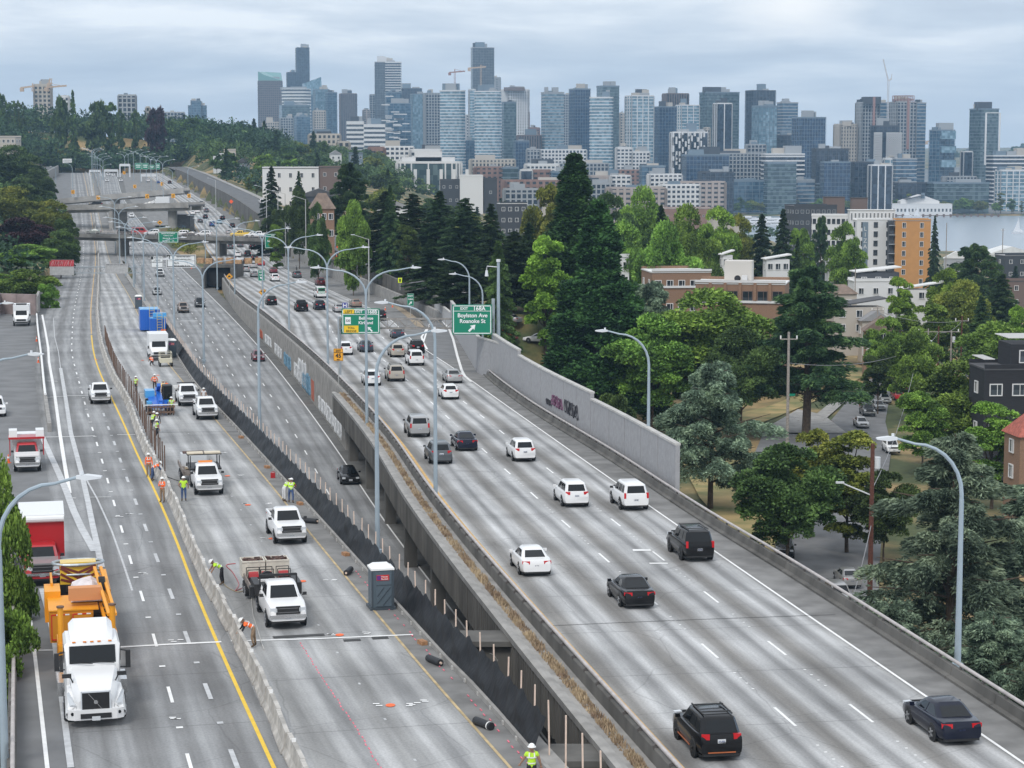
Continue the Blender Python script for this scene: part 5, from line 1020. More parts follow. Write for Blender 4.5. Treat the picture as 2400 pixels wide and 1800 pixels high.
# ---------------------------------------------------------------- site equipment
bluem = paint('paint_plant_blue', (.015,.13,.55), .35); bl2 = paint('paint_plant_light_blue', (.08,.36,.68), .35)
def placeT(name, label, cat, px, py, line, hf=hm, group=None, rz=0): g = unp(px, py, hf); return thing(name, label, cat, g + Vector((0,0,.01)), -line.ang(g.y) + rz, group)
tl = placeT('telehandler', 'blue telehandler with raised boom base and brown fork attachment', 'telehandler', 372, 968, TAN_A, rz=pi)
m = MB(); m.loft([[(-.95,y,.7),(-.95,y,z),(.95,y,z),(.95,y,.7)] for y, z in ((-2.6,1.35),(-1.2,1.6),(1.2,1.25),(2.1,1.0))]); m.build('chassis', bluem, tl); MB().box((.75,-1.6,1.75), (.9,1.9,.7)).build('engine_cover', bl2, tl)
for s in (-1,1): MB().loft([[(s*x,y,z) for x, z in ((.75,.75),(.75,1.3),(1.2,1.3),(1.2,.9))] for y in (.6,1.9)]).build('mudguard', bl2, tl)
m = MB(); m.bar((-.05,-2.2,2.0), (-.05,2.4,1.25), .42, .5); m.bar((-.05,-1.6,1.9), (-.05,.2,2.75), .35, .3); m.bar((-.05,2.2,1.3), (-.05,2.9,.8), .3, .3); m.build('boom', bluem, tl)
m = MB(); m.box((-.85,-.1,1.95), (.8,1.35,1.35)); m.build('cab_glass', glass, tl); m = MB(); m.box((-.85,-.1,2.66), (.86,1.42,.1)); [m.bar((-.85+sx*.41,-.1+sy*.68,1.2), (-.85+sx*.41,-.1+sy*.68,2.65), .07) for sx in (-1,1) for sy in (-1,1)]; m.build('cab_frame', trim, tl)
m = MB(); m.box((0,3.1,.45), (2.6,.14,.16)); m.box((0,3.1,.95), (2.6,.14,.16)); [m.box((-1.2+k*.3,3.1,.65), (.08,.16,.85)) for k in range(9)]; m.build('fork_rack', rust, tl)
m = MB(); m.bar((-1.6,3.0,1.15), (1.5,3.0,1.15), .08); m.build('rack_bar', white, tl); add_wheels(tl, 2.3, (-1.5,1.5), .62, .45)
# blue machinery containers with steps
for k, (px, py, lab) in enumerate(((352,777,'blue steel container with ladder, beside the fence end'), (362,784,'low blue machine with railings, steps and orange base in front of the container'))):
 c = placeT('site_container', lab, 'container', px + (0 if k == 0 else 8), py, TAN_A, rz=.0); h = 3.0 if k == 0 else 2.2; w, l = (2.9, 5.0) if k == 0 else (2.3, 2.4); oy = 2.6 if k == 0 else 0
 MB().box((0,oy,h/2+.2), (w,l,h)).build('container_body', bluem, c); m = MB(); [m.box((-w/2+.1+q*.32, oy-l/2-.02, h/2+.2), (.08,.06,h-.2)) for q in range(int(w/.32))]; m.build('corrugation', bluem, c)
 MB().box((0,oy,h+.24), (w-.1,l-.1,.08)).build('container_roof', bl2, c); m = MB()
 for s in (-.35,.35): m.bar((w*.1+s,-.15-(k*1.2),0), (w*.1+s,-.1-(k*1.2),h+1), .06)
 for z in range(8): m.bar((w*.1-.35,-.12-(k*1.2),.4*z+.3), (w*.1+.35,-.12-(k*1.2),.4*z+.3), .05)
 m.bar((w*.35,-1.4-k,.4), (w*.35+.2,-.2-k,h+.6), .06); m.build('ladder', mat('ladder_yellow', (.6,.5,.2), .6), c)
 if k: MB().box((1.0,-1.0,.5), (1.2,.8,.7)).build('generator', orng, c); MB().box((.3,.2,h+.65), (1.9,1.2,.55)).build('hopper', bl2, c)
# cream utility cart in front of the box truck
uc = placeT('utility_cart', 'cream coloured utility cart with rails in front of the white box truck', 'utility cart', 388, 858, TAN_A, rz=pi)
crm = mat('cream_paint', (.62,.58,.45), .5); MB().box((0,0,.75), (1.5,2.2,.5)).build('body', crm, uc); m = MB(); [m.bar((sx*.7,sy*1.0,.9),(sx*.7,sy*1.0,1.7),.05) for sx in (-1,1) for sy in (-1,1)]; [m.bar((-.7,sy*1.0,z),(.7,sy*1.0,z),.05) for sy in (-1,1) for z in (1.3,1.7)]; [m.bar((sx*.7,-1,1.7),(sx*.7,1,1.7),.05) for sx in (-1,1)]; m.build('rail_frame', crm, uc); MB().box((0,-.2,1.15), (1.1,.6,.3)).build('seat', trim, uc); add_wheels(uc, 1.6, (-.75,.75), .32, .22)
# portable toilets
toil = mat('toilet_grey', (.085,.115,.14), .5); toild = mat('toilet_dark', (.05,.065,.08), .5)
def toilet(px, py, label, rz=0, line=FEN_A):
 t = placeT('portable_toilet', label, 'portable toilet', px, py, line, group='portable toilets in the work zone', rz=rz)
 MB().box((0,0,1.1), (1.15,1.15,2.0)).build('cabin', toil, t); m = MB(); m.prism([(-.62,-.62),(.62,-.62),(.62,.62),(-.62,.62)], 2.1, 2.2); m.loft([[(-.58,-.58,2.2),(.58,-.58,2.2),(.58,.58,2.2),(-.58,.58,2.2)],[(-.38,-.38,2.36),(.38,-.38,2.36),(.38,.38,2.36),(-.38,.38,2.36)]]); m.build('roof', hatm, t)
 m = MB(); m.box((0,0,.07), (1.35,1.35,.14)); [m.box((s*.45,0,.02), (.12,1.5,.05)) for s in (-1,1)]; m.build('skid_base', toild, t)
 d = MB(); d.box((.05,-.60,1.1), (.82,.05,1.82)); d.build('door', toil, t); m = MB(); [m.box((s*.56,-.585,1.1), (.07,.07,2.0)) for s in (-1,1)]; m.box((.05,-.635,1.32), (.8,.02,.04)); m.bar((-.3,-.64,.35), (.4,-.64,1.2), .04,.02); m.bar((-.3,-.64,.75), (.05,-.64,1.2), .04,.02); m.bar((0,-.64,.25), (.42,-.64,.75), .04,.02); m.build('door_ribs', toild, t)
 s = MB().box((0,-.64,1.72), (.66,.025,.28)).build('sign_panel', mat('sign_red', (.55,.03,.03), .5), t); MB().box((-.21,-.657,1.72), (.2,.01,.22)).build('purple_square', mat('sign_purple', (.12,.02,.2), .5), s)
 for k, tx in enumerate(('Honey','Bucket')): textobj(tx, 'lettering', s, (-.09,-.662,1.73-.12*k), .13, hatm, (pi/2,0,0))
 return t
def textobj(txt, name, parent, loc, size, m, rot, align='LEFT', ext=.002, width=None, bold=0.0):
 c = bpy.data.curves.new(name, 'FONT'); c.body = txt; c.size = size; c.extrude = ext; c.align_x = align; c.offset = bold*size; c.materials.append(m)
 o = bpy.data.objects.new(name, c);
 me = bpy.data.meshes.new_from_object(o); bpy.data.objects.remove(o)
 o = put(me, name, parent, loc); o.rotation_euler = rot
 if width:
  xs = [v.co.x for v in me.vertices] or [0, 1]; o.scale = (width/max(.01, max(xs)-min(xs)), 1, 1)
 return o
toilet(893,1424,'large grey portable toilet with white roof beside the black fence end of the van row'); toilet(402,837,'grey portable toilet behind the white box truck'); toilet(325,723,'grey portable toilet on the shoulder above the blue container')
blkroll = mat('fabric_roll', (.02,.022,.026), .6)
for px, py, rz, lab in ((1018,1556,.55,'short black fabric roll on the shoulder below the cross beam'),(1133,1705,.62,'black fabric roll with white band nearest the bottom worker'),(817,1345,-.15,'black fabric roll standing next to the portable toilet'),(726,1226,1.1,'black fabric roll beside the parked white pickup')):
 g = unp(px, py); r = thing('fabric_roll', lab, 'fabric roll', g + Vector((0,0,.17)), rz, 'rolls of black fabric'); MB().cyl((0,0,0), .17, 1.15, 14, axis='y').build('roll', blkroll, r); MB().cyl((0,-.42,0), .178, .06, 14, axis='y').build('band', white, r) if px == 1133 else MB().cyl((0,-.6,0), .06, .1, 8, axis='y').build('core', wood, r)
g = unp(640, 1120); r = thing('fuel_can', 'red fuel can on the deck edge beside the fence', 'fuel can', g); MB().box((0,0,.2), (.34,.22,.4)).build('can', redp, r); MB().tube([(-.1,0,.4),(-.1,0,.47),(.12,0,.47),(.12,0,.4)], .02, 5).build('handle', redp, r)
def hose(label, pts, m, r=.025, hf=hm):
 P = [unp(a, b, hf) + Vector((0,0,.03)) for a, b in pts]; Q = []
 for i in range(len(P)-1):
  for k in range(5):
   t = k/5; p0, p1, p2, p3 = P[max(0,i-1)], P[i], P[i+1], P[min(len(P)-1,i+2)]; Q.append(.5*((2*p1)+(-p0+p2)*t+(2*p0-5*p1+4*p2-p3)*t*t+(-p0+3*p1-3*p2+p3)*t**3))
 tag(MB().tube(Q+[P[-1]], r, 5).build('hose', m), label, 'hose', 'hoses on the work zone deck')
hose('red air hose looping behind the bending worker in lime', [(552,1322),(530,1326),(545,1342),(560,1370),(552,1385),(575,1376)], redp)
hose('tan hose trailing from the trailer to the barrier', [(575,1385),(555,1388),(530,1375),(520,1360)], mat('hose_tan', (.35,.28,.18), .8)); hose('pale hose running past the front of the trailer truck', [(590,1400),(593,1440),(605,1480),(612,1505),(619,1524)], concl); hose('thin dark hose between the barrier and crew truck', [(388,1117),(410,1125),(440,1135),(455,1145)], trim)
# timber blocks on the deck edge
bm_ = MB().box((0,0,.1), (.3,.55,.2)).mesh('timber_block', mat('timber_block', (.38,.20,.10), .85, var=.2, scale=5))
for k, (px, py) in enumerate(((990,1510),(810,1302),(703,1183),(626,1097),(565,1027),(498,940),(470,905))): g = unp(px, py); tag(put(bm_, 'timber_block', None, g, .5), f'brown timber block at a patch on the deck edge, {["beside the cross beam","above the portable toilet","beside the two fence workers","beside the fuel can","above the fuel can","beside the black-grille pickup","above the flatbed truck"][k]}', 'timber block', 'timber blocks along the deck edge')
ccm = MB(); ccm.box((0,0,.02), (.36,.36,.04)); ccm.cyl((0,0,.36), .13, .68, 12, r2=.03); ccme = ccm.mesh('cone', orng); cw = MB().cyl((0,0,.45), .098, .14, 12, r2=.078).mesh('band', white)
for k, (px, py, hf) in enumerate(((920,720,hm),(903,727,hm),(86,800,hm),(90,850,hm),(757,571,hs),(789,602,hs),(797,606,hs),(801,610,hs),(461,628,hb),(455,626,hb),(449,630,hb),(20,1085,hm))):
 g = unp(px, py, hf); r = thing('traffic_cone', 'orange traffic cone ' + ['on the gore before the dirt island','beside the gore cone under the lower wall','tucked against the ramp divider, upper one','tucked against the ramp divider, lower one','on the side street beside the roadworks','first of three beside the orange sign','second of three beside the orange sign','third of three beside the orange sign','beneath the white carpool sign, rightmost','beneath the white carpool sign, middle one','beneath the white carpool sign, lowest','at the edge of the left ramp'][k], 'traffic cone', g, 0, 'traffic cones'); put(ccme, 'cone', r); put(cw, 'band', r)
# ---------------------------------------------------------------- semi tractor with attenuator gantry trailer
g = unp(226, 1706); a = YEL_A.ang(g.y); d = Vector((math.sin(a), math.cos(a), 0)); sf = thing('semi_truck', 'white semi truck tractor with black grille towing an orange barrier trailer', 'truck', g + d*3.7 + Vector((0,0,.02)), -a + pi)
wh = PAINT['white']; L2 = 3.6
def ring(y, w, z0, z1, ch=.12, cw=.1): return [(-w,y,z0),(-w,y,z1-ch),(-w+cw,y,z1),(w-cw,y,z1),(w,y,z1-ch),(w,y,z0)]
m = MB(); m.loft([ring(.95,1.0,.75,2.0), ring(1.6,.98,.7,1.92), ring(2.6,.95,.65,1.78,.25,.2), ring(3.35,.86,.62,1.55,.3,.22), ring(3.62,.72,.62,1.25,.25,.2)]); put(sm(m.mesh('bonnet', wh), 35), 'bonnet', sf)
for s in (-1,1): m = MB(); m.loft([[(s*x,y,z) for x, z in ((.78,.62),(.78,zt),(1.12,zt-.12),(1.22,zt-.42),(1.2,.62))] for y, zt in ((1.45,1.05),(1.75,1.45),(2.6,1.42),(3.3,1.2),(3.55,.9))]); put(sm(m.mesh('front_wing', wh), 40), 'front_wing', sf)
m = MB(); m.loft([ring(-1.6,1.16,.7,2.9,.12,.1), ring(.72,1.16,.7,2.9,.12,.1), ring(1.15,1.08,1.0,2.08,.1,.1)]); put(sm(m.mesh('cab', wh), 35), 'cab', sf)
m = MB(); m.loft([ring(-1.5,.92,2.8,3.45,.2,.2), ring(-.3,.92,2.8,3.4,.25,.25), ring(.35,.88,2.8,3.12,.15,.2), ring(.65,.85,2.8,2.93,.05,.1)]); put(sm(m.mesh('roof_fairing', wh), 35), 'roof_fairing', sf)
m = MB(); panel(m, (-1.0,1.13,2.06), (1.0,1.13,2.06), (.99,.78,2.76), (-.99,.78,2.76), .02, -.06); m.build('windshield', glass, sf); m = MB(); m.bar((-.9,1.24,2.08), (0,1.2,2.16), .03); m.bar((0,1.24,2.08), (.9,1.2,2.16), .03); m.build('wipers', trim, sf)
for s in (-1,1):
 m = MB(); m.box((s*1.17,.25,2.35), (.03,.8,.65)); m.build('side_window', glass, sf)
 m = MB(); m.box((s*1.48,.95,2.15), (.2,.14,.75)); m.bar((s*1.15,.9,2.55), (s*1.45,.95,2.5), .05); m.bar((s*1.15,.9,1.8), (s*1.45,.95,1.8), .05); m.build('wing_mirror', trim, sf)
 m = MB(); m.box((s*1.12,2.6,1.95), (.38,.12,.16)); m.bar((s*.85,2.55,1.6), (s*1.0,2.6,1.95), .05); m.build('bonnet_mirror', trim, sf)
 m = MB(); m.loft([[(s*.82,3.60,.98),(s*1.06,3.50,.95),(s*1.14,3.30,1.42),(s*1.06,3.36,1.46)],[(s*.82,3.68,.98),(s*1.07,3.56,.95),(s*1.17,3.36,1.42),(s*1.07,3.44,1.46)]]); m.build('headlight', head, sf); MB().cyl((s*.95,3.72,.62), .07, .06, 10, axis='y').build('fog_lamp', glass, sf)
MB().box((0,3.66,1.08), (1.12,.1,.80)).build('grille', mat('grille_mesh', (.015,.015,.016), .5), sf); m = MB(); m.bar((-.3,3.73,.72), (.3,3.73,1.45), .03,.02); m.cyl((0,3.74,1.08), .085, .03, 16, axis='y'); m.build('grille_badge', chrome, sf); m = MB(); [m.box((x,3.70,1.08), (.05,.06,.9)) for x in (-.58,.58)]; [m.box((0,3.70,z), (1.2,.06,.05)) for z in (.66,1.5)]; m.build('grille_frame', mat('pale_trim', (.6,.63,.66), .4), sf)
m = MB(); m.loft([[(x*w,y,z) for x, z in ((-1,.35),(-1,.78),(1,.78),(1,.35))] for y, w in ((3.2,1.22),(3.62,1.12),(3.78,.85))]); m.build('bumper', wh, sf); MB().box((0,3.80,.52), (1.25,.04,.2)).build('bumper_intake', trim, sf); p_ = MB().box((0,3.84,.42), (.34,.03,.17)).build('number_plate', platem, sf)
m = MB(); m.box((0,-3.2,.95), (.9,5.0,.28)); m.build('chassis', trim, sf); MB().box((-1.2,-.4,.85), (.5,1.8,.6)).build('fuel_tank', chrome, sf); MB().box((1.2,-.4,.85), (.5,1.8,.6)).build('fuel_tank', chrome, sf); add_wheels(sf, 2.5, (2.3,-3.6,-4.9), .52, .32, dual=(-3.6,-4.9))
m = MB(); [m.box((x,.74,2.92), (.14,.06,.05)) for x in (-.75,-.3,0,.3,.75)]; m.build('marker_lights', amber, sf)
orp = mat('plant_orange', (.80,.33,.015), .45, var=.06, scale=1); ord_ = mat('plant_orange_dark', (.60,.24,.012), .5); redt = mat('reflector_red', (.6,.03,.02), .4)
T_ = thing('barrier_trailer', 'long orange steel trailer with striped crash cushion behind the white tractor', 'trailer', sf.location + d*5.0, -a + pi - .0);
for s in (-1,1): MB().cyl((s*1.15,-.2,2.0), .13, 2.3, 12).build('stake_post', orp, T_); MB().cyl((s*1.15,-.2,3.18), .17, .07, 12).build('post_cap', rust, T_)
MB().box((0,-.6,1.35), (2.5,1.6,.25)).build('platform', orp, T_); MB().box((1.15,-1.0,.95), (.3,2.2,1.1)).build('side_plate', ord_, T_)
m = MB(); x1 = -1.05; [m.bar((x1-.3*q,-1.6,z), (x1+.35-.3*q,-8.2,z+.9), .14, .14) for q in (0,1) for z in (1.5,2.4)]
for k in range(9): y0, y1 = -1.6-k*.72, -1.6-(k+1)*.72; z = 1.5+.1*k; m.bar((x1-.3,y0,z), (x1-.0+.04*k,y1,z+.9), .07); m.bar((x1-.0+.04*k,y1,z+.9), (x1-.3,y1-.05,z+.1), .07); m.bar((x1-.3,y1,z), (x1+.1+.04*k,y1,z+.05), .07)
m.build('lattice_beam', orp, T_)
MB().box((.55,-5.8,1.35), (2.0,3.2,1.5)).build('tool_chest', ord_, T_); MB().box((.45,-5.8,2.13), (2.3,3.3,.06)).build('chest_deck', orp, T_)
for k in (0,1):
 dr = MB().box((1.05-.98*k,-4.16,1.35), (.9,.05,1.25)).build('chest_door', ord_, T_); m = MB(); [m.box((1.05-.98*k+x,-4.125,z), (.2,.012,.06)) for x in (-.3,.1) for z in (.76,1.94)]; m.build('white_tape', white, dr); m = MB(); [m.box((1.05-.98*k+x,-4.125,z), (.2,.012,.06)) for x in (-.1,.3) for z in (.76,1.94)]; m.box((1.05-.98*k+.42,-4.125,1.35), (.05,.012,1.2)); m.build('red_tape', redt, dr)
MB().box((1.35,-8.0,1.7), (.75,1.9,1.5)).build('side_box', orp, T_); MB().box((-1.3,-8.5,2.0), (.12,5.0,1.3)).build('side_plate', orp, T_); MB().box((0,-8.7,1.05), (2.6,3.6,.3)).build('trailer_deck', dark, T_); MB().box((1.35,-9.7,2.1), (.10,2.6,1.0)).build('side_plate', orp, T_)
add_wheels(T_, 2.6, (-8.0,-9.3), .5, .3)
tarp = mat('tarp_white', (.68,.63,.64), .7, bump=.5, scale=3, var=.05)
m = MB(); Rr = random.Random(9); rings = []
for i in range(7): rings.append([(-.25 + .75*math.cos(k*.63)*(1+.1*Rr.random()), -5.6-i*.42+.1*Rr.random(), 2.2 + max(0,.75*math.sin(k*.63))*(.8+.4*Rr.random())) for k in range(10)])
m.loft(rings); ob = loose('tarpaulin_load', 'white crumpled tarpaulin over the cargo on the orange trailer', 'tarpaulin', m, tarp, T_, (0,0,0)); ob = loose('plywood_box', 'orange brown board box strapped beneath the tarpaulin', 'box', MB().box((-.1,-5.0,2.75), (1.5,.6,.6)), mat('board_orange', (.62,.28,.12), .8), T_, (0,0,0)); loose('spare_tyre', 'black tyre standing beside the tarpaulin on the orange trailer', 'tyre', MB().cyl((-.95,-6.2,2.75), .5, .3, 18, axis='x'), tyre, T_, (0,0,0))
# crash cushion
cu = MB(); cu.box((0,-11.2,2.55), (1.75,.9,1.1)); cu.build('cushion_box', PAINT['yellow'], T_); pl = MB().box((0,-10.68,2.5), (1.8,.06,.95)).build('chevron_panel', PAINT['yellow'], T_); m = MB()
for k in range(4):
 for s in (-1,1): zt = 2.95-.28*k+.0; x0 = .0; m.bar((0, -10.63, max(2.03,zt-.35)), (s*.87, -10.63, min(2.94, zt+.18)), .02, .12)
m.build('chevron_stripes', mat('stripe_maroon', (.16,.03,.02), .6), pl)
m = MB(); m.tube([(1.25*math.cos(k*pi/10), -11.3+.75*math.sin(k*pi/10), 3.0) for k in range(21)], .08, 6); m.tube([(1.2*math.cos(k*pi/10), -11.3+.7*math.sin(k*pi/10), 2.5) for k in range(21)], .06, 6); m.build('loop_rail', steel, T_); MB().box((0,-10.6,1.85), (1.25,.1,.35)).build('vent_grate', trim, T_); MB().box((0,-10.9,1.6), (2.5,.5,.8)).build('trailer_tail', dark, T_)
# dump truck with folded attenuator on the ramp
dt = boxvan('white dump truck with striped attenuator folded over the cab on the left ramp', 50, 765, YEL_A, 2.45, 3.0, 6.8); dt.name = 'dump_truck'
MB().box((0,.6,2.75), (1.6,1.0,1.1)).build('message_board', trim, dt); m = MB(); [m.box((s*1.05,.3,2.5), (.25,1.3,1.2)) for s in (-1,1)]; m.build('attenuator_arm', PAINT['yellow'], dt)
# ---------------------------------------------------------------- lamp posts
postm = mat('post_blue_grey', (.36,.43,.48), .5, metal=.3, var=.06, scale=1); lampm = mat('lamp_head', (.66,.68,.70), .4);
def arm_mesh(reach, H, rise=2.6):
 m = MB(); pts = [(0,0,H-rise-.2)] + [(reach*.55*(1-math.cos(t)), 0, H-rise+(rise-.25)*math.sin(t)) for t in [k*pi/2/7 for k in range(8)]]
 pts.append((reach-.9, 0, H)); m.tube(pts, [.10]*3+[.09]*3+[.075]*2+[.06]*(len(pts)-8), 7); return m.mesh('arm', postm)
def head_mesh(reach, H): m = MB(); m.loft([[(x,y*w,H+z*h) for y, z in ((-1,-1),(1,-1),(1,1),(-1,1))] for x, w, h in ((reach-.95,.10,.06),(reach-.55,.19,.10),(reach-.15,.20,.05),(reach,.15,.03))]); m.cyl((reach-.75,0,H+.16), .07, .14, 8); return m.mesh('lamp_head', lampm)
LM = {}
def lamp(base, H, reach, dirs, label, rz=0.0, group='highway lamp posts', r=.16):
 key = (round(H), round(reach, 1)); t = thing('lamp_post', label, 'lamp post', base, rz, group)
 if key not in LM:
  p = MB(); p.tube([(0,0,-.3),(0,0,H-2.8)], [r, r*.66], 10); p.cyl((0,0,.1), r*1.7, .25, 10); LM[key] = (sm(p.mesh('pole', postm)), sm(arm_mesh(reach, H)), head_mesh(reach, H))
 a, b, c = LM[key]; put(a, 'pole', t)
 for d in dirs: o = put(b, 'arm', t, (0,0,0), 0 if d > 0 else pi); put(c, 'lamp_head', t, (0,0,0), 0 if d > 0 else pi)
 return t
def lamp_px(px, vb, vt, reach, dirs, label, hf=hm, **k):
 g = unp(px, vb, hf); s = F / (g.y*CT); H = (vb - vt) / s * 1.0; return lamp(g, H, reach, dirs, label, **k)
g = ray(12, 1815, 77.0); g.z = CZ - hm(77) - 1.0; lamp(g, ray(12,1118,77).z - g.z, 3.95, (1,), 'blue grey lamp post cut by the left picture edge, its arm over the ramp', r=.17)
lamp_px(-50, 1280, 818, 4.3, (1,), 'lamp post beyond the left picture edge whose arm reaches over the ramp divider'); lamp_px(-72, 1018, 705, 4.2, (1,), 'lamp arm poking in below the pinkish wall')
lamp_px(885, 1296, 762, 4.25, (1,), 'tall lamp post rising behind the black fence next to the portable toilet'); lamp_px(609, 1018, 655, 4.3, (1,), 'lamp post behind the fence with its arm toward the yellow curve sign')
lamp_px(1021, 1172, 699, 4.2, (-1,), 'lamp post on the viaduct edge whose arm points away from the exit sign')
lamp_px(1519, 1112, 768, 4.1, (-1,), 'lamp post standing before the grey noise wall'); lamp_px(2244, 1566, 1007, 3.95, (-1,), 'tall lamp post at the parapet before the feathery cedars, arm toward the road')
for i, (px, v, half) in enumerate([(474,607,96),(405,567,84),(367,548,70),(335,533,64),(311,519,57),(292,503,51),(278,484,46),(268,461,40),(857,627,130),(766,584,100),(675,552,82),(614,535,68),(548,522,61),(507,521,54),(480,501,42)]):
 Y = 4850*5.05/half; p = ray(px, v, Y); hf = hm; b = Vector((p.x, Y, CZ - hf(Y) - (1.5 if i > 7 else 0)))
 lamp(b, p.z - b.z, 5.05, (-1,1), 'double-armed lamp post ' + ['behind the fence, crossing the bronze pickup lane','crossing the white carpool sign','between the carpool signs and green overhead sign','behind the graffiti-backed truss end','in line before the near overpass, next after the truss','over the near overpass, left of the green sign','beside the dark pier of the middle overpass','next to the camper line, before the far ramp bridge','on the viaduct edge crossing the toll bridge sign','beside the lettered white van','crossing the dark red car lane by the tunnel ramp','carrying the small green exit panel','beside the yellow pickup on the overpass','right of the tunnel platform','above the weedy island by the overpass'][i])
R = random.Random(12)
fd = [(214,347,24),(217,349,23),(222,351,22),(227,358,24),(234,367,24),(241,370,22),(240,386,22),(292,357,20),(300,355,20),(312,350,22),(328,354,23),(342,361,23),(353,366,25),(366,366,29),(381,374,30),(291,360,19),(268,377,17)]
for i, (px, v, half) in enumerate(fd):
 Y = 4850*5.05/half; p = ray(px, v, Y); b = Vector((p.x, Y, CZ - hm(min(Y,1390)) - .5)); lamp(b, max(9, p.z - b.z), 5.05, (-1,1), 'far double-armed lamp post, ' + ['first','second','third','fourth','fifth','sixth','seventh'][i % 7] + (' in the dense left cluster at the crest' if i < 7 else ' in the row before the green overhead signs' if i < 14 else ' behind the row before the green signs'), group='far lamp posts in the cluster left of the gantry' if i < 7 else 'far lamp posts by the green overhead signs')
for px, vb, vt, rc, d, lab, hf in ((171,470,382,4.2,-1,'single lamp post below the white graffiti board',hm),(441,452,389,5.5,1,'single-armed lamp post beside the long far wall',hm),(405,431,395,5,-1,'single-armed far lamp post right of the green signs',hm),(131,430,390,3,-1,'small lamp at the far left wall end',hm)): lamp_px(px, vb, vt, rc, (d,), lab, hf=hf, group='single far lamp posts')
# street lamps along the side street
ctm = mat('street_pole', (.42,.43,.42), .7)
def slamp(px, v, Y, h, reach, lab, hf=hs):
 p = ray(px, v, Y); t = thing('street_lamp', lab, 'street lamp', (p.x, Y, p.z-h), 0, 'street lamps by the side street'); MB().tube([(0,0,0),(0,0,h)], [.15,.09], 8).build('pole', ctm, t); MB().tube([(0,0,h-.1),(-reach,0,h+reach*.28)], .05, 5).build('arm', ctm, t); MB().box((-reach-.3,0,h+reach*.28+.05), (.7,.25,.12)).build('lamp_head', lampm, t)
for px, v, Y, h, lab in ((624,441,560,13,'street lamp beside the conical dark fir'),(668,454,520,18,'tall street lamp at the overpass street end'),(651,451,560,13,'street lamp just beyond the tall one'),(716,467,480,13,'street lamp before the brick gabled house'),(836,526,400,13,'street lamp in front of the bright round tree'),(864,560,380,12,'short street lamp against the dark firs'),(674,483,600,10,'low street lamp by the hedge'),(505,422,800,14,'far street lamp over the long wall')): slamp(px, v, Y, h, 2.6, lab)
for px, vt, vb, Y, lab, arm in ((1100,608,760,268,'lamp post with arm before the pine trunks',-1),(1131,642,800,252,'lamp post with small camera beside the exit sign',-1)):
 p = ray(px, vt, Y); h = 14.0; lamp(Vector((p.x, Y, p.z-h)), h, 4.1, (arm,), lab)
p = unp(1156, 879); cp = thing('camera_pole', 'tall camera pole at the right end of the sign truss', 'camera pole', p + Vector((.6,.6,0))); MB().tube([(0,0,0),(0,0,13.2)], [.24,.16], 12).build('pole', postm, cp); MB().tube([(0,0,13),(0,0,13.3)], .25, 10).build('collar', lampm, cp); MB().tube([(0,0,12.4),(-1.3,0,12.5),(-1.35,0,12.1)], .06, 6).build('arm', lampm, cp); MB().cyl((-1.35,0,11.7), .22, .7, 10, r2=.12).build('camera', lampm, cp)
# ---------------------------------------------------------------- signs
sgrn = mat('sign_green', (.0,.21,.12), .45); sw = mat('sign_white', (.82,.84,.84), .45); sy = mat('sign_yellow', (.85,.55,.02), .45); sblk = mat('sign_black', (.02,.02,.02), .5); sblu = mat('sign_blue', (.02,.03,.30), .45); sora = mat('sign_orange', (.90,.42,.03), .5); salum = mat('sign_back', (.42,.42,.42), .6, var=.12, scale=2); sfl = mat('sign_lime', (.72,.85,.02), .45)
def sign(px0, py0, px1, py1, Y, face, label, border=sw, lines=(), cat='road sign', name='road_sign', yaw=0.0, extra=None, group=None, th_=.08):
 """flat panel between two picture corners at distance Y; lines = (text, u, v, size, material) in panel units"""
 A, B = ray(px0, py1, Y), ray(px1, py0, Y); w, h = B.x-A.x, B.z-A.z; t = thing(name, label, cat, ((A.x+B.x)/2, Y, A.z), yaw, group)
 MB().box((0,.03,h/2), (w,th_,h)).build('panel', face, t)
 if border:
  e = .02*w; m = MB(); [m.box((s*(w/2-e*1.6),-.025,h/2), (e,.03,h-2*e)) for s in (-1,1)]; [m.box((0,-.025,z), (w-2.2*e,.03,e)) for z in (e*1.6,h-e*1.6)]; m.build('border', border, t)
 for tx, u, v, sz, mm in lines:
  if tx in ('/arrow', '/dline', '/arrowl'):
   m = MB()
   if tx == '/dline': m.box((0,-.03,v*h), (w*.96,.03,.05))
   else:
    s = -1 if tx == '/arrowl' else 1; c = Vector((u*w-w/2,-.03,v*h)); L = sz*h; a = Vector((s*.7,0,.7)); b = Vector((-s*.7,0,.7))
    P = [c - a*L*.5 - b*L*.11, c - a*L*.5 + b*L*.11, c + b*L*.11 + a*L*.05, c + b*L*.33 + a*L*.0, c + a*L*.5, c - b*L*.33 + a*L*.0, c - b*L*.11 + a*L*.05]
    P = P if s > 0 else P[::-1]; m.add(P, [tuple(range(7))[::-1]] if s > 0 else [tuple(range(7))[::-1]])
   m.build('arrow' if tx != '/dline' else 'rule', mm, t)
  elif tx == '/box': x0, z0, x1, z1 = u; MB().box(((x0+x1)/2*w-w/2,-.03,(z0+z1)/2*h), ((x1-x0)*w,.04,(z1-z0)*h)).build('inset_panel', mm, t)
  else: textobj(tx, 'lettering', t, (u*w-w/2, -.055, v*h), sz*h, mm, (pi/2,0,0), 'CENTER', bold=.022)
 return t, w, h
Yg = unp(1156, 879).y
sign(1060,714,1153,784,Yg-.9,sgrn,'large green exit sign with white arrow, reading EXIT 168A', lines=(('/dline',0,.785,0,sw),('EXIT',.30,.83,.125,sw),('168A',.68,.81,.19,sw),('Boylston Ave',.51,.58,.185,sw),('Roanoke St',.51,.39,.185,sw),('/arrow',.50,.22,.32,sw)))
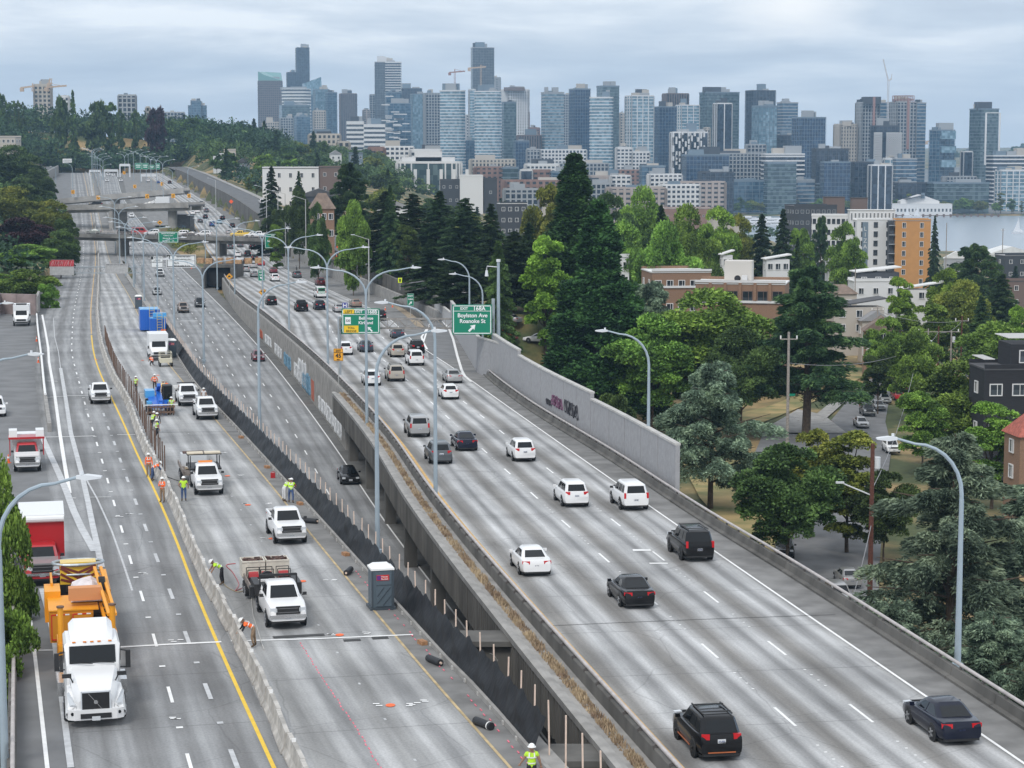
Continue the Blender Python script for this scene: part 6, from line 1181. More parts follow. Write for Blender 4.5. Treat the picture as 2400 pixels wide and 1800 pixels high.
sign(801,723,890,782,Yg-.9,sgrn,'green exit sign with yellow LEFT and TOLL BRIDGE panels', lines=(('/dline',0,.76,0,sw),('/box',(.04,.80,.33,.96),0,0,sy),('LEFT',.185,.82,.15,sblk),('EXIT',.45,.82,.15,sw),('168B',.80,.80,.19,sw),('Bellevue',.64,.56,.17,sw),('Kirkland',.63,.38,.17,sw),('/box',(.06,.04,.44,.32),0,0,sy),('TOLL',.25,.19,.12,sblk),('BRIDGE',.25,.06,.12,sblk),('/arrowl',.74,.18,.26,sw),('/box',(.09,.38,.24,.66),0,0,sw),('520',.165,.48,.12,sblk)))
sign(802,709,815,722,Yg-.9,sblu,'small blue hospital sign with a white H over the toll sign', lines=(('H',.5,.14,1.0,sw),))
ga = thing('sign_gantry', 'steel truss gantry carrying the two big green exit signs', 'sign gantry'); A, B = ray(796,770,Yg), ray(1157,770,Yg); m = MB(); zA, zB = A.z, ray(796,748,Yg).z
for y in (0,.9):
 for z in (zA,zB): m.bar((A.x,Yg+y,z), (B.x,Yg+y,z), .13)
n = 16
for k in range(n):
 x0, x1 = A.x+(B.x-A.x)*k/n, A.x+(B.x-A.x)*(k+1)/n
 for y in (0,.9): m.bar((x0,Yg+y,zA if k % 2 else zB), (x1,Yg+y,zB if k % 2 else zA), .07)
 m.bar((x0,Yg,zA), (x0,Yg+.9,zA), .06); m.bar((x0,Yg,zB), (x0,Yg+.9,zB), .06); m.bar((x0,Yg,zA), (x0,Yg,zB), .06)
m.build('truss', mat('truss_steel', (.30,.28,.26), .6, metal=.4, var=.2, scale=2), ga, kind='stuff')
for px, vt, vb in ((795,742,905),(1156,700,890)): p = ray(px, vt, Yg+.45); q = ray(px, vb, Yg+.45); MB().tube([(p.x,Yg+.45,q.z-1),(p.x,Yg+.45,p.z)], .2, 10).build('post', steel, ga)
def postsign(px0, py0, px1, py1, vb, face, label, hf=hm, dia=False, **k):
 pc = (px0+px1)/2; g = unp(pc, vb, hf); t, w, h = sign(px0, py0, px1, py1, g.y-.12, face, label, **k) if not dia else (None,0,0)
 if dia:
  A, B = ray(px0, py1, g.y-.12), ray(px1, py0, g.y-.12); w, h = B.x-A.x, B.z-A.z; t = thing('warning_sign', label, 'warning sign', ((A.x+B.x)/2, g.y-.12, A.z)); m = MB(); m.loft([[(0,y,0),(w/2,y,h/2),(0,y,h),(-w/2,y,h/2)] for y in (0,.05)]); m.build('panel', face, t); m = MB()
  for s in (-1,1):
   for a, b in (((0,.06),(.44,.5)),((.44,.5),(0,.94))): m.bar((s*a[0]*w,-.02,a[1]*h), (s*b[0]*w,-.02,b[1]*h), .04,.02)
  m.build('border', sblk, t); m = MB()
  if dia == 'arrow': m.bar((w*.12,-.03,h*.28),(w*.12,-.03,h*.62),.14,.02); m.bar((w*.15,-.03,h*.60),(-w*.12,-.03,h*.60),.14,.02); m.add([(-w*.26,-.04,h*.6),(-w*.08,-.04,h*.48),(-w*.08,-.04,h*.72)],[(0,1,2)])
  else: m.box((0,-.03,h*.5),(w*.34,.02,h*.14)); m.box((0,-.03,h*.6),(w*.2,.02,h*.1)); m.box((-w*.1,-.03,h*.38),(w*.08,.02,h*.1)); m.box((w*.1,-.03,h*.38),(w*.08,.02,h*.1))
  m.build('symbol', sblk, t)
 p0 = MB().tube([(0,.12,g.z-t.location.z),(0,.12,h*.9)], .05, 6).build('post', ctm, t); return t
postsign(782,817,804,846,905,sora,'orange yellow advisory sign EXIT 45 MPH on the left gantry post',border=sblk,lines=(('/dline',0,.70,0,sblk),('EXIT',.5,.76,.20,sblk),('45',.5,.28,.46,sblk),('MPH',.5,.07,.13,sblk)))
postsign(1115,801,1136,828,862,sora,'orange yellow advisory sign EXIT 30 MPH beside the camera pole',border=sblk,lines=(('/dline',0,.70,0,sblk),('EXIT',.5,.76,.20,sblk),('30',.5,.28,.46,sblk),('MPH',.5,.07,.13,sblk)))
postsign(954,688,970,717,742,sgrn,'small green exit sign with arrow on the dirt island',lines=(('EXIT',.5,.74,.20,sw),('168A',.5,.48,.20,sw),('/arrow',.5,.24,.38,sw)))
postsign(605,633,620,658,700,sgrn,'small green exit sign in front of the left ramp tunnel',lines=(('EXIT',.5,.74,.20,sw),('168B',.5,.48,.20,sw),('/arrowl',.5,.24,.38,sw)))
Ys = 530.0; sign(621,548,662,582,Ys,sgrn,'green overhead sign for Mercer Street and Seattle Center over the northbound lanes',lines=(('EXIT 167',.55,.84,.12,sw),('Mercer St',.5,.64,.16,sw),('Seattle Center',.5,.46,.15,sw),('1 MILE',.5,.08,.12,sw)))
sign(371,543,418,569,520,sgrn,'green overhead sign headed SINGLE OCCUPANT on the near overpass',lines=(('SINGLE OCCUPANT',.5,.78,.14,sw),('CARPOOL EXITS',.5,.60,.12,sw),('Mercer St      1',.5,.36,.16,sw),('Stewart St    1½',.5,.12,.16,sw)))
Yw = 455.0; sign(390,597,459,627,Yw,sw,'white overhead sign headed RESTRICTED EXITS with black diamond panel',border=sblk,lines=(('/box',(.01,.64,.13,.98),0,0,sblk),('◊',.07,.68,.3,sw),('RESTRICTED EXITS',.58,.80,.13,sblk),('BUSES-CARPOOLS ONLY',.57,.60,.12,sblk),('/dline',0,.52,0,sblk),('Pike St              1',.48,.30,.16,sblk),('5th/Columbia St 2½',.5,.08,.17,sblk)))
sign(354,600,382,627,Yw,sw,'smaller white sign for buses and two-person carpools',border=sblk,lines=(('/box',(.01,.70,.2,.98),0,0,sblk),('BUSES AND',.58,.80,.13,sblk),('2 PERSON',.52,.60,.13,sblk),('CARPOOLS ONLY',.5,.42,.13,sblk),('↓',.5,.08,.3,sblk)))
# graffiti-backed truss over the southbound lanes
Yt = 446.0; gt = thing('sign_gantry', 'steel truss over the southbound lanes with two grey sign backs', 'sign gantry'); A, B = ray(116,640,Yt), ray(334,637,Yt); zA, zB = A.z, ray(116,626,Yt).z; m = MB()
for y in (0,.8):
 for z in (zA,zB): m.bar((A.x,Yt+y,z),(B.x,Yt+y,z),.16)
for k in range(20):
 x0, x1 = A.x+(B.x-A.x)*k/20, A.x+(B.x-A.x)*(k+1)/20; m.bar((x0,Yt,zA if k % 2 else zB),(x1,Yt,zB if k % 2 else zA),.09)
m.build('truss', steel, gt, kind='stuff')
for px, vb in ((334,700),(316,668)): p = ray(px, vb, Yt); MB().tube([(p.x,Yt+.4,CZ-hm(Yt)-1),(p.x,Yt+.4,zB+.6)], .22, 8).build('post', steel, gt)
for (x0,y0,x1,y1), lab, mm, sd in (((117,609,173,645),'sign back sprayed with red and white graffiti on the truss',mat('graffiti_red',(.45,.05,.06),.7,var=.3,scale=1),1),((247,618,300,641),'grey sign back with black graffiti along its top on the truss',salum,2)):
 t, w, h = sign(x0,y0,x1,y1,Yt-.5,salum,lab,border=None,th_=.1); m = MB(); R = random.Random(sd)
 if sd == 1: MB().box((0,-.04,h*.78), (w,.02,h*.42)).build('graffiti', mm, t)
 x = -w*.45
 while x < w*.42: m.bar((x,-.06,h*(.62 if sd==1 else .84)+R.uniform(-.1,.1)),(x+R.uniform(.1,.5),-.06,h*(.92 if sd==1 else .97)),.18 if sd==1 else .1,.02); x += .42
 m.build('graffiti', sw if sd == 1 else sblk, t)
# white graffiti board and far gantries
t, w, h = sign(147,372,168,381,1000,sw,'white board with black graffiti above the far lanes',border=None); m = MB(); R = random.Random(4); [m.bar((-w*.42+k*w*.1,-.05,h*.2),(-w*.36+k*w*.1,-.05,h*.8),.3,.02) for k in range(9)]; m.build('graffiti', sblk, t)
for i, (x0,x1,yt,yb) in enumerate(((316,332,382,397),(333,348,382,397),(350,362,386,397),(364,375,382,397))): sign(x0,yt,x1,yb,1010,sgrn,'far green overhead sign, '+['first of four beyond the lamp row','second of four beyond the lamp row','third of four beyond the lamp row','last of four beside the single lamp'][i],lines=(('/box',(.15,.6,.85,.72),0,0,sw),('/box',(.2,.3,.8,.42),0,0,sw)),group='far green overhead signs')
def frame(px0, px1, vt, vb, Y, label):
 t = thing('sign_gantry', label, 'sign gantry'); A, B = ray(px0,vt,Y), ray(px1,vt,Y); z0 = ray(px0,vb,Y).z; m = MB(); m.box(((A.x+B.x)/2,Y,A.z-.4), (B.x-A.x,.8,1.3)); m.build('cross_beam', lampm, t); [MB().box((x,Y,(A.z+z0)/2), (.6,.6,A.z-z0)).build('post', lampm, t) for x in (A.x,B.x)]
frame(245,276,398,415,1120,'white gantry over the far express lanes'); frame(331,368,409,425,1080,'white gantry over the far northbound lanes'); frame(281,304,385,415,1100,'narrow white gantry frame in the far lamp row'); frame(210,236,399,413,1150,'far white frame at the southbound crest')
# curve chevron signs
def chev(px, py, s, Y, label):
 A = ray(px, py, Y); r = s/2*Y/F; t = thing('warning_sign', label, 'warning sign', A, 0, 'orange curve signs on the overpasses'); m = MB(); m.box((0,0,0), (r*1.7,.08,r*2)); m.build('panel', sora, t); m = MB(); m.bar((r*.5,-.08,r*.75),(-r*.4,-.08,0),.45,.04); m.bar((r*.5,-.08,-r*.75),(-r*.4,-.08,0),.45,.04); m.build('symbol', sblk, t); MB().box((0,.1,-r*2), (.14,.1,r*3)).build('post', ctm, t)
for i, (px, py, s, Y) in enumerate(((171,450,9,835),(316,437,8,830),(380,431,8,828),(230,463,9,726),(345,460,10,717),(406,459,10,712),(443,459,9,706),(291,405,7,1010),(68,409,6,900))): chev(px, py, s, Y, 'orange curve sign ' + ['at the tree end of the far ramp bridge','in the middle of the far ramp bridge','at the upper end of the far ramp bridge','on the middle overpass by the black SUV','on the middle overpass before the camper','against the camper on the middle overpass','at the end post of the middle overpass','beyond the ramp bridge near the lamp row','on the far left street wall'][i])
postsign(368,516,381,527,560,sora,'yellow diamond warning sign on the weedy island',hf=hm,dia='car'); postsign(529,640,546,656,690,sora,'orange diamond slippery sign by the tunnel ramp',dia='car'); postsign(606,675,627,695,722,sora,'orange diamond turn arrow sign on the ramp divider wall',dia='arrow'); postsign(933,651,942,663,680,sfl,'lime school crossing sign at the side street end',hf=hs,border=None,lines=(('/box',(.3,.2,.7,.8),0,0,sblk),))
for px, py, w_, lab in ((697,537,6,'orange warning board by the street roadworks'),(795,580,7,'orange diamond board beside the parked cars on the street'),(799,594,8,'round orange board below the diamond one'),(542,470,5,'far orange board along the side street')):
 g = unp(px, py+10, hs); t = thing('warning_sign', lab, 'warning sign', g); r = w_*g.y/F; MB().loft([[(0,y,.4),(r,y,.4+r),(0,y,.4+2*r),(-r,y,.4+r)] for y in (0,.06)]).build('panel', mat('hot_orange', (.95,.12,.03), .6), t)
g = unp(1848, 982, 36.2); t = thing('street_sign', 'green street name sign beside the wooden pole on the corner', 'street sign', g); MB().tube([(0,0,0),(0,0,3.4)], .04, 6).build('post', ctm, t); MB().box((.3,0,3.3), (1.1,.04,.32)).build('panel', sgrn, t)
# ---------------------------------------------------------------- trees
bark = mat('bark', (.09,.065,.045), .95, var=.3, scale=3, bump=.3); barkg = mat('bark_grey', (.13,.12,.105), .95, var=.3, scale=3)
LEAF = {'broad': leafmat('leaf_green', (0.050,0.092,0.020), (0.153,0.261,0.044), (0.280,0.440,0.077)), 'dark': leafmat('leaf_dark', (0.028,0.050,0.017), (0.076,0.129,0.036), (0.146,0.230,0.062)), 'lime': leafmat('leaf_lime', (0.065,0.121,0.018), (0.190,0.319,0.042), (0.335,0.511,0.075)),
 'olive': leafmat('leaf_olive', (0.061,0.082,0.016), (0.169,0.200,0.033), (0.312,0.324,0.064)), 'blue': leafmat('leaf_blue', (0.052,0.082,0.053), (0.170,0.241,0.163), (0.392,0.504,0.332), .5), 'fir': leafmat('leaf_fir', (0.012,0.026,0.011), (0.035,0.067,0.026), (0.079,0.133,0.046), .5),
 'cedar': leafmat('leaf_cedar', (0.018,0.040,0.019), (0.053,0.103,0.040), (0.135,0.213,0.063), .4), 'wood': leafmat('leaf_wood', (0.011,0.027,0.015), (0.034,0.070,0.032), (0.072,0.130,0.055), .06), 'wood2': leafmat('leaf_wood_mid', (0.025,0.047,0.019), (0.068,0.116,0.038), (0.137,0.213,0.061), .08), 'maroon': leafmat('leaf_maroon', (0.014,0.006,0.008), (0.046,0.017,0.023), (0.085,0.038,0.038)), 'seq': leafmat('leaf_sequoia', (0.012,0.039,0.011), (0.036,0.098,0.026), (0.078,0.182,0.044), .6), 'ivy': leafmat('leaf_ivy', (0.018,0.035,0.010), (0.046,0.084,0.020), (0.094,0.151,0.038))}
def leaves(P, D, ln_, wd, rng, roll=1.0, jit=.5):
 """one pointed quad per leaf clump: P centres, D directions"""
 n = len(P); D = D + rng.normal(size=(n,3))*jit; D /= np.linalg.norm(D, axis=1)[:,None] + 1e-9; A = rng.normal(size=(n,3)); A[:,2] *= roll; S = np.cross(D, A); S /= np.linalg.norm(S, axis=1)[:,None] + 1e-9
 L = (ln_*(.6+.8*rng.random(n)))[:,None]; W = (wd*(.6+.8*rng.random(n)))[:,None]; V = np.stack([P - D*L*.5, P + S*W*.5, P + D*L*.5, P - S*W*.5], 1).reshape(-1,3); return V
def leafmesh(name, V):
 n = len(V)//4; me = bpy.data.meshes.new(name); me.vertices.add(len(V)); me.vertices.foreach_set('co', V.astype(np.float32).ravel()); me.loops.add(n*4); me.loops.foreach_set('vertex_index', np.arange(n*4)); me.polygons.add(n); me.polygons.foreach_set('loop_start', np.arange(n)*4); me.update(); return me
def broad(seed, n, ls, H=14., W=12., low=.22, cl=46, up=0.0):
 """rounded crown of many leaf clumps on limbs"""
 r = np.random.default_rng(seed); C = []; R = []
 while len(C) < cl:
  p = r.normal(size=3); p /= np.linalg.norm(p); q = r.random()**.4; z = (low+1)/2 + p[2]*q*(1-low)/2*.92; wz = 1 - .35*max(0, (z-.6)/.4)**1.5 if up == 0 else 1 - abs(z-.55)*up
  C.append((p[0]*q*.42*W*wz, p[1]*q*.42*W*wz, z*H)); R.append(W*(.09+.10*r.random()))
 C = np.array(C); R = np.array(R); k = r.choice(cl, n, p=R**2/sum(R**2)); d = r.normal(size=(n,3)); d /= np.linalg.norm(d, axis=1)[:,None]; d[:,2] = np.where(d[:,2] < -.25, -d[:,2]*.6, d[:,2]); rr = (R[k]*(.72+.36*r.random(n)))[:,None]; P = C[k] + d*rr*np.array([1,1,.8])
 t = MB(); t.tube([(0,0,-.5),(.1,0,H*.2),(.0,.1,H*.5),(0,0,H*.8)], [.035*H**.9*.5,.022*H**.9*.5,.012*H**.9*.5,.02], 7)
 for i in r.choice(cl, 9, replace=False): c = C[i]; t.tube([(0,0,H*(.18+.2*r.random())), tuple(c*np.array([.5,.5,.78])), tuple(c)], [.012*H*.6,.008*H*.6,.02], 5)
 return leafmesh('crown', leaves(P, d, ls, ls*.7, r)), t, H, W
def conifer(seed, n, ls, H=20., W=8., nb=70, droop=.25, low=.1, fill=1.0, prof=.9, tip=0.0, thin=.35):
 """branches in whorls, each carrying drooping sprays"""
 r = np.random.default_rng(seed); P = []; D = []; per = n//nb; t = MB(); t.tube([(0,0,-.5),(0,0,H*.5),(0,0,H*.98)], [H*.018,H*.011,.02], 7)
 for b in range(nb):
  f = (b+r.random())/nb; z = H*(low + (1-low)*f*.985); a = b*2.4 + r.random(); L = W/2*max(.03,(1-f))**prof*(.72+.5*r.random())*(1 if f > .06 else .8); s = np.sqrt(r.random(per)); bend = tip*s**2*L
  dx, dy = math.cos(a), math.sin(a); zz = z - droop*L*s**1.3 + bend; w = (r.random(per)-.5)*L*(1.0-.6*s)*.62
  P.append(np.stack([dx*L*s - dy*w, dy*L*s + dx*w, zz - np.abs(w)*.25 + (r.random(per)-.5)*L*.10*fill], 1)); D.append(np.tile([dx, dy, -droop*.8 + tip], (per,1)) + np.stack([-dy*w, dx*w, 0*w], 1)*.8/max(L,.1))
  if b % 3 == 0 and f < .8: t.tube([(0,0,z+.0), (dx*L*.5, dy*L*.5, z-droop*L*.4), (dx*L*.85, dy*L*.85, z-droop*L*.8)], [.05,.03,.01], 4)
 P = np.concatenate(P); D = np.concatenate(D); return leafmesh('crown', leaves(P, D, ls, ls*thin, r, jit=.35)), t, H, W
def cedar(seed, n, ls, H=20., W=16., nb=48, rise=.12, droop=.05, pw=1.25, low=.24):
 """broad flat plates of foliage on long level limbs"""
 r = np.random.default_rng(seed); P = []; D = []; t = MB(); t.tube([(0,0,-.5),(.15,0,H*.3),(-.1,.1,H*.65),(0,0,H*.97)], [H*.026,H*.02,H*.011,.03], 8); per = n//nb
 for b in range(nb):
  f = (b+.5*r.random())/nb; z = H*(low+(.97-low)*f); a = b*2.4 + r.random()*.9; L = W/2*(1 - .86*f**pw)*r.choice([.55,.8,1.0,1.12])*(.9+.2*r.random()); dx, dy = math.cos(a), math.sin(a)
  tip_ = np.array([dx*L, dy*L, z + rise*L - droop*L]); k = 6; cs = []
  for q in range(k):
   u = .3+.75*(q+r.random()*.6)/k; side = (r.random()-.5)*L*.55*(1.1-u*.5); cs.append((dx*L*u - dy*side, dy*L*u + dx*side, z + rise*L*u - droop*L*u*u*2.2 + (r.random()-.5)*.5, (.07+.10*r.random())*L + .3))
  cs = np.array(cs); j = r.choice(k, per); th_ = r.random(per)*6.283; rr = np.sqrt(r.random(per))*cs[j,3]*1.15; P.append(np.stack([cs[j,0]+np.cos(th_)*rr, cs[j,1]+np.sin(th_)*rr, cs[j,2] + .22*cs[j,3] - rr**2/cs[j,3]*.42 - r.random(per)**2*.7], 1))
  D.append(np.stack([np.cos(th_)+dx*.7, np.sin(th_)+dy*.7, .25-.7*r.random(per)], 1)); t.tube([(0,0,z*.97), (dx*L*.5, dy*L*.5, z+rise*L*.35), tuple(tip_*np.array([.9,.9,1]))], [.13-.09*f,.07,.02], 5)
 P = np.concatenate(P); D = np.concatenate(D); return leafmesh('crown', leaves(P, D, ls, ls*.20, r, jit=.3)), t, H, W
def spire(seed, n, ls, H=34., W=9.5, cl=620):
 r = np.random.default_rng(seed); f = r.random(cl)**.85; a = r.random(cl)*6.283; rad = W/2*(1-f)**.82*(.62+.34*r.random(cl)); gap = .8+.2*np.sin(f*19+seed); rad *= np.where(f > .62, gap, 1); C = np.stack([rad*np.cos(a), rad*np.sin(a), H*(.06+.93*f)], 1); R = (.5+.62*(1-f))*(.75+.4*r.random(cl))
 k = r.choice(cl, n, p=R**2/sum(R**2)); d = r.normal(size=(n,3)); d /= np.linalg.norm(d, axis=1)[:,None]; P = C[k] + d*(R[k]*(.6+.5*r.random(n)))[:,None]; t = MB(); t.tube([(0,0,-.5),(0,0,H*.6),(0,0,H*.97)], [H*.02,H*.011,.03], 8); return leafmesh('crown', leaves(P, d + np.array([0,0,.4]), ls, ls*.55, r)), t, H, W
TREE = {}
def reg(k, res): me, t, H, W = res; TREE[k] = (me, t.mesh('trunk', bark), H, W)
reg('broad0', broad(1, 42000, .36)); reg('broad1', broad(2, 42000, .36, H=15, W=11, cl=60)); reg('broad2', broad(3, 36000, .34, H=16, W=9, cl=40, low=.15, up=.6)); reg('tall0', broad(4, 30000, .34, H=18, W=7.5, low=.08, cl=50, up=.5))
reg('fir0', conifer(5, 34000, .62, H=20, W=9, nb=110, droop=.35)); reg('fir1', conifer(6, 34000, .6, H=20, W=10, nb=120, droop=.18, prof=.7, low=.18)); reg('cedar0', cedar(7, 76000, .66, nb=40, pw=1.1)); reg('cedar1', cedar(8, 70000, .56, H=15, W=15, nb=38, rise=.34, droop=.14, pw=2.3, low=.2)); reg('cedar2', cedar(9, 76000, .56, H=17, W=15, nb=44, rise=.26, droop=.12, pw=2.0, low=.1)); reg('seq0', spire(10, 110000, .40)); reg('seq1', spire(11, 110000, .40, H=28, W=10.5))
reg('fb0', broad(21, 4200, 1.0, cl=34)); reg('fb1', broad(22, 4200, 1.0, H=13, W=13, cl=40)); reg('ff0', conifer(23, 3800, 1.5, H=20, W=8.5, nb=60, droop=.3, thin=.42)); reg('ft0', broad(24, 3600, .95, H=20, W=5.5, low=.05, cl=30, up=.5)); reg('fb2', broad(25, 4200, .95, H=15, W=10, cl=30))
NM = {'broad':'broadleaf_tree','tall':'broadleaf_tree','fir':'fir_tree','cedar':'cedar_tree','seq':'sequoia_tree','fb':'broadleaf_tree','ff':'fir_tree','ft':'poplar_tree'}
R = random.Random(77)
def tree(kind, leaf, px, vt, Y, wpx, label, group=None, base=None, rz=None):
 if leaf == 'fir' and Y < 640: wpx *= 1.45
 me, tr, H0_, W0_ = TREE[kind]; p = ray(px, vt, Y); zb = CZ - (th(p.x, Y) if base is None else base); H = max(3., p.z - zb); t = thing(NM[kind.rstrip('0123456789')], label, 'tree', (p.x, Y, zb-.3), R.random()*6.28 if rz is None else rz, group)
 k = wpx*Y/F/W0_; t.scale = (k, k, (H+.3)/H0_); c = put(me, 'crown', t)
 if not me.materials: me.materials.append(LEAF[leaf])
 c.material_slots[0].link = 'OBJECT'; c.material_slots[0].material = LEAF[leaf]; put(tr, 'trunk', t); return t
for a in [
 ('cedar1','blue',1668,838,222,300,'feathery blue green cedar at the end of the noise wall'),('cedar2','blue',2240,1000,152,470,'huge feathery blue green cedar behind the right lamp post'),('cedar2','blue',2420,1120,158,420,'blue green cedar at the right picture edge behind the huge one'),('cedar1','blue',2090,1400,134,330,'low blue green cedar reaching over the parapet rail'),('cedar1','blue',2330,1430,128,420,'dark blue green cedar low beside the foot of the tall lamp post'),('cedar1','blue',2420,1560,112,330,'lowest cedar at the bottom right behind the rail'),
 ('broad1','dark',1850,1045,186,265,'dense dark green tree over the parked black SUV'),('tall0','olive',1990,1000,196,190,'olive green open tree left of the brown utility pole'),('broad1','olive',1905,1010,204,170,'olive tree crown beside the dense dark one'),('broad1','dark',2075,1105,192,170,'mid green tree right of the brown utility pole'),
 ('broad0','broad',2250,868,262,280,'wide bright green tree before the dark timber house'),('broad2','broad',2165,900,250,150,'bright green tree above the white parked SUV'),('tall0','broad',2330,930,226,160,'green tree below the red tiled roof'),
 ('cedar0','cedar',1895,612,288,345,'great dark layered cedar in front of the brick building'),
 ('broad0','broad',1640,702,300,380,'large round green tree in front of the brick building'),('broad1','broad',1530,738,292,240,'round green tree between the sequoia and the large round tree'),('broad1','dark',1740,770,285,190,'green tree beside the wooden pole behind the feathery cedar'),('cedar1','blue',1520,652,322,230,'grey green feathery cedar left of the brick building'),
 ('seq0','seq',1346,358,338,285,'tallest dark spire sequoia rising above the skyline'),('seq1','seq',1404,470,300,330,'second dark sequoia standing in front of the tallest one'),('broad2','dark',1440,900,236,120,'dark shrubby tree at the foot of the sequoias'),
 ('tall0','lime',1278,540,318,120,'bright lime tree left of the sequoias'),('broad2','lime',1300,640,322,100,'lower lime green tree beside the sequoia base'),('broad1','olive',1284,436,470,130,'olive round tree above the dark firs'),
 ('fir1','fir',905,446,410,120,'dark fir right of the small conical tree'),('fir1','fir',968,452,420,120,'dark fir with narrow poplar before it'),('fir0','fir',1030,446,410,130,'dark fir in the middle of the fir row'),('fir1','fir',1090,462,395,130,'broad dark fir behind the street lamps'),('fir0','fir',1150,476,380,120,'dark fir left of the camera pole'),('fir1','fir',1205,540,330,140,'dark pine right of the camera pole'),('fir0','fir',1240,520,345,120,'dark pine beside the lime tree'),('fir1','dark',1168,560,300,130,'shaggy dark pine behind the big exit sign'),('tall0','dark',955,520,372,70,'narrow green poplar in front of the fir row'),('fir0','fir',1010,560,352,120,'dark fir shading the street end'),('fir1','fir',1075,580,330,120,'dark fir over the parked cars lot'),
 ('cedar0','cedar',820,374,480,165,'big dark cedar standing over the brick gabled house'),('broad0','broad',826,490,400,95,'bright round tree beside the orange roadworks'),('fir0','cedar',914,432,402,95,'small conical green tree next to the round one'),
 ('fir0','fir',636,388,600,74,'conical fir in front of the white window building'),('broad1','dark',700,440,520,80,'dark tree left of the brick gabled house'),('broad2','dark',646,478,560,70,'dark tree over the wall end by the overpass'),('tall0','broad',648,520,520,50,'small green tree at the overpass street end'),('broad1','dark',745,478,430,60,'green tree beside the brick gabled house'),('fir0','fir',700,400,620,40,'narrow fir behind the white building corner'),
 ('broad1','dark',1430,456,500,130,'mid green tree just right of the sequoia top'),('broad0','broad',1500,462,520,150,'green tree band, left crown below the brick warehouse'),('broad1','broad',1460,520,430,120,'green tree right of the second sequoia'),('fir0','fir',1550,478,440,95,'dark fir among bright green trees'),('broad0','broad',1618,505,460,160,'large bright green tree left of the white townhouse'),('broad1','lime',1680,488,520,120,'light green tree above the large bright one'),('broad0','broad',1570,545,400,170,'green tree behind the brick building roof'),('broad1','olive',1730,505,540,90,'olive tree left of the dark fir pair'),
 ('fir0','fir',1786,500,520,100,'dark fir, left one of the pair by the office block'),('fir0','fir',1836,488,540,85,'dark fir, taller one of the pair by the office block'),('fir0','cedar',1870,556,430,85,'pointed fir above the great cedar'),('cedar1','cedar',1925,500,600,75,'dark tufted cedar before the white apartments'),('broad2','broad',1882,515,560,70,'bright tree left of the tufted cedar'),('broad1','broad',1985,525,520,110,'green tree in front of the white apartment wall'),('fir0','fir',2192,504,640,58,'dark fir right of the orange apartment block'),
 ('cedar1','cedar',2285,566,500,190,'wide dark deodar with drooping tips by the lake'),('fir1','cedar',2350,640,420,150,'weeping dark fir on the right edge'),('tall0','lime',2112,640,420,80,'light green maple beside the dark flat-roofed house'),('broad1','lime',2225,632,440,120,'light green maple before the lake shed roofs'),('broad0','olive',2260,672,400,170,'olive tree below the wide deodar'),('broad1','broad',2180,715,372,170,'green tree behind the tangle of utility poles'),('fir1','cedar',2300,690,360,110,'weeping cedar right of the utility poles'),('broad0','broad',2340,770,330,240,'green trees against the timber house roof'),('broad1','lime',2390,720,350,120,'yellow green tree at the right picture edge'),('broad1','broad',2080,745,340,110,'green tree behind the brick house with white windows'),('broad0','broad',2150,790,310,150,'green tree right of the insulator poles'),('broad2','dark',2060,820,320,90,'dark tree at the end of the parked cars street'),
 ('broad0','broad',-20,1122,104,215,'leafy green tree poking in at the left picture edge'),('broad1','broad',-45,1330,92,250,'lower leafy tree below the left lamp post'),
 ('broad0','dark',25,350,820,170,'dark tree mass below the hillside flats'),('broad1','dark',85,395,760,110,'dark tree under the far left street wall'),('broad0','olive',40,448,600,190,'olive tree on the left bank'),('broad1','olive',120,470,560,110,'olive tree leaning over the left shoulder'),('broad2','dark',155,500,520,70,'dark shrubby tree at the left end of the overpasses'),('broad0','maroon',48,520,480,185,'dark purple leaved tree on the left bank'),('broad1','dark',140,540,470,95,'green tree between the purple tree and overpass'),('broad0','broad',62,578,425,175,'rounded green tree on the left bank'),('broad1','broad',60,632,385,170,'light green tree above the pinkish wall'),('broad2','broad',112,655,362,60,'small green tree at the pinkish wall end'),('broad1','broad',-20,640,400,120,'green tree at the left edge over the ramp'),('broad2','dark',70,420,680,120,'dark green tree beside the far retaining wall'),
]: tree(*a)
# hillside woods, one tree at a time
occ = []
def scatter(n, u0, u1, y0, y1, kinds, group, labels, hm_=(9, 16), seed=1, ok=lambda u, y: True, mind=6):
 Rr = random.Random(seed); k = tries = 0
 while k < n and tries < n*30:
  tries += 1; y = y0*(y1/y0)**Rr.random(); u = Rr.uniform(u0, u1); x = (u-1200)/F*y
  if y < 1400 and LEF_A(y)-4 < x < BAR_C(y)+16: continue
  if not ok(u, y) or any(abs(x-a) + abs(y-b)*.35 < mind for a, b in occ): continue
  occ.append((x, y)); kind, leaf = Rr.choice(kinds); h = Rr.uniform(*hm_)*(1.5 if kind[:2] in ('ff','ft') else 1); zt = -th(x, y) + h; vt = 900 - F*((y*ST + zt*CT)/(y*CT - zt*ST)); W = TREE[kind][3]; w = W*(h/TREE[kind][2])*Rr.uniform(.95, 1.35)*F/y
  lab = {'dark':'dark green ','broad':'fresh green ','olive':'olive green '}.get(leaf,'') + {'fb':'rounded broadleaf tree','ff':'pointed dark conifer','ft':'tall narrow poplar'}[kind[:2]]; tree(kind, leaf, u, vt, y, w, f'{lab} {labels}', group); k += 1
mix = [('fb0','dark'),('fb1','dark'),('fb2','broad'),('fb0','broad'),('fb1','olive'),('ff0','fir'),('fb2','dark')]; mixc = mix + [('ff0','fir'),('ff0','cedar')]
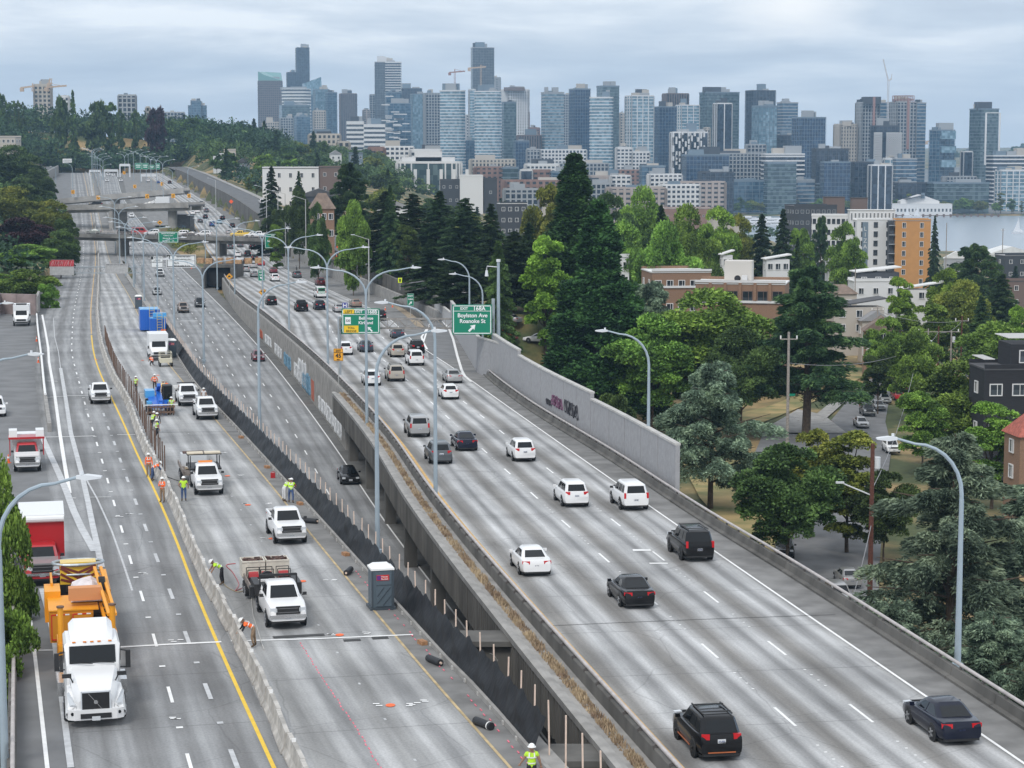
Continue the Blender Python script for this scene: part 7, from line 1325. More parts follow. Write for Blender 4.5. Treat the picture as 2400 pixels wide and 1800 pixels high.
def woods(name, lab, n, u0, u1, y0, y1, leaf, seed, hr=(9,15), per=170, ls=1.7, ok=lambda u, y: True):
 """a wood that reads as one mass: overlapping crowns draped over the slope"""
 q = np.random.default_rng(seed); A = []; D = []
 for _ in range(n):
  y = float(y0*(y1/y0)**q.random()); u = float(q.uniform(u0, u1)); x = (u-1200)/F*y
  if (y < 1400 and LEF_A(y)-3 < x < BAR_C(y)+17 and y < 1285) or not ok(u, y): continue
  h = q.uniform(*hr); w = h*q.uniform(.45,.7); d = q.normal(size=(per,3)); d /= np.linalg.norm(d, axis=1)[:,None]; d[:,2] = np.abs(d[:,2])*1.15-.15; lump = 1 + .22*np.sin(d[:,0]*5+x)*np.cos(d[:,1]*6+y); A.append(np.array([x, y, CZ-th(x,y)+h*.45]) + d*np.array([w,w,h*.55])*(lump*q.uniform(.85,1.05,per))[:,None]); D.append(d)
 A = np.concatenate(A); me = leafmesh(name, leaves(A, np.concatenate(D), ls, ls*.8, q, jit=.9)); me.materials.append(LEAF[leaf]); o = put(me, name, kind='stuff'); o['label'] = lab
woods('woods', 'dense dark woods covering the far hillside above the freeway', 420, -90, 660, 1200, 1700, 'wood', 31, (11,19)); woods('woods', 'mid green woods on the near face of the far hillside', 260, 40, 620, 1290, 1430, 'wood2', 32, (9,15))
woods('woods', 'green shrubby growth on the bank above the far left wall', 150, -120, 150, 640, 1100, 'wood2', 33, (6,10), ls=1.1); woods('woods', 'dark tree belt along the street above the long wall', 120, 400, 800, 640, 1080, 'wood', 34, (8,13), ls=1.1, ok=lambda u, y: u > 1200 + (BAR_C(y)+18)/y*F and u < 1200 + (BAR_C(y)+75)/y*F and not (600 < u < 775 and y < 880))
woods('woods', 'wooded slope between the long wall and downtown', 250, 430, 960, 1120, 1750, 'wood2', 35, (7,12), ls=1.4)
scatter(24, 90, 420, 1240, 1330, mix, 'trees at the road crest', 'behind the crest of the freeway', (10, 15), 6, mind=6)
scatter(12, -80, 60, 640, 1050, mix, 'trees on the left bank above the wall', 'on the bank above the far left wall', (9, 14), 2)
scatter(45, 410, 900, 640, 1700, mixc, 'trees on the slope right of the long wall', 'on the slope between the long wall and downtown', (9, 15), 3, mind=8, ok=lambda u, y: not (640 < u < 775 and y < 900) and (y > 1100 or u < 760))
scatter(36, 880, 1260, 700, 1400, mixc, 'trees among the houses behind the fir row', 'among houses behind the dark fir row', (8, 12), 4, mind=9, ok=lambda u, y: (u < 925 or u > 1170 or y < 900))
scatter(55, 1280, 2450, 640, 1330, mix, 'trees between the hillside roofs', 'between roofs on the slope down to the lake', (7, 10), 5, mind=12, ok=lambda u, y: not (1870 < u < 2200 and y < 1000))
scatter(52, 1480, 2460, 2304, 2322, [('fb0','broad'),('fb1','olive'),('fb2','dark'),('ft0','olive')], 'trees along the far lake shore', 'along the far lake shore', (11, 19), 7, mind=10)
scatter(30, 1000, 1650, 1700, 2600, mix, 'street trees on the flats', 'among low blocks before the towers', (9, 14), 8, mind=20)
scatter(26, 2000, 2700, 4600, 6500, mix, 'trees on the distant ridge', 'on the distant ridge beyond the city', (22, 34), 9, mind=30)
for i, (px, vt, w) in enumerate(((4,218,22),(20,222,18),(33,214,14),(42,212,14),(52,216,14),(140,225,45),(170,210,30),(258,210,30),(280,230,20),(316,230,20),(365,250,50),(585,292,36),(226,236,70),(450,275,50),(540,296,40),(760,330,40))):
 tree('ft0' if w < 22 else 'ff0' if px in (170,585,540) else 'ft0' if px == 258 else 'fb0', 'maroon' if px == 365 else 'dark', px, vt, 1320, w*1.15, ['pointed tree at the skyline left edge','slim pointed tree left of the beige tower','first of three slim poplars by the beige tower','second of three slim poplars by the beige tower','third of three slim poplars by the beige tower','dark round tree right of the beige tower','dark spruce on the skyline','tallest poplar on the skyline','slim poplar beside the pale block','thin poplar in front of the pale block','round dark purple tree on the skyline','spiky conifer before the curved-roof tower','round tree between spruce and tallest poplar','round tree below the blue glass block','conifer left of the curved-roof tower','tree below the brown ribbed tower'][i])
woods('undergrowth', 'shrubs and hedges between the trees and houses below the freeway', 420, 1380, 2560, 300, 1400, 'wood2', 41, (3,6), 70, 1.0, ok=lambda u, y: not (1780 < u < 2120 and y < 430) and not (1560 < u < 1790 and y < 330)); woods('undergrowth', 'shrubs under the dark fir row', 120, 860, 1400, 290, 700, 'wood', 42, (3,5), 90, .8); woods('undergrowth', 'low green growth around the blocks before the towers', 260, 930, 2000, 1300, 2250, 'wood2', 43, (4,8), 60, 2.0); woods('undergrowth', 'brush on the left bank', 34, -120, 130, 380, 700, 'wood', 44, (5,9), 150, 1.0)
# ivy and shrubs between the express lanes and the viaduct
r = np.random.default_rng(5); Pp = []
for y in np.concatenate([r.uniform(96, 214, 9000), r.uniform(190, 214, 6000)]):
 o = r.uniform(.6, 5.5); hgt = (1.2 + 1.5*math.sin(y*.23)**2) * (1 - abs(o-3)/3.2) * (0.0 if 120 < y < 128 else 1); p, _ = at(BR_B, float(y), o, hb, dz=max(0, hgt)*math.sqrt(r.random())); Pp.append(p)
Pp = np.array(Pp); me = leafmesh('ivy', leaves(Pp, r.normal(size=(len(Pp),3)), .42, .34, r)); me.materials.append(LEAF['ivy']); o = put(me, 'ivy_bank', kind='stuff'); o['label'] = 'dark ivy and shrubs growing below the viaduct'
strip('bank', BR_B, offs(BR_B, 7), hb, 60, 214, mat('bank_soil', (.09,.075,.055), .95, var=.3, scale=1.2), .1); b = MB(); wallstrip(b, BR_B, hb, 60, 214, [(-.1,-.2),(-.1,.55),(.15,.55),(.15,-.2)], 5); tag(b.build('kerb_wall', concd), 'low concrete kerb wall along the express lanes shoulder', 'wall')
def weeds(name, lab, pts, n, m, hf, h, sz, seed):
 r = np.random.default_rng(seed); P = [unp(a, b, hf) if hf else unpt(a, b) for a, b in pts]; out = []
 for _ in range(n):
  w = r.random(len(P))**2.0; w /= w.sum(); p = sum((q*float(k) for q, k in zip(P, w)), Vector()); out.append(tuple(p + Vector((0,0,r.random()*h))))
 A = np.array(out); me = leafmesh(name, leaves(A, r.normal(size=(n,3)) + np.array([0,0,1.]), sz, sz*.4, r)); me.materials.append(m); o = put(me, name, kind='stuff'); o['label'] = lab
weeds('weeds', 'weedy green island beside the tunnel platform', [(385,531),(440,534),(470,590),(440,600),(400,575)], 4000, LEAF['olive'], hm, 1.2, .9, 1); weeds('weeds', 'green climbing plant at the foot of the camera pole', [(1112,850),(1140,868),(1150,885),(1118,862)], 900, LEAF['lime'], hm, 2.0, .35, 2)
# ---------------------------------------------------------------- buildings
def glassm(name, a, b, cell=(3.2,3.2,3.6), rough=.12, bri=0.25):
 m = bpy.data.materials.new(name); m.use_nodes = True; t = m.node_tree; p = t.nodes['Principled BSDF']; L = t.links; tc_ = N(t, 'ShaderNodeTexCoord'); mp = N(t, 'ShaderNodeVectorMath', operation='DIVIDE'); mp.inputs[1].default_value = cell; fl = N(t, 'ShaderNodeVectorMath', operation='FLOOR'); wn = N(t, 'ShaderNodeTexWhiteNoise')
 L.new(tc_.outputs['Object'], mp.inputs[0]); L.new(mp.outputs[0], fl.inputs[0]); L.new(fl.outputs[0], wn.inputs[0]); rp = N(t, 'ShaderNodeValToRGB'); e = rp.color_ramp.elements; e[0].position = .25; e[1].position = .95; e[0].color = (*a, 1); e[1].color = (*b, 1); L.new(wn.outputs[0], rp.inputs[0])
 n2 = N(t, 'ShaderNodeTexNoise'); n2.inputs['Scale'].default_value = .03; L.new(tc_.outputs['Object'], n2.inputs[0]); hs_ = N(t, 'ShaderNodeHueSaturation'); mr = N(t, 'ShaderNodeMapRange'); mr.inputs[3].default_value = .6; mr.inputs[4].default_value = 1.5; L.new(n2.outputs[0], mr.inputs[0]); L.new(mr.outputs[0], hs_.inputs['Value']); L.new(rp.outputs[0], hs_.inputs['Color']); L.new(hs_.outputs[0], p.inputs['Base Color']); p.inputs['Roughness'].default_value = rough; p.inputs['Specular IOR Level'].default_value = .6; MATS[name] = m; return m
G = {'b': glassm('glass_blue', (.022,.060,.105), (.085,.16,.235)), 'd': glassm('glass_dark', (.008,.013,.024), (.035,.05,.075)), 'l': glassm('glass_pale', (.085,.16,.21), (.24,.36,.44)), 't': glassm('glass_teal', (.035,.06,.068), (.11,.16,.165)), 's': glassm('glass_slate', (.035,.042,.05), (.075,.085,.095)), 'k': glassm('window_dark', (.02,.025,.03), (.06,.07,.08))}
WL = {'w': mat('wall_white', (.66,.66,.66), .8), 'g': mat('wall_grey', (.33,.345,.36), .8), 'c': mat('wall_beige', (.46,.42,.37), .8), 'r': mat('wall_brick', (.26,.155,.12), .9, var=.12, scale=.3), 'n': mat('wall_brown', (.16,.115,.10), .8), 'd': mat('wall_dark', (.05,.055,.065), .7), 'p': mat('wall_pink', (.40,.34,.31), .85), 'x': mat('wall_steel_blue', (.16,.21,.26), .5), 'o': mat('wall_orange', (.50,.25,.085), .8, var=.05, scale=.5)}
roofm = mat('roof_grey', (.30,.30,.31), .9, var=.15, scale=.1); roofw = mat('roof_white', (.68,.68,.67), .8, var=.08, scale=.3)
def frame_of(px0, px1, vt, D, dep, ang):
 """world footprint whose silhouette spans px0..px1 at distance D"""
 A, B = ray(px0, vt, D), ray(px1, vt, D); span = B.x - A.x; ca, sa = abs(math.cos(ang)), abs(math.sin(ang)); dep = dep*span; w = max(2., (span - dep*sa)/ca); return Vector(((A.x+B.x)/2, D + (w*sa + dep*ca)/2, 0)), w, dep, A.z
def bld(px0, px1, vt, D, st, label, dep=.6, ang=.28, name='office_tower', cat='tower', round_=0, top=None, group=None, base=None, roof=None):
 g, wl, fh, sl, fs, fw = st; c, w, d, zt = frame_of(px0, px1, vt, D, dep, ang); zb = CZ - (th(c.x, c.y) if base is None else base) - 2; H = zt - zb; t = thing(name, label, cat, (c.x, c.y, zb), ang, group)
 n = 24 if round_ else 4
 if round_: ring = [(w/2*math.copysign(abs(math.cos(a))**round_, math.cos(a)), d/2*math.copysign(abs(math.sin(a))**round_, math.sin(a))) for a in [k*2*pi/n for k in range(n)]]
 else: ring = [(-w/2,-d/2),(w/2,-d/2),(w/2,d/2),(-w/2,d/2)]
 MB().prism(ring, 0, H, 0, 1).build('glass_body', [G[g], roof or roofm], t)
 m = MB(); f = 1 + .5/max(w, d) + .012
 if sl:
  z = fh
  while z < H: m.add([(x*f, y*f, z+q) for q in (-sl/2, sl/2) for x, y in ring], [(i, (i+1) % n, n+(i+1) % n, n+i) for i in range(n)] + [tuple(range(n))[::-1], tuple(range(n, 2*n))]); z += fh
 if fs:
  P = [Vector((x, y, 0)) for x, y in ring]
  for i in range(n):
   a, b = P[i], P[(i+1) % n]; L = (b-a).length; k = max(1, round(L/fs));
   for j in range(k + 1 if not round_ else 1):
    q = a.lerp(b, j/k); q = Vector((q.x*(f+.004), q.y*(f+.004), 0)); m.box((q.x, q.y, H/2), (fw, fw, H), math.atan2((b-a).y, (b-a).x))
 m.add([(x*f*1.004, y*f*1.004, z) for z in (H-.4, H+1.2) for x, y in ring], [(i, (i+1) % n, n+(i+1) % n, n+i) for i in range(n)]); m.build('facade_grid', WL[wl], t, kind='stuff')
 for (a0, a1, hh, tm) in (top or []): MB().box(((a0+a1)/2*w, 0, H+hh/2), ((a1-a0)*w, d*.6, hh)).build('penthouse', WL[tm] if tm in WL and tm != 'd' else WL['d'], t)
 if not top and H > 20:
  q = random.Random(int(px0)); s = min(1, w/30)
  for k in range(q.choice((1,2,3)) + (H > 60)): hh = q.uniform(2,7)*s*(1.6 if H > 60 else 1); MB().box((q.uniform(-.3,.3)*w, q.uniform(-.2,.2)*d, H+hh/2), (w*q.uniform(.15,.55), d*q.uniform(.2,.5), hh)).build('plant_room', WL[q.choice('gxdcg')], t)
 return t
# (glass, wall, floor height, slab, fin spacing, fin width)
S = {'bal': ('l','g',4.6,1.5,0,0), 'balg': ('b','g',4.6,1.2,0,0), 'ball': ('l','w',4.4,1.15,0,0), 'wband': ('k','w',6.5,3.4,0,0), 'band': ('d','g',6,1.6,0,0), 'vbr': ('k','n',0,0,3.6,1.5), 'punch': ('k','w',5,2.2,4.2,2.0), 'punc': ('k','c',4.6,2.0,4,1.9), 'pung': ('d','g',4.6,1.3,4.2,1.3), 'muni': ('k','n',5,2.0,4.5,1.6), 'dark': ('d','d',6,.5,5,.5), 'navy': ('b2','x',4.6,.35,4,.25), 'slate': ('s','g',5,.2,5,.15), 'pale': ('l','x',5,.5,5,.4), 'teal': ('t','x',4.4,.6,0,0), 'blue': ('b','x',4.6,.55,8,.4), 'vw': ('d','w',0,0,9,1.2), 'gridw': ('l','w',4.4,.8,8,.9), 'brick': ('k','r',4.4,2.5,5.5,2.4), 'pink': ('k','p',4.2,2.3,5.5,2.2), 'wgrid': ('d','w',4.2,2.0,4.2,1.5), 'darkband': ('d','w',5,1.7,0,0)}
G['b2'] = glassm('glass_navy', (.006,.020,.052), (.03,.07,.14))
for r in [
 (690,724,112,4900,'dark','tallest narrow black tower left of centre',.8,.25),(669,699,170,4880,'dark','lower black shoulder tower beside the tallest black one',.8,.25),(658,726,209,4350,'wband','rounded pale tower with white bands below the black tower',.7,0,.8),
 (731,771,210,4250,'pale','pale glass tower right of the slanted glass top',.7,.3),(761,789,217,4200,'blue','blue glass slab beside the pale glass tower',.8,.3),(793,835,220,4150,'vbr','brown ribbed tower standing clear on the left skyline',.8,.2),(650,724,247,4000,'teal','mid-height glass block in front of the banded tower',.5,.3),(732,762,260,3900,'punc','beige gridded tower with pale crown',.7,.2),
 (612,653,287,3800,'punc','low cream block at the foot of the curved-top tower',.7,.2),(653,686,277,3750,'pung','grey block below the banded round tower',.8,.2),(686,726,274,3780,'blue','blue block beside the beige gridded tower',.8,.3),(850,866,258,4200,'pink','small red tower left of the white-topped tower',.7,.2),(866,878,222,4300,'pung','thin grey slab left of the white-topped tower',.8,.1),
 (878,903,146,4230,'slate','grey side of the tall tower with white curved top',2.,0),(903,939,146,4210,'darkband','striped face of the tall tower with white curved top',1.,0),(902,962,243,3250,'blue','blue stepped tower with scattered white balconies',.6,.2),(900,941,217,3300,'blue','upper part of the blue stepped balcony tower',.7,.2),(940,988,208,4000,'dark','dark flat-topped tower behind the blue stepped one',.6,.1),(960,992,221,3500,'pale','bluish glass slab left of the grey grid tower',.8,.3),(991,1030,219,3350,'pung','grey grid tower with dark crown',.8,.25),
 (1030,1090,213,3000,'ball','left one of the twin rounded white-banded towers',.8,0,.7),(1112,1175,215,2950,'ball','right one of the twin rounded white-banded towers',.8,0,.7),(1103,1158,112,4000,'slate','tall dark slate slab rising behind the right twin tower',.6,.15),(1098,1114,210,3350,'gridw','narrow pale tower left of the right twin tower',.8,.2),(1158,1173,182,4200,'pung','slim tower with round top beside the tall slate slab',.9,0,.8),
 (1175,1239,210,3600,'punch','bright white tower with square window grid',.7,.35),(1174,1210,240,3200,'teal','green glass tower before the white window grid tower',.8,.25),(1240,1264,300,3500,'brick','low red block with chimney between towers',.7,.2),(1212,1268,318,3100,'vbr','low dark ribbed block below the red block',.5,.2),(1204,1240,331,2900,'navy','dark blue block in front of the ribbed block',.7,.2),(1090,1112,270,3600,'punch','white narrow tower between the twin towers',.7,.2),(1082,1114,330,3100,'blue','low blue block between the twin towers',.7,.2),
 (1269,1322,217,3100,'bal','pale balcony tower with two white crown bands',.8,.2),(1320,1336,222,3800,'pung','grey slab behind the pale balcony tower',.8,.1),(1335,1384,209,3000,'navy','dark navy tower left of the white rounded tower',.8,.35),(1400,1452,202,3250,'teal','teal glass tower behind the white rounded tower',.8,.3),(1383,1438,229,2800,'ball','white rounded tower with thin roof slab',.8,0,.6),(1451,1467,266,3500,'punc','thin beige tower behind the white frame tower',.8,.2),(1468,1533,225,2800,'gridw','white framed tower with gabled crown frame',.7,.3),
 (1556,1614,220,3150,'vbr','brown-topped dark tower behind the navy balcony tower',.7,.2),(1534,1587,251,2900,'navy','navy balcony tower left of the pale grid tower',.8,.3),(1587,1640,247,3000,'gridw','pale grid tower with a green roof garden',.7,.3),(1644,1735,217,3050,'teal','wide dark teal tower',.6,.25),(1675,1716,243,2800,'vw','white-finned tower in front of the wide teal tower',.7,.2),(1752,1820,213,3000,'dark','black patterned tower with flat top',.6,.35),(1767,1823,249,2700,'pale','pale blue glass tower in front of the black patterned tower',.7,.3),(1825,1872,241,3100,'balg','terracotta and grey banded tower under construction',.7,.3),(1862,1939,276,2600,'navy','broad dark blue glass block',.6,.4),
 (1961,2010,292,2750,'punc','cream gridded tower left of the crane towers',.7,.3),(2012,2063,241,2750,'pung','left crane-side tower, grey front',.7,.3),(2040,2084,241,2800,'balg','rear balcony slab of the left crane-side tower',.7,.3),(2092,2150,240,2700,'pung','right crane-side tower with steel frame top',.7,.3),(2142,2172,242,2760,'balg','rear slab of the right crane-side tower',.8,.3),(2046,2109,296,2500,'dark','dark block with two white gridded fronts',.5,.2),(2187,2241,306,2600,'blue','blue tower with three pale glass bands',.8,.4),(2283,2345,256,2700,'teal','dark gridded tower with a white frame line',.8,.35),(2256,2280,356,2650,'vw','small dark finned block beside the white-framed tower',.7,.2),
 (1650,1664,300,2900,'punc','thin low tower behind the finned tower',.7,.2),(1823,1865,318,2700,'dark','dark block between pale glass tower and blue block',.7,.2),
]: bld(*r[:4], S[r[4]], r[5], r[6], r[7], round_=r[8] if len(r) > 8 else 0)
low = [(1444,1482,347,2500,'wgrid','white block with horizontal strip windows, taller half'),(1480,1522,357,2500,'wgrid','white gridded block beside the strip-window block'),(1234,1265,351,2500,'pung','brown and glass low block left of the white terrace row'),(1262,1374,352,2520,'wgrid','long white apartment row before the navy tower'),(1574,1659,311,2400,'vw','black block with staggered white window slots'),(1603,1710,364,2350,'navy','wide blue grey office block with pale grid'),(1650,1795,361,2420,'pung','long grey office block behind the blue one'),(1750,1795,340,2500,'pung','grey block with punched square windows'),(1790,1887,362,2380,'darkband','office block with white stair-step edge'),(1795,1868,382,2300,'teal','terraced glass laboratory block'),(1909,1990,350,2400,'dark','dark block with grey side wall'),(1928,1994,381,2320,'navy','blue balcony block before the dark block'),(1999,2072,381,2340,'dark','long dark roof block with vertical fins'),(2040,2092,388,2290,'vw','block with tall white and red vertical strips'),(2097,2150,373,2360,'balg','banded office block right of the striped block'),(2072,2100,372,2400,'gridw','white-edged block between striped and banded ones'),
 (2181,2322,430,2330,'teal','long green glass office block on the far shore'),(2323,2420,366,2600,'darkband','long dark terraced block at the right edge'),(2342,2420,400,2400,'gridw','white framed modern block at the right edge'),(2100,2182,430,2350,'dark','low dark glass block behind the white museum hall'),(1708,1814,425,2340,'blue','glass block with white picture-frame bays'),(1921,2040,432,2345,'teal','long low glass block behind shore trees'),(1867,1910,423,2340,'balg','white banded corner block at the shore'),(2215,2290,415,2450,'pung','low pale block behind the green glass one'),(1965,2005,345,2900,'punc','small cream block left of the crane towers'),
 (1112,1178,393,2050,'brick','red brick block with window strips left of the glass corner'),(1176,1215,394,2040,'teal','glass corner bay between brick blocks'),(1177,1347,425,1850,'brick','very long low red brick block with glass roof strip'),(1219,1247,400,1950,'vw','white and glass panel block'),(1246,1290,400,1960,'brick','brick block with blank wall beside the panel block'),(1290,1345,404,1950,'blue','blue grey low block behind the long brick one'),(1100,1206,375,2250,'punc','beige low row at the foot of the twin towers'),(1230,1310,386,2250,'wgrid','white low block with square windows'),(1305,1425,384,2300,'pung','long grey low row below the navy tower'),(1380,1460,414,1980,'pink','low pink roofed block right of the sequoia'),(1431,1478,413,1960,'wgrid','white punched block right of the sequoia tip'),(1425,1560,442,1750,'pink','long low terracotta terraced block'),(1501,1560,390,2200,'blue','grey glass boxy block'),(1520,1598,410,2000,'wgrid','white banded mid-rise with orange end'),(1547,1640,435,1800,'wgrid','curved white terraced building'),(1575,1700,428,1900,'pink','low block with brick stair towers'),(1350,1440,432,1850,'pung','grey low roofs right of the sequoia'),(1180,1260,445,1650,'pung','low grey roof below the long brick block'),(1640,1720,405,2250,'dark','dark low block behind the picture-frame bays'),(1440,1500,400,2300,'brick','low terracotta block under the white gridded block')]
for r in low: bld(*r[:4], S[r[4]], r[5], .5, .12, 'office_block', 'building', roof=roofw if len(r[5]) % 3 == 0 else None)
# shapes that single out towers
def deco(px, v, D, w, h, d, m, lab, ang=.0, root=None, name='crown'):
 p = ray(px, v, D); s = D/F; return MB().box((p.x, D+d*s/2, p.z), (w*s, d*s, h*s), ang)
t = bld(601,660,190,4700,S['muni'],'brown gridded tower with a curved green glass top',.7,.1); A, B, c = ray(601,167,4690), ray(660,196,4690), t.location; R_ = t.rotation_euler.z; w = B.x-A.x; zt = ray(600,190,4700).z - c.z; m = MB(); m.loft([[(x*w*.48, y, z) for y, z in ((-w*.28,zt),(w*.3,zt),(w*.3,zz),(-w*.28+ (0 if x < 0 else 0),zz2))] for x, zz, zz2 in ((-1,zt+22,zt+22),(-.5,zt+22,zt+14),(.9,zt+20,zt-6+8),(1,zt+4,zt+1))]); m.build('curved_top', mat('green_roof_glass', (.16,.32,.30), .3), t)
t = bld(709,748,222,4600,S['blue'],'glass tower with a tall slanted transparent top',.8,.25); c = t.location; zt = ray(720,222,4600).z - c.z; s = 4600/F; m = MB(); m.loft([[(-19*s,y,zt),(-19*s,y,zt+26*s),(20*s,y,zt+41*s),(22*s,y,zt)] for y in (-16,16)]); m.build('slanted_top', G['l'], t)
for px0, px1, v0, v1, D, mm, lab in ((884,928,146,132,4225,'w','white curved sail roof on the tall striped tower'),(1037,1077,213,196,3010,'x','pale glass penthouse on the left twin tower'),(1120,1158,215,198,2960,'x','pale glass penthouse on the right twin tower'),(1181,1230,210,205,3590,'n','dark crown on the white window grid tower'),(1343,1372,210,207,3000,'x','glass crown on the dark navy tower'),(2023,2063,241,227,2740,'d','dark upper box on the left crane-side tower'),(2198,2233,306,288,2600,'g','grey plant box on the blue banded tower'),(2288,2323,256,239,2700,'d','dark crown box on the white-framed tower'),(1975,1995,292,285,2740,'c','cream plant box on the cream gridded tower'),(1239,1242,300,262,3500,'n','thin brick chimney on the low red block')):
 A, B = ray(px0,v0,D+12), ray(px1,v1,D+12); m = MB(); w = B.x-A.x
 if mm == 'w': m.loft([[(A.x+w*q,y,A.z-2),(A.x+w*q,y,A.z+(B.z-A.z)*hh)] + [(A.x+w*q,y+18,A.z+(B.z-A.z)*hh),(A.x+w*q,y+18,A.z-2)] for q, hh in ((0,1),(.3,1.05),(.6,.8),(.9,.35),(1,.1)) for y in (D+8,)])
 else: m.box(((A.x+B.x)/2, D+16, (A.z+B.z)/2-1), (w, min(26,max(3,w)), B.z-A.z+2))
 tag(m.build('roof_structure', WL[mm]), lab, 'roof structure')
tw = [(2050,2054,300,352,2498,'w'),(2077,2106,300,372,2497,'w')]
for px0, px1, v0, v1, D, k in ((2046,2064,312,378,2496,'w'),(2075,2108,312,372,2496,'w')):
 A, B = ray(px0,v1,D), ray(px1,v0,D); m = MB(); w, h = B.x-A.x, B.z-A.z; [m.box((A.x+w*(i+.5)/7, D-4, A.z+h/2), (w*.08, 3, h)) for i in range(8)]; [m.box((A.x+w/2+w*.07, D-4, A.z+h*j/12), (w*1.15, 3, h*.045)) for j in range(13)]; tag(m.build('gridded_front', WL['w'], kind='thing'), 'white gridded front panel of the dark block, ' + ('narrow left one' if px0 < 2060 else 'wide one beside the crane tower'), 'facade')
A, B = ray(2301,386,2690), ray(2336,265,2690); m = MB(); [m.bar((x,2672,A.z),(x,2672,B.z),2.2,1) for x in (A.x,B.x)]; [m.bar((A.x,2672,z),(B.x,2672,z),2.2,1) for z in (A.z,B.z)]; tag(m.build('white_frame', WL['w']), 'thin white rectangle frame on the dark gridded tower', 'frame')
for k, (v0, v1) in enumerate(((307,326),(342,358),(375,392))):
 A, B = ray(2206,v1,2590), ray(2240,v0,2590); m = MB().box(((A.x+B.x)/2, 2594, (A.z+B.z)/2), (B.x-A.x, 12, B.z-A.z), .0); tag(m.build('glass_band', G['l']), 'pale glass band on the blue tower, ' + ['top one','middle one','lowest one'][k], 'glass band', 'pale bands on the blue tower')
R = random.Random(6); m = MB()
for k in range(34):
 px, v = R.choice([(R.uniform(903,938), R.uniform(225,345)), (R.uniform(908,955), R.uniform(250,345))]); p = ray(px, v, 3225); m.box((p.x, 3222, p.z), (R.uniform(9,14), 10, 1.4))
tag(m.build('balcony_slabs', WL['w'], kind='stuff'), 'scattered white balcony slabs on the blue stepped tower', 'balconies')
m = MB(); R = random.Random(16)
for i in range(11):
 for j in range(9):
  if (i*3+j*2) % 5 < 2 or R.random() < .15: p = ray(1579+i*7.2, 316+j*11+R.uniform(-3,3), 2385); m.box((p.x, 2393, p.z), (1.5, 14, R.uniform(5,8.5)))
m.build('window_slots', WL['w'], kind='stuff')['label'] = 'staggered white slots on the black block'
# low white-banded podium pair and hillside towers
for r in [(810,852,286,3000,'wband','white banded office podium, taller left part',.7,.1),(850,902,293,2950,'wband','white banded office podium, right part',.7,.1),(75,117,199,2300,'punc','beige tower with two cranes on the hill skyline',.8,.15),(437,483,248,3900,'blue','stepped blue glass tower with curved roof above the hill',.6,.15),(447,470,237,3890,'blue','taller middle of the stepped blue tower',.8,.1),(275,316,224,2100,'pung','pale grey block behind the tallest poplar',.6,.1),(141,160,226,2200,'punch','small white roof just above the hill trees',.6,.1),(342,350,252,2100,'punc','tiny beige block beside the purple tree',.7,.1),(382,430,264,2900,'pung','grey gabled hall on the ridge',.5,.1),(722,796,316,1900,'punc','cream apartment row below the beige tower',.3,.1),(790,818,334,1700,'punc','beige house block among the hillside trees',.6,.2),(862,900,347,1750,'brick','dark red house on the slope',.6,.2),(890,968,345,1900,'wgrid','long white hall below the stepped tower',.4,.1),(960,1032,352,1900,'punch','white school-like block left of the twin tower foot',.4,.1)]: bld(*r[:4], S[r[4]], r[5], r[6], r[7], base=-8 if r[0] < 500 and r[3] < 4000 else None)
# cranes
def crane(px, vb, vt, D, jl, jr, lab, col, luff=None):
 A, B = ray(px,vb,D), ray(px,vt,D); t = thing('tower_crane', lab, 'crane', A); h = B.z-A.z; s = D/F; m = MB(); [m.bar((a,b,0),(a,b,h),.45) for a in (-.9,.9) for b in (-.9,.9)]; [m.bar((-.9,-.9,z),(.9,-.9,z+3),.3) for z in np.arange(0,h-3,3)]; m.build('mast', col, t); m = MB()
 if luff: m.bar((0,0,h),(luff[0]*s,0,h+luff[1]*s),1.5); m.bar((0,0,h),(8*s,0,h+6*s),2.); m.bar((6*s,0,h+2),(8*s,0,h+16*s),.8)
 else: m.bar((-jl*s,0,h),(jr*s,0,h+2),1.5,1.8); m.bar((0,0,h),(0,0,h+5),1.2); m.bar((0,0,h+5),(jr*s*.7,0,h+2),.4); m.box((-jl*s*.9,0,h-2),(4,3,4))
 m.build('jib', col, t)
ct = mat('crane_orange', (.48,.36,.27), .6); cw_ = mat('crane_white', (.55,.55,.57), .6); crd = mat('crane_red', (.30,.17,.15), .7)
crane(1066,196,170,3005,13,24,'white and red crane on the left twin tower',crd); crane(1127,200,160,2955,30,12,'orange crane in front of the tall slate slab',ct); crane(2080,300,190,2690,0,0,'tall luffing crane between the crane-side towers',cw_,(-13,50)); crane(77,215,206,2290,28,4,'crane jib pointing away from the beige hill tower',ct); crane(112,215,205,2290,4,44,'crane jib over the trees right of the beige hill tower',ct); crane(114,205,200,2280,0,0,'short raised crane jib above the beige hill tower',ct,(4,16)); crane(2182,338,332,3000,12,6,'small far crane right of the crane-side towers',ct)
A, B = ray(2099,240,2695), ray(2146,224,2695); m = MB(); [m.bar((A.x+(B.x-A.x)*i/6,2705+12*j,A.z),(A.x+(B.x-A.x)*i/6,2705+12*j,B.z),.9) for i in range(7) for j in (0,1)]; [m.bar((A.x,2705+12*j,z),(B.x,2705+12*j,z),.9) for z in (A.z+3,(A.z+B.z)/2,B.z) for j in (0,1)]; tag(m.build('steel_frame', crd, kind='thing'), 'red steel frame on top of the right crane-side tower', 'steel frame')
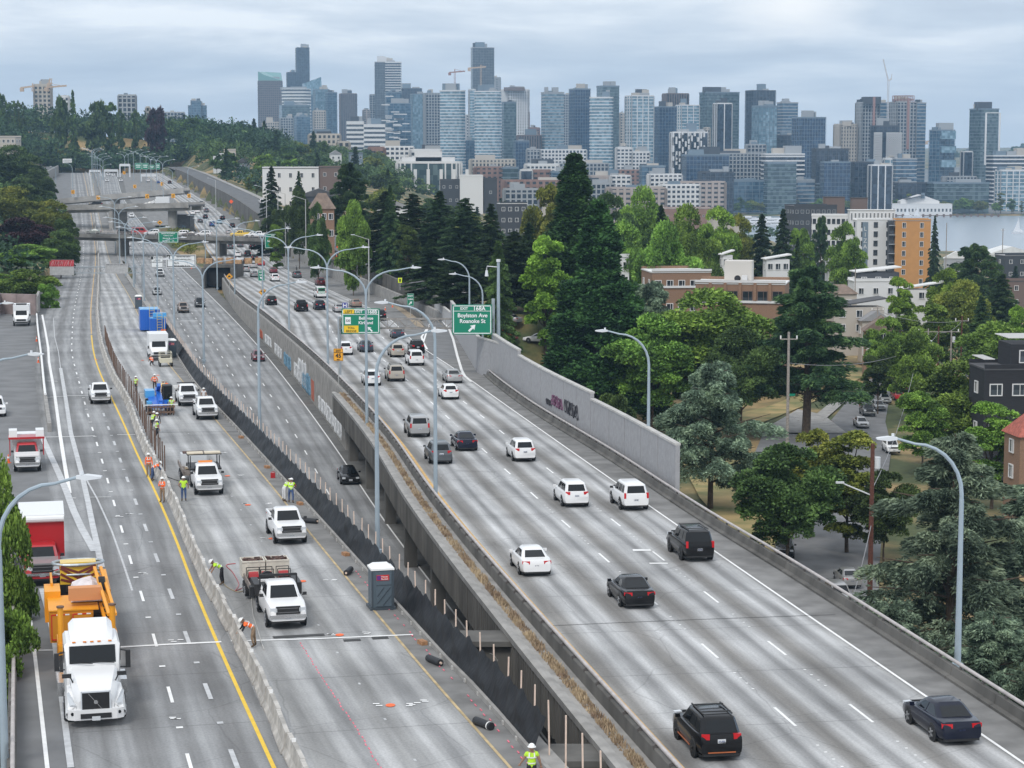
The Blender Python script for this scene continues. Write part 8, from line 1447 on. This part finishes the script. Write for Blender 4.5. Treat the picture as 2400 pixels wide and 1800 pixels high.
for px, v0, v1, lab in ((2044,228,350,'left'),(2124,230,350,'right')): A, B = ray(px,v1,2688), ray(px,v0,2688); MB().box((A.x,2680,(A.z+B.z)/2),(2.6,5,B.z-A.z)).build('hoist_track', crd)['label'] = f'reddish hoist track up the {lab} crane-side tower'; tag(bpy.data.objects[[o.name for o in bpy.data.objects if o.name.startswith('hoist_track')][-1]], f'reddish hoist track up the {lab} crane-side tower', 'hoist')
# ---------------------------------------------------------------- near houses, street, shore
def unpt(px, py, lo=90., hi=6000.):
 n = 240; y0 = lo; r1 = ray(px, py, 1.0); kx, kz = r1.x, CZ - r1.z
 for i in range(n+1):
  y1 = lo*(hi/lo)**(i/n)
  if kz*y1 >= th(kx*y1, y1):
   for _ in range(16):
    m = (y0+y1)/2
    if kz*m >= th(kx*m, m): y1 = m
    else: y0 = m
   break
  y0 = y1
 return Vector((kx*y1, y1, CZ - kz*y1))
WINS = {}
def window(t, x, y, z, w, h, rz=0, fr='w'):
 k = (round(w,1), round(h,1), fr)
 if k not in WINS:
  m = MB(); e = .12; [m.box((s*(w/2-e/2),-.05,0), (e,.14,h)) for s in (-1,1)]; [m.box((0,-.05,s*(h/2-e/2)), (w-2*e,.14,e)) for s in (-1,1)]; m.box((w*.1,-.05,0), (.07,.1,h-2*e)); WINS[k] = (m.mesh('window', WL[fr]), MB().box((0,0,0), (w-2*e,.06,h-2*e)).mesh('pane', G['k']))
 o = put(WINS[k][0], 'window', t, (x,y,z), rz); put(WINS[k][1], 'pane', o, (0,0,0))
def house(px0, px1, vt, D, H, wall, roof, label, dep=.7, ang=.2, kind='flat', nx=3, nz=2, ww=1.3, wh=1.5, name='house', cat='house', over=.3, fr='w', side=True, z0=None):
 c, w, d, zt = frame_of(px0, px1, vt, D, dep, ang); t = thing(name, label, cat, (c.x, c.y, zt - H), ang); W_ = WL.get(wall) or MATS[wall]; g = H if kind == 'flat' else H*.68
 MB().box((0,0,g/2-2), (w,d,g+4)).build('wall', W_, t); rm_ = MATS[roof]; m = MB()
 if kind == 'flat': m.box((0,0,g+.12), (w+over*2,d+over*2,.22)); [m.box((0,s*(d/2),g+.45), (w+.1,.25,.5), m=1) for s in (-1,1)] if over < .2 else 0
 elif kind == 'shed': m.loft([[(x,y,z) for x, z in ((-w/2-over,g),(w/2+over,g+H*.2),(w/2+over,g+H*.2+.25),(-w/2-over,g+.25))] for y in (-d/2-over,d/2+over)])
 else: m.loft([[(x,y,z) for x, z in ((-w/2-over,g-.1),(0,H),(w/2+over,g-.1))] for y in (-d/2-over,d/2+over)]) if kind == 'gable' else m.add([(-w/2-over,-d/2-over,g),(w/2+over,-d/2-over,g),(w/2+over,d/2+over,g),(-w/2-over,d/2+over,g),(-w*.2,0,H),(w*.2,0,H)], [(0,1,5,4),(1,2,5),(2,3,4,5),(3,0,4),(3,2,1,0)])
 m.build('roof', [rm_, W_], t)
 for i in range(nx):
  for j in range(nz): window(t, -w/2 + w*(i+.5)/nx, -d/2-.02, g*(j+.5)/nz + .1, min(ww, w/nx*.7), min(wh, g/nz*.7), 0, fr)
 if side:
  s = -1 if c.x > 0 else 1
  for i in range(max(1, nx//2)):
   for j in range(nz): window(t, s*(w/2+.02), -d/2 + d*(i+.5)/max(1, nx//2), g*(j+.5)/nz + .1, min(ww, 1.4), min(wh, g/nz*.7), s*pi/2, fr)
 return t, w, d, g
mat('roof_dark', (.085,.085,.09), .9, var=.15, scale=.5); mat('roof_brown', (.20,.15,.12), .9, var=.2, scale=1); mat('roof_tile_red', (.36,.10,.07), .8, var=.25, scale=3); mat('brick_wall', (.26,.16,.105), .9, var=.16, scale=5, stretch=(1,1,4)); mat('timber_black', (.020,.020,.024), .8, var=.3, scale=3, stretch=(.2,.2,5))
t, w, d, g = house(1512,1668,640,385,13,'brick_wall','roof_white','brown brick building wing with white parapet behind the grey cedar',.9,.12,nx=5,nz=3,name='brick_building',cat='building',over=.1); m = MB(); [m.box((0,-d/2-.1,z), (w+.2,.3,.4)) for z in (g-2.6,g+.5)]; m.build('cornice', WL['w'], t)
t, w, d, g = house(1634,1868,668,345,13.5,'brick_wall','roof_white','brown brick building with white roof, front wing beside the great cedar',.6,-.2,nx=6,nz=3,ww=2.6,wh=2.2,name='brick_building',cat='building',over=.1,fr='n'); m = MB(); [m.box((0,-d/2-.1,z), (w+.2,.3,.4)) for z in (g-2.9,g+.5)]; m.build('cornice', WL['w'], t)
m = MB(); [m.box((-w/2+w*(k+.5)/6+w/12,-d/2-.16,g-1.2), (.5,.34,3.0)) for k in range(5)]; m.build('pilaster', MATS['brick_wall'], t); MB().box((-w*.05,d*.1,g+1.9), (4.6,4.2,3.6)).build('rooftop_tower', mat('stucco', (.60,.57,.53), .9), t); MB().box((w*.03,-d*.2,g+.9), (.9,.9,.9)).build('roof_vent', WL['w'], t); MB().cyl((-w*.04,-d*.35,g+.9), .55, .12, 12, axis='y').build('satellite_dish', trim, t)
# apartments by the lake
t, w, d, g = house(2006,2098,517,700,25,'w','roof_white','white apartment block with tall grey letter banner',.5,.06,nx=3,nz=8,ww=1.4,wh=1.9,name='apartment_block',cat='building',over=.1,fr='d'); MB().box((-w*.28,-d/2-.12,g*.5), (1.9,.16,g*.96)).build('banner', WL['x'], t)
for k, ch in enumerate('LIZA'): textobj(ch, 'lettering', t, (-w*.28,-d/2-.24,g-3.4-k*2.0), 2.0, WL['w'], (pi/2,0,0), 'CENTER')
house(1905,2010,507,760,24,'w','roof_white','long white apartment wing with solar roof left of the letter banner',.4,-.12,nx=9,nz=6,ww=1.5,wh=1.9,name='apartment_block',cat='building',over=.1,fr='d'); t, w, d, g = house(2100,2186,518,692,25,'o','roof_grey','orange clad apartment block beside the white one',.6,-.08,nx=2,nz=8,ww=1.3,wh=1.9,name='apartment_block',cat='building',over=.1)
m = MB(); [m.box((-w/2-1.0,-d/2+.6,g*(j+.5)/8), (2.0,1.5,.2)) for j in range(8)]; m.build('balcony', WL['g'], t); MB().box((-w/2-1.1,.5,g/2), (1.6,d*.8,g)).build('recess_wall', WL['d'], t)
t, w, d, g = house(1992,2098,493,722,4.5,'w','roof_white','white colonnaded rooftop lounge on the apartment block',.3,.0,nx=12,nz=1,ww=.7,wh=2.6,name='roof_pavilion',cat='building',fr='w',side=False); house(1848,1965,484,830,22,'d','roof_dark','dark brick apartment block behind the tufted cedar',.6,.2,nx=8,nz=5,name='apartment_block',cat='building',over=.1,fr='g'); house(1932,1981,462,880,12,'n','roof_dark','brown blank roof box above the dark apartment block',.5,.1,nx=0,nz=0,name='stair_tower',cat='building'); house(1996,2034,464,900,9,'n','roof_dark','smaller brown roof box right of the blank one',.5,.1,nx=0,nz=0,name='stair_tower',cat='building')
for r in [(2004,2110,621,468,5.4,'d','roof_white','dark upper storey with shed roof on the white townhouse',.5,.1,'shed',3,1),(1996,2106,660,464,9,'w','roof_white','white lower townhouse under the dark upper storey',.5,.1,'flat',3,2),(2116,2216,652,450,8,'w','roof_white','white house with pale shed roof beside the maple',.5,-.15,'shed',3,2),(1948,2076,690,402,8,'c','roof_dark','cream and slate house with dark low roof right of the great cedar',.5,.12,'shed',3,2),(1930,2010,668,440,6,'c','roof_brown','low beige house with brown hip roof',.6,.1,'hip',2,1),(2028,2118,742,372,8,'brick_wall','roof_brown','red brick house with white windows behind the wooden pole',.6,-.1,'gable',3,2),(2018,2090,728,400,6,'c','roof_grey','house with pale grey roof above the brick one',.5,.1,'gable',2,1),
 (1438,1472,583,440,6,'d','roof_white','small dark and white cube house right of the sequoia',.8,.1,'flat',1,2),(1436,1475,603,425,7,'w','roof_white','white cube below the small dark one',.8,.1,'flat',2,2),(1690,1718,582,480,5,'w','roof_white','small white rooftop cube left of the brick roof tower',.7,.2,'shed',2,1),(1792,1852,592,470,5,'w','roof_white','white shed-roofed house above the great cedar',.5,.15,'shed',3,1),(1940,2020,612,520,5,'w','roof_white','low white flat house before the apartment blocks',.5,.05,'flat',4,1),
 (2300,2440,578,1250,16,'w','roof_white','big white shed roof on the near lake shore',.5,.1,'gable',0,0),(2215,2275,590,1000,10,'g','roof_white','grey boat sheds with pale roofs on the shore',.6,-.2,'gable',3,1),(2345,2440,600,760,9,'d','roof_grey','dark grey modern house by the right edge',.6,.2,'flat',3,2),(2360,2440,660,600,8,'n','roof_dark','brown block at the right edge below the modern house',.5,.1,'flat',2,2),
 (1545,1682,489,1500,11,'r','roof_white','long red brick warehouse with pale roof before the marina',.5,.15,'flat',6,1),(1662,1736,512,1150,14,'c','roof_grey','blank beige block by a utility pole',.6,.2,'flat',0,0),(1270,1330,470,900,9,'c','roof_white','low cream roof behind the olive tree',.5,.1,'flat',3,1),(1165,1235,478,760,16,'d','roof_white','dark apartment block with white corner behind the firs',.5,.2,'flat',4,4),
 (612,746,395,840,17,'w','roof_dark','white block with rows of small dark windows above the long wall',.4,.05,'flat',5,3),(746,800,393,842,17,'n','roof_dark','dark brown end of the white window block',.6,.05,'flat',2,3),(690,800,442,700,8,'d','roof_dark','dark house row in front of the white window block',.5,.1,'gable',4,1),(722,782,453,470,11,'brick_wall','roof_brown','brick house with brown hip roof beside the side street',.8,.25,'hip',3,2),(880,960,470,640,7,'w','roof_grey','small white house behind the conical tree',.6,.2,'gable',2,1),
 (1030,1078,423,1100,14,'d','roof_dark','dark left end of the white panelled block',.6,.1,'flat',3,2),(1076,1132,413,1098,16,'w','roof_white','white panelled block with grey joints',.7,.05,'flat',0,0),(1132,1165,420,1100,14,'d','roof_dark','dark rounded end of the white panelled block',.8,.1,'flat',1,1),
 (-10,42,322,930,7,'c','roof_grey','hillside flats at the left edge, upper row',.6,-.2,'flat',4,2),(-20,26,345,880,7,'c','roof_grey','hillside flats at the left edge, lower row',.6,-.2,'flat',3,2),(496,534,362,1080,9,'w','roof_grey','white hillside houses above the long wall',.6,.2,'flat',4,2),(522,552,352,1120,9,'c','roof_grey','beige flat-roofed house on the hillside',.6,.2,'flat',3,2),(550,584,370,1060,8,'x','roof_dark','slate blue gabled house on the hillside',.7,.2,'gable',3,2),(612,640,327,1400,9,'w','roof_dark','far white gabled house among hillside trees',.7,.2,'gable',3,2),(660,690,336,1350,8,'n','roof_brown','brown house among hillside trees',.7,.2,'gable',3,1),(815,850,360,1200,9,'x','roof_dark','grey terraces low on the slope',.7,.2,'flat',3,2),(770,800,352,1250,7,'w','roof_grey','small white house near the dark red house',.7,.2,'gable',2,1)]: house(*r[:8], dep=r[8], ang=r[9], kind=r[10], nx=r[11], nz=r[12], over=.15 if r[10] == 'flat' else .4, wh=2.0 if r[0] == 612 else 1.5)
# striped white block
t = bld(928,1080,382,1450,('t','w',0,0,4.6,.9),'large white building ringed with tall white fins',.5,0,'office_block','building',.5,top=[(-.42,.40,4,'w'),(-.2,.2,8,'w')],roof=roofw); m = MB(); [m.box((-18+k*9,-14.5,9), (2.2,1.2,19)) for k in range(6)]; m.build('front_pylon', WL['w'], t)
# museum hall on the shore
t, w, d, g = house(2091,2232,478,2290,14,'w','roof_white','white lakeside hall with long low front and gabled centre',.35,.0,nx=16,nz=1,ww=2.2,wh=3.5,name='museum_hall',cat='building'); m = MB(); m.loft([[(x*w,y,z) for x, z in ((-.35,g),(-.35,g+3),(-.02,g+10),(.0,g+10),(.3,g+3),(.3,g))] for y in (-d*.3,d*.5)]); m.build('gabled_centre', WL['w'], t); MB().box((-w*.12,-d*.05,g+7.2), (w*.3,d*.9,.8), 0, ry=-.22).build('roof', MATS['roof_dark'], t); MB().box((.02*w,-d*.34,g+9), (4,1,6)).build('sign_panel', WL['x'], t)
# boats
hull = mat('boat_white', (.72,.73,.75), .4)
def boat(px, D, L, lab, sail=False, name='yacht', grp='yachts in the marina'):
 r0 = ray(px, 500, D); t = thing(name, lab, 'boat', (r0.x, D, 0), .1, None if sail else grp); m = MB(); w = L*.13; m.loft([[(x,-w*k,1.6+.5*a),(x,-w*k*.7,-.2),(x,w*k*.7,-.2),(x,w*k,1.6+.5*a)] for x, k, a in ((-L/2,.9,0),(0,1,0),(L*.35,.6,.6),(L/2,.05,1.4))]); m.build('hull', hull, t)
 if sail: MB().tube([(0,0,1),(0,0,L*1.25)], .12, 6).build('mast', hull, t); m = MB(); m.loft([[(.1,y,2),(.1,y,L*1.2),(L*.1,y,L*.4),(L*.42,y,2)] for y in (-.05,.05)]); m.build('sail', hull, t); m = MB(); m.loft([[(-.1,y,2),(-.1,y,L*1.1),(-L*.4,y,2)] for y in (-.05,.05)]); m.build('sail', hull, t)
 else: m = MB(); m.box((-L*.05,0,2.6), (L*.55,w*1.3,1.8)); m.box((-L*.08,0,4.2), (L*.35,w*1.1,1.5)); m.build('cabin', hull, t); MB().box((-L*.05,-w*.66,2.8), (L*.5,.1,.7)).build('window_band', glass, t)
for i, (px, D) in enumerate(((1708,2120),(1728,2080),(1752,2130),(1775,2060),(1800,2110),(1822,2070),(1765,1980),(1790,1960),(1845,2040),(1740,1990),(1870,2110),(1815,1985))): boat(px, D, 22+i%3*8, 'white motor yacht in the marina, ' + ['farthest toward the warehouse','second from the warehouse','third in the back row','in the middle of the marina','fourth in the back row','beside the long yacht group','front row beside the pale trees','front row second','near the dark apartment block','front row nearest the warehouse','last one at the open water','front row end'][i])
boat(2388, 1800, 11, 'white sailboat with raised sails on the lake', True, 'sailboat')
for px, D, lab in ((2128,2235,'small sailboat moored left of the white hall pier'),(2150,2230,'small sailboat moored before the white hall')): boat(px, D, 10, lab, True, 'sailboat')
m = MB(); [m.box((ray(2100+k*16,505,2250).x,2250,1.2), (2,2,4)) for k in range(16)]; m.box(((ray(2100,505,2250).x+ray(2340,505,2250).x)/2,2252,1.6), (112,4,.8)); tag(m.build('pier', WL['n'], kind='thing'), 'low wooden pier along the white lakeside hall', 'pier')
# the side street below with parked cars
def ribbon(name, L, R_, m, dz=.12, n=12):
 A = [];
 for seq in (L, R_):
  P = [unpt(a, b) for a, b in seq]; Q = []
  for i in range(len(P)-1): Q += [P[i].lerp(P[i+1], k/n) for k in range(n)]
  A.append(Q + [P[-1]])
 v = []; k = min(len(A[0]), len(A[1]))
 for i in range(k):
  for q in range(4): p = A[0][i].lerp(A[1][i], q/3); p.z = CZ - th(p.x, p.y) + dz; v.append(tuple(p))
 me = bpy.data.meshes.new(name); me.from_pydata(v, [], [(4*i+q,4*i+q+1,4*i+q+5,4*i+q+4) for i in range(k-1) for q in range(3)]); me.materials.append(m); return put(me, name, kind='structure')
asph2 = mat('asphalt_street', (.17,.17,.172), .9, var=.15, scale=.4, detail=8)
ribbon('neighbourhood_street', [(1800,1500),(1830,1340),(1890,1160),(1930,1050),(1945,990),(1995,930),(2045,885)], [(2060,1500),(2060,1340),(2075,1160),(2090,1050),(2075,990),(2085,930),(2095,885)], asph2, .14); ribbon('cross_street', [(1790,1016),(1900,1022),(1990,1030)], [(1770,1062),(1900,1068),(2010,1080)], asph2, .19)
ribbon('pavement', [(1800,1003),(1870,962),(1930,975)], [(1795,1016),(1880,1018),(1985,1018)], conc, .22); ribbon('garden_path', [(1912,975),(1960,935),(2010,900)], [(1935,985),(1985,940),(2028,903)], conc, .26)
lawn = mat('dry_lawn', (.40,.29,.13), .95, col2=(.13,.15,.05), scale=.22, detail=7); ribbon('dry_lawn', [(1590,1075),(1640,1170),(1730,1275),(1800,1330)], [(1730,1050),(1790,1120),(1830,1180),(1870,1230)], lawn, .2); ribbon('dry_lawn', [(1690,980),(1800,955),(1900,915),(1975,870)], [(1760,1003),(1868,960),(1950,925),(2030,882)], lawn, .17)
weeds('leaf_litter', 'reddish leaf litter on the street corner', [(1830,985),(1880,970),(1960,990),(1900,1000)], 1500, mat('leaf_litter', (.20,.085,.05), .9), None, .1, .35, 3)
for r in [('suv','black',1838,1306,pi-.12,'black SUV parked behind the freeway parapet'),('sedan','silver',1985,1372,.05,'silver sedan parked under the dense dark tree'),('suv','silver',1965,1418,pi+.1,'pale grey car parked nose out behind the parapet rail'),('suv','white',2088,1062,pi,'white SUV parked beyond the brown utility pole'),('sedan','silver',2018,1003,pi,'silver sedan at the head of the parked row'),('bigsuv','grey',2032,975,pi,'dark SUV with roof box in the parked row'),('sedan','silver',2058,962,pi,'silver sedan behind the dark SUV'),('sedan','silver',2072,945,pi,'last silver sedan in the parked row'),('sedan','red',2104,938,0,'bright red car parked at the end of the street'),('suv','black',2110,925,0,'black car ahead of the red one'),('suv','white',2132,915,0,'white SUV ahead of the black car'),
 ('sedan','white',1262,805,1.2,'white car parked below the lime tree'),('sedan','black',1075,752,.8,'black car in the lot behind the exit sign'),('suv','red',1180,800,.9,'red vehicle parked among the pine trunks'),('sedan','silver',1050,705,.9,'silver car in the lot behind the noise wall'),('suv','white',1085,722,.9,'white SUV parked above the exit sign'),('sedan','silver',1190,760,.9,'silver car between the pine trunks')]:
 p = unpt(r[2], r[3]); p.z = CZ - th(p.x, p.y) + .22; place(r[0], r[1], r[5], p, r[4], 'cars parked in the neighbourhood')
for i, (y, o, k, c) in enumerate(((452,9.2,'suv','silver'),(440,9.2,'pickup','maroon'),(431,9.3,'sedan','beige'),(405,9.4,'sedan','black'),(397,9.4,'suv','silver'),(388,9.4,'sedan','black'),(500,9.2,'van','white'),(640,9.4,'sedan','white'),(655,9.4,'suv','black'),(668,9.4,'sedan','silver'),(682,9.4,'suv','grey'),(700,9.4,'sedan','silver'),(720,9.4,'suv','black'),(745,9.4,'sedan','black'),(770,9.4,'suv','white'))):
 p, rz = at(BAR_C, float(y), o, hs, dz=.08); place(k, c, ['silver SUV parked nearest the orange boards','dark red pickup parked on the side street','beige sedan parked behind the red pickup','black sedan in the shade of the firs','silver SUV between two black cars on the side street','black sedan parked last before the crossing sign','white van by the roadworks on the side street','white car first in the row above the long wall','black SUV second in the row above the long wall','silver sedan third in the row above the long wall','grey SUV fourth in the row above the long wall','silver sedan fifth in the row above the long wall','black SUV sixth in the row above the long wall','black sedan seventh in the row above the long wall','white SUV last in the row above the long wall'][i], p, rz + (pi if i % 2 else 0), 'cars parked on the side street')
p, rz = at(BAR_C, 520.0, 6.5, hs, dz=.1); ex = thing('excavator', 'dark paving machine at the street roadworks', 'construction machine', p, rz); MB().box((0,0,1.3), (2.6,4.2,1.6)).build('body', trim, ex); MB().box((0,.4,2.6), (1.8,1.6,1.2)).build('cab', G['k'], ex); MB().bar((0,-1.8,1.6), (0,-3.6,3.2), .5).build('conveyor', rust, ex); add_wheels(ex, 2.7, (-1.4,1.4), .6, .4)
# utility poles and wires
pw = mat('pole_wood', (.30,.27,.245), .9, var=.2, scale=5); pr_ = mat('pole_red_brown', (.12,.045,.03), .9, var=.2, scale=5); wire = mat('wire', (.28,.28,.29), .6); PT = []
def upole(px, vt, vb, lab, m=None, arm=1.1, tr=0, D=None, r=.16):
 b = unpt(px, vb) if D is None else Vector((ray(px,vt,D).x, D, CZ-th(ray(px,vt,D).x,D))); top = ray(px, vt, b.y); h = top.z - b.z; t = thing('utility_pole', lab, 'utility pole', b, 0, 'wooden utility poles'); MB().tube([(0,0,-.5),(0,0,h)], [r,r*.7], 8).build('pole', m or pw, t)
 if arm: MB().bar((-arm,0,h-.9),(arm,0,h-.9),.13).build('crossarm', pw, t); [MB().cyl((s*arm*.92,0,h-.65), .09, .4, 8).build('insulator', hatm, t) for s in (-1,1)]
 if tr: MB().cyl((.42,0,h-tr), .26, .95, 12).build('transformer', lampm, t)
 PT.append(b + Vector((0,0,h-.9))); return t, h
upole(1849,778,1010,'grey utility pole on the corner with one crossarm',r=.22,D=258)
t, h = upole(2038,1040,1425,'thick red brown utility pole with transformer and lamp',pr_,0,1.6,r=.24); MB().tube([(0,0,h-4.4),(-2.4,0,h-3.4)], .06, 5).build('lamp_arm', lampm, t); MB().box((-2.7,0,h-3.3), (.7,.25,.14)).build('lamp_head', lampm, t)
upole(2150,805,960,'leftmost pole of the cluster before the green trees',D=330); upole(2176,770,950,'pole with white transformer in the cluster',D=335,tr=2.4,arm=0); upole(2200,765,950,'dark pole carrying the tall insulator crossarm',pr_,3.6,D=345); upole(2230,775,950,'far pole with a transformer right of the insulators',D=350,tr=1.5,arm=0); upole(2255,740,940,'tall dark pole at the end of the insulator row',pr_,1.2,D=360); upole(2057,716,900,'utility pole beside the brick house with white windows',D=375); upole(2005,628,720,'utility pole beside the dark upper storey',D=455,arm=0); upole(1718,515,560,'utility pole before the blank beige block',D=1100,r=.3); upole(2219,522,580,'bare pole standing against the lake',D=900,arm=0,r=.25); upole(2351,535,600,'second bare pole standing against the lake',D=950,arm=.8,r=.25)
def wires(pairs, lab):
 for k, (a, b, sg) in enumerate(pairs): P = [a.lerp(b, i/10) - Vector((0,0,sg*4*(i/10)*(1-i/10))) for i in range(11)]; tag(MB().tube(P, .035, 4, cap=False).build('power_line', wire), lab[k], 'power line', 'overhead power lines')
wires([(PT[0]-Vector((0,0,3)), PT[2], 1.2),(PT[2], ray(2420,930,250), .8),(PT[2]+Vector((.5,0,-.3)), ray(2420,936,250), .8),(PT[1]-Vector((0,0,3)), PT[2]-Vector((0,0,1)), 2.),(PT[2], PT[4], .8),(PT[4], PT[6], .8),(PT[6], PT[7], 1.),(PT[1]-Vector((0,0,6)), ray(1960,1500,150), 1.)], ['single wire from the corner pole to the pole cluster','thick wire from the cluster toward the timber house','second wire running to the timber house','sagging wire rising from the red brown pole','short wire inside the pole cluster','wire along the insulator crossarms','wire back to the brick house pole','service wire down from the red brown pole'])
# dark timber house and tiled roof at the right edge
t, w, d, g = house(2302,2470,868,250,10,'timber_black','roof_dark','black timber house with white framed windows at the right edge',.8,.05,nx=3,nz=2,ww=1.6,wh=1.5,over=.1); m = MB(); m.box((.3*w,0,g+1.5), (w*.8,d*.8,3.2)); m.build('upper_storey', MATS['timber_black'], t); [window(t, w*(.12+.22*k), -d*.4-.03, g+1.6, 1.7, 1.6) for k in range(2)]
pg = MB().box((0,0,0), (w*.9,.16,.12)).mesh('pergola_slat', WL['w']); [put(pg, 'pergola_slat', t, (.3*w,-d*.4+k*d*.1,g+3.9)) for k in range(9)]; pg2 = MB().box((0,0,0), (1.4,.14,.1)).mesh('pergola_slat', WL['w']); [put(pg2, 'pergola_slat', t, (-w*.42,-d*.4+k*d*.09,g+1.3)) for k in range(9)]; house(2382,2520,968,216,8,'brick_wall','roof_tile_red','brick house with red tiled hip roof at the right edge',.8,.1,'hip',2,2)
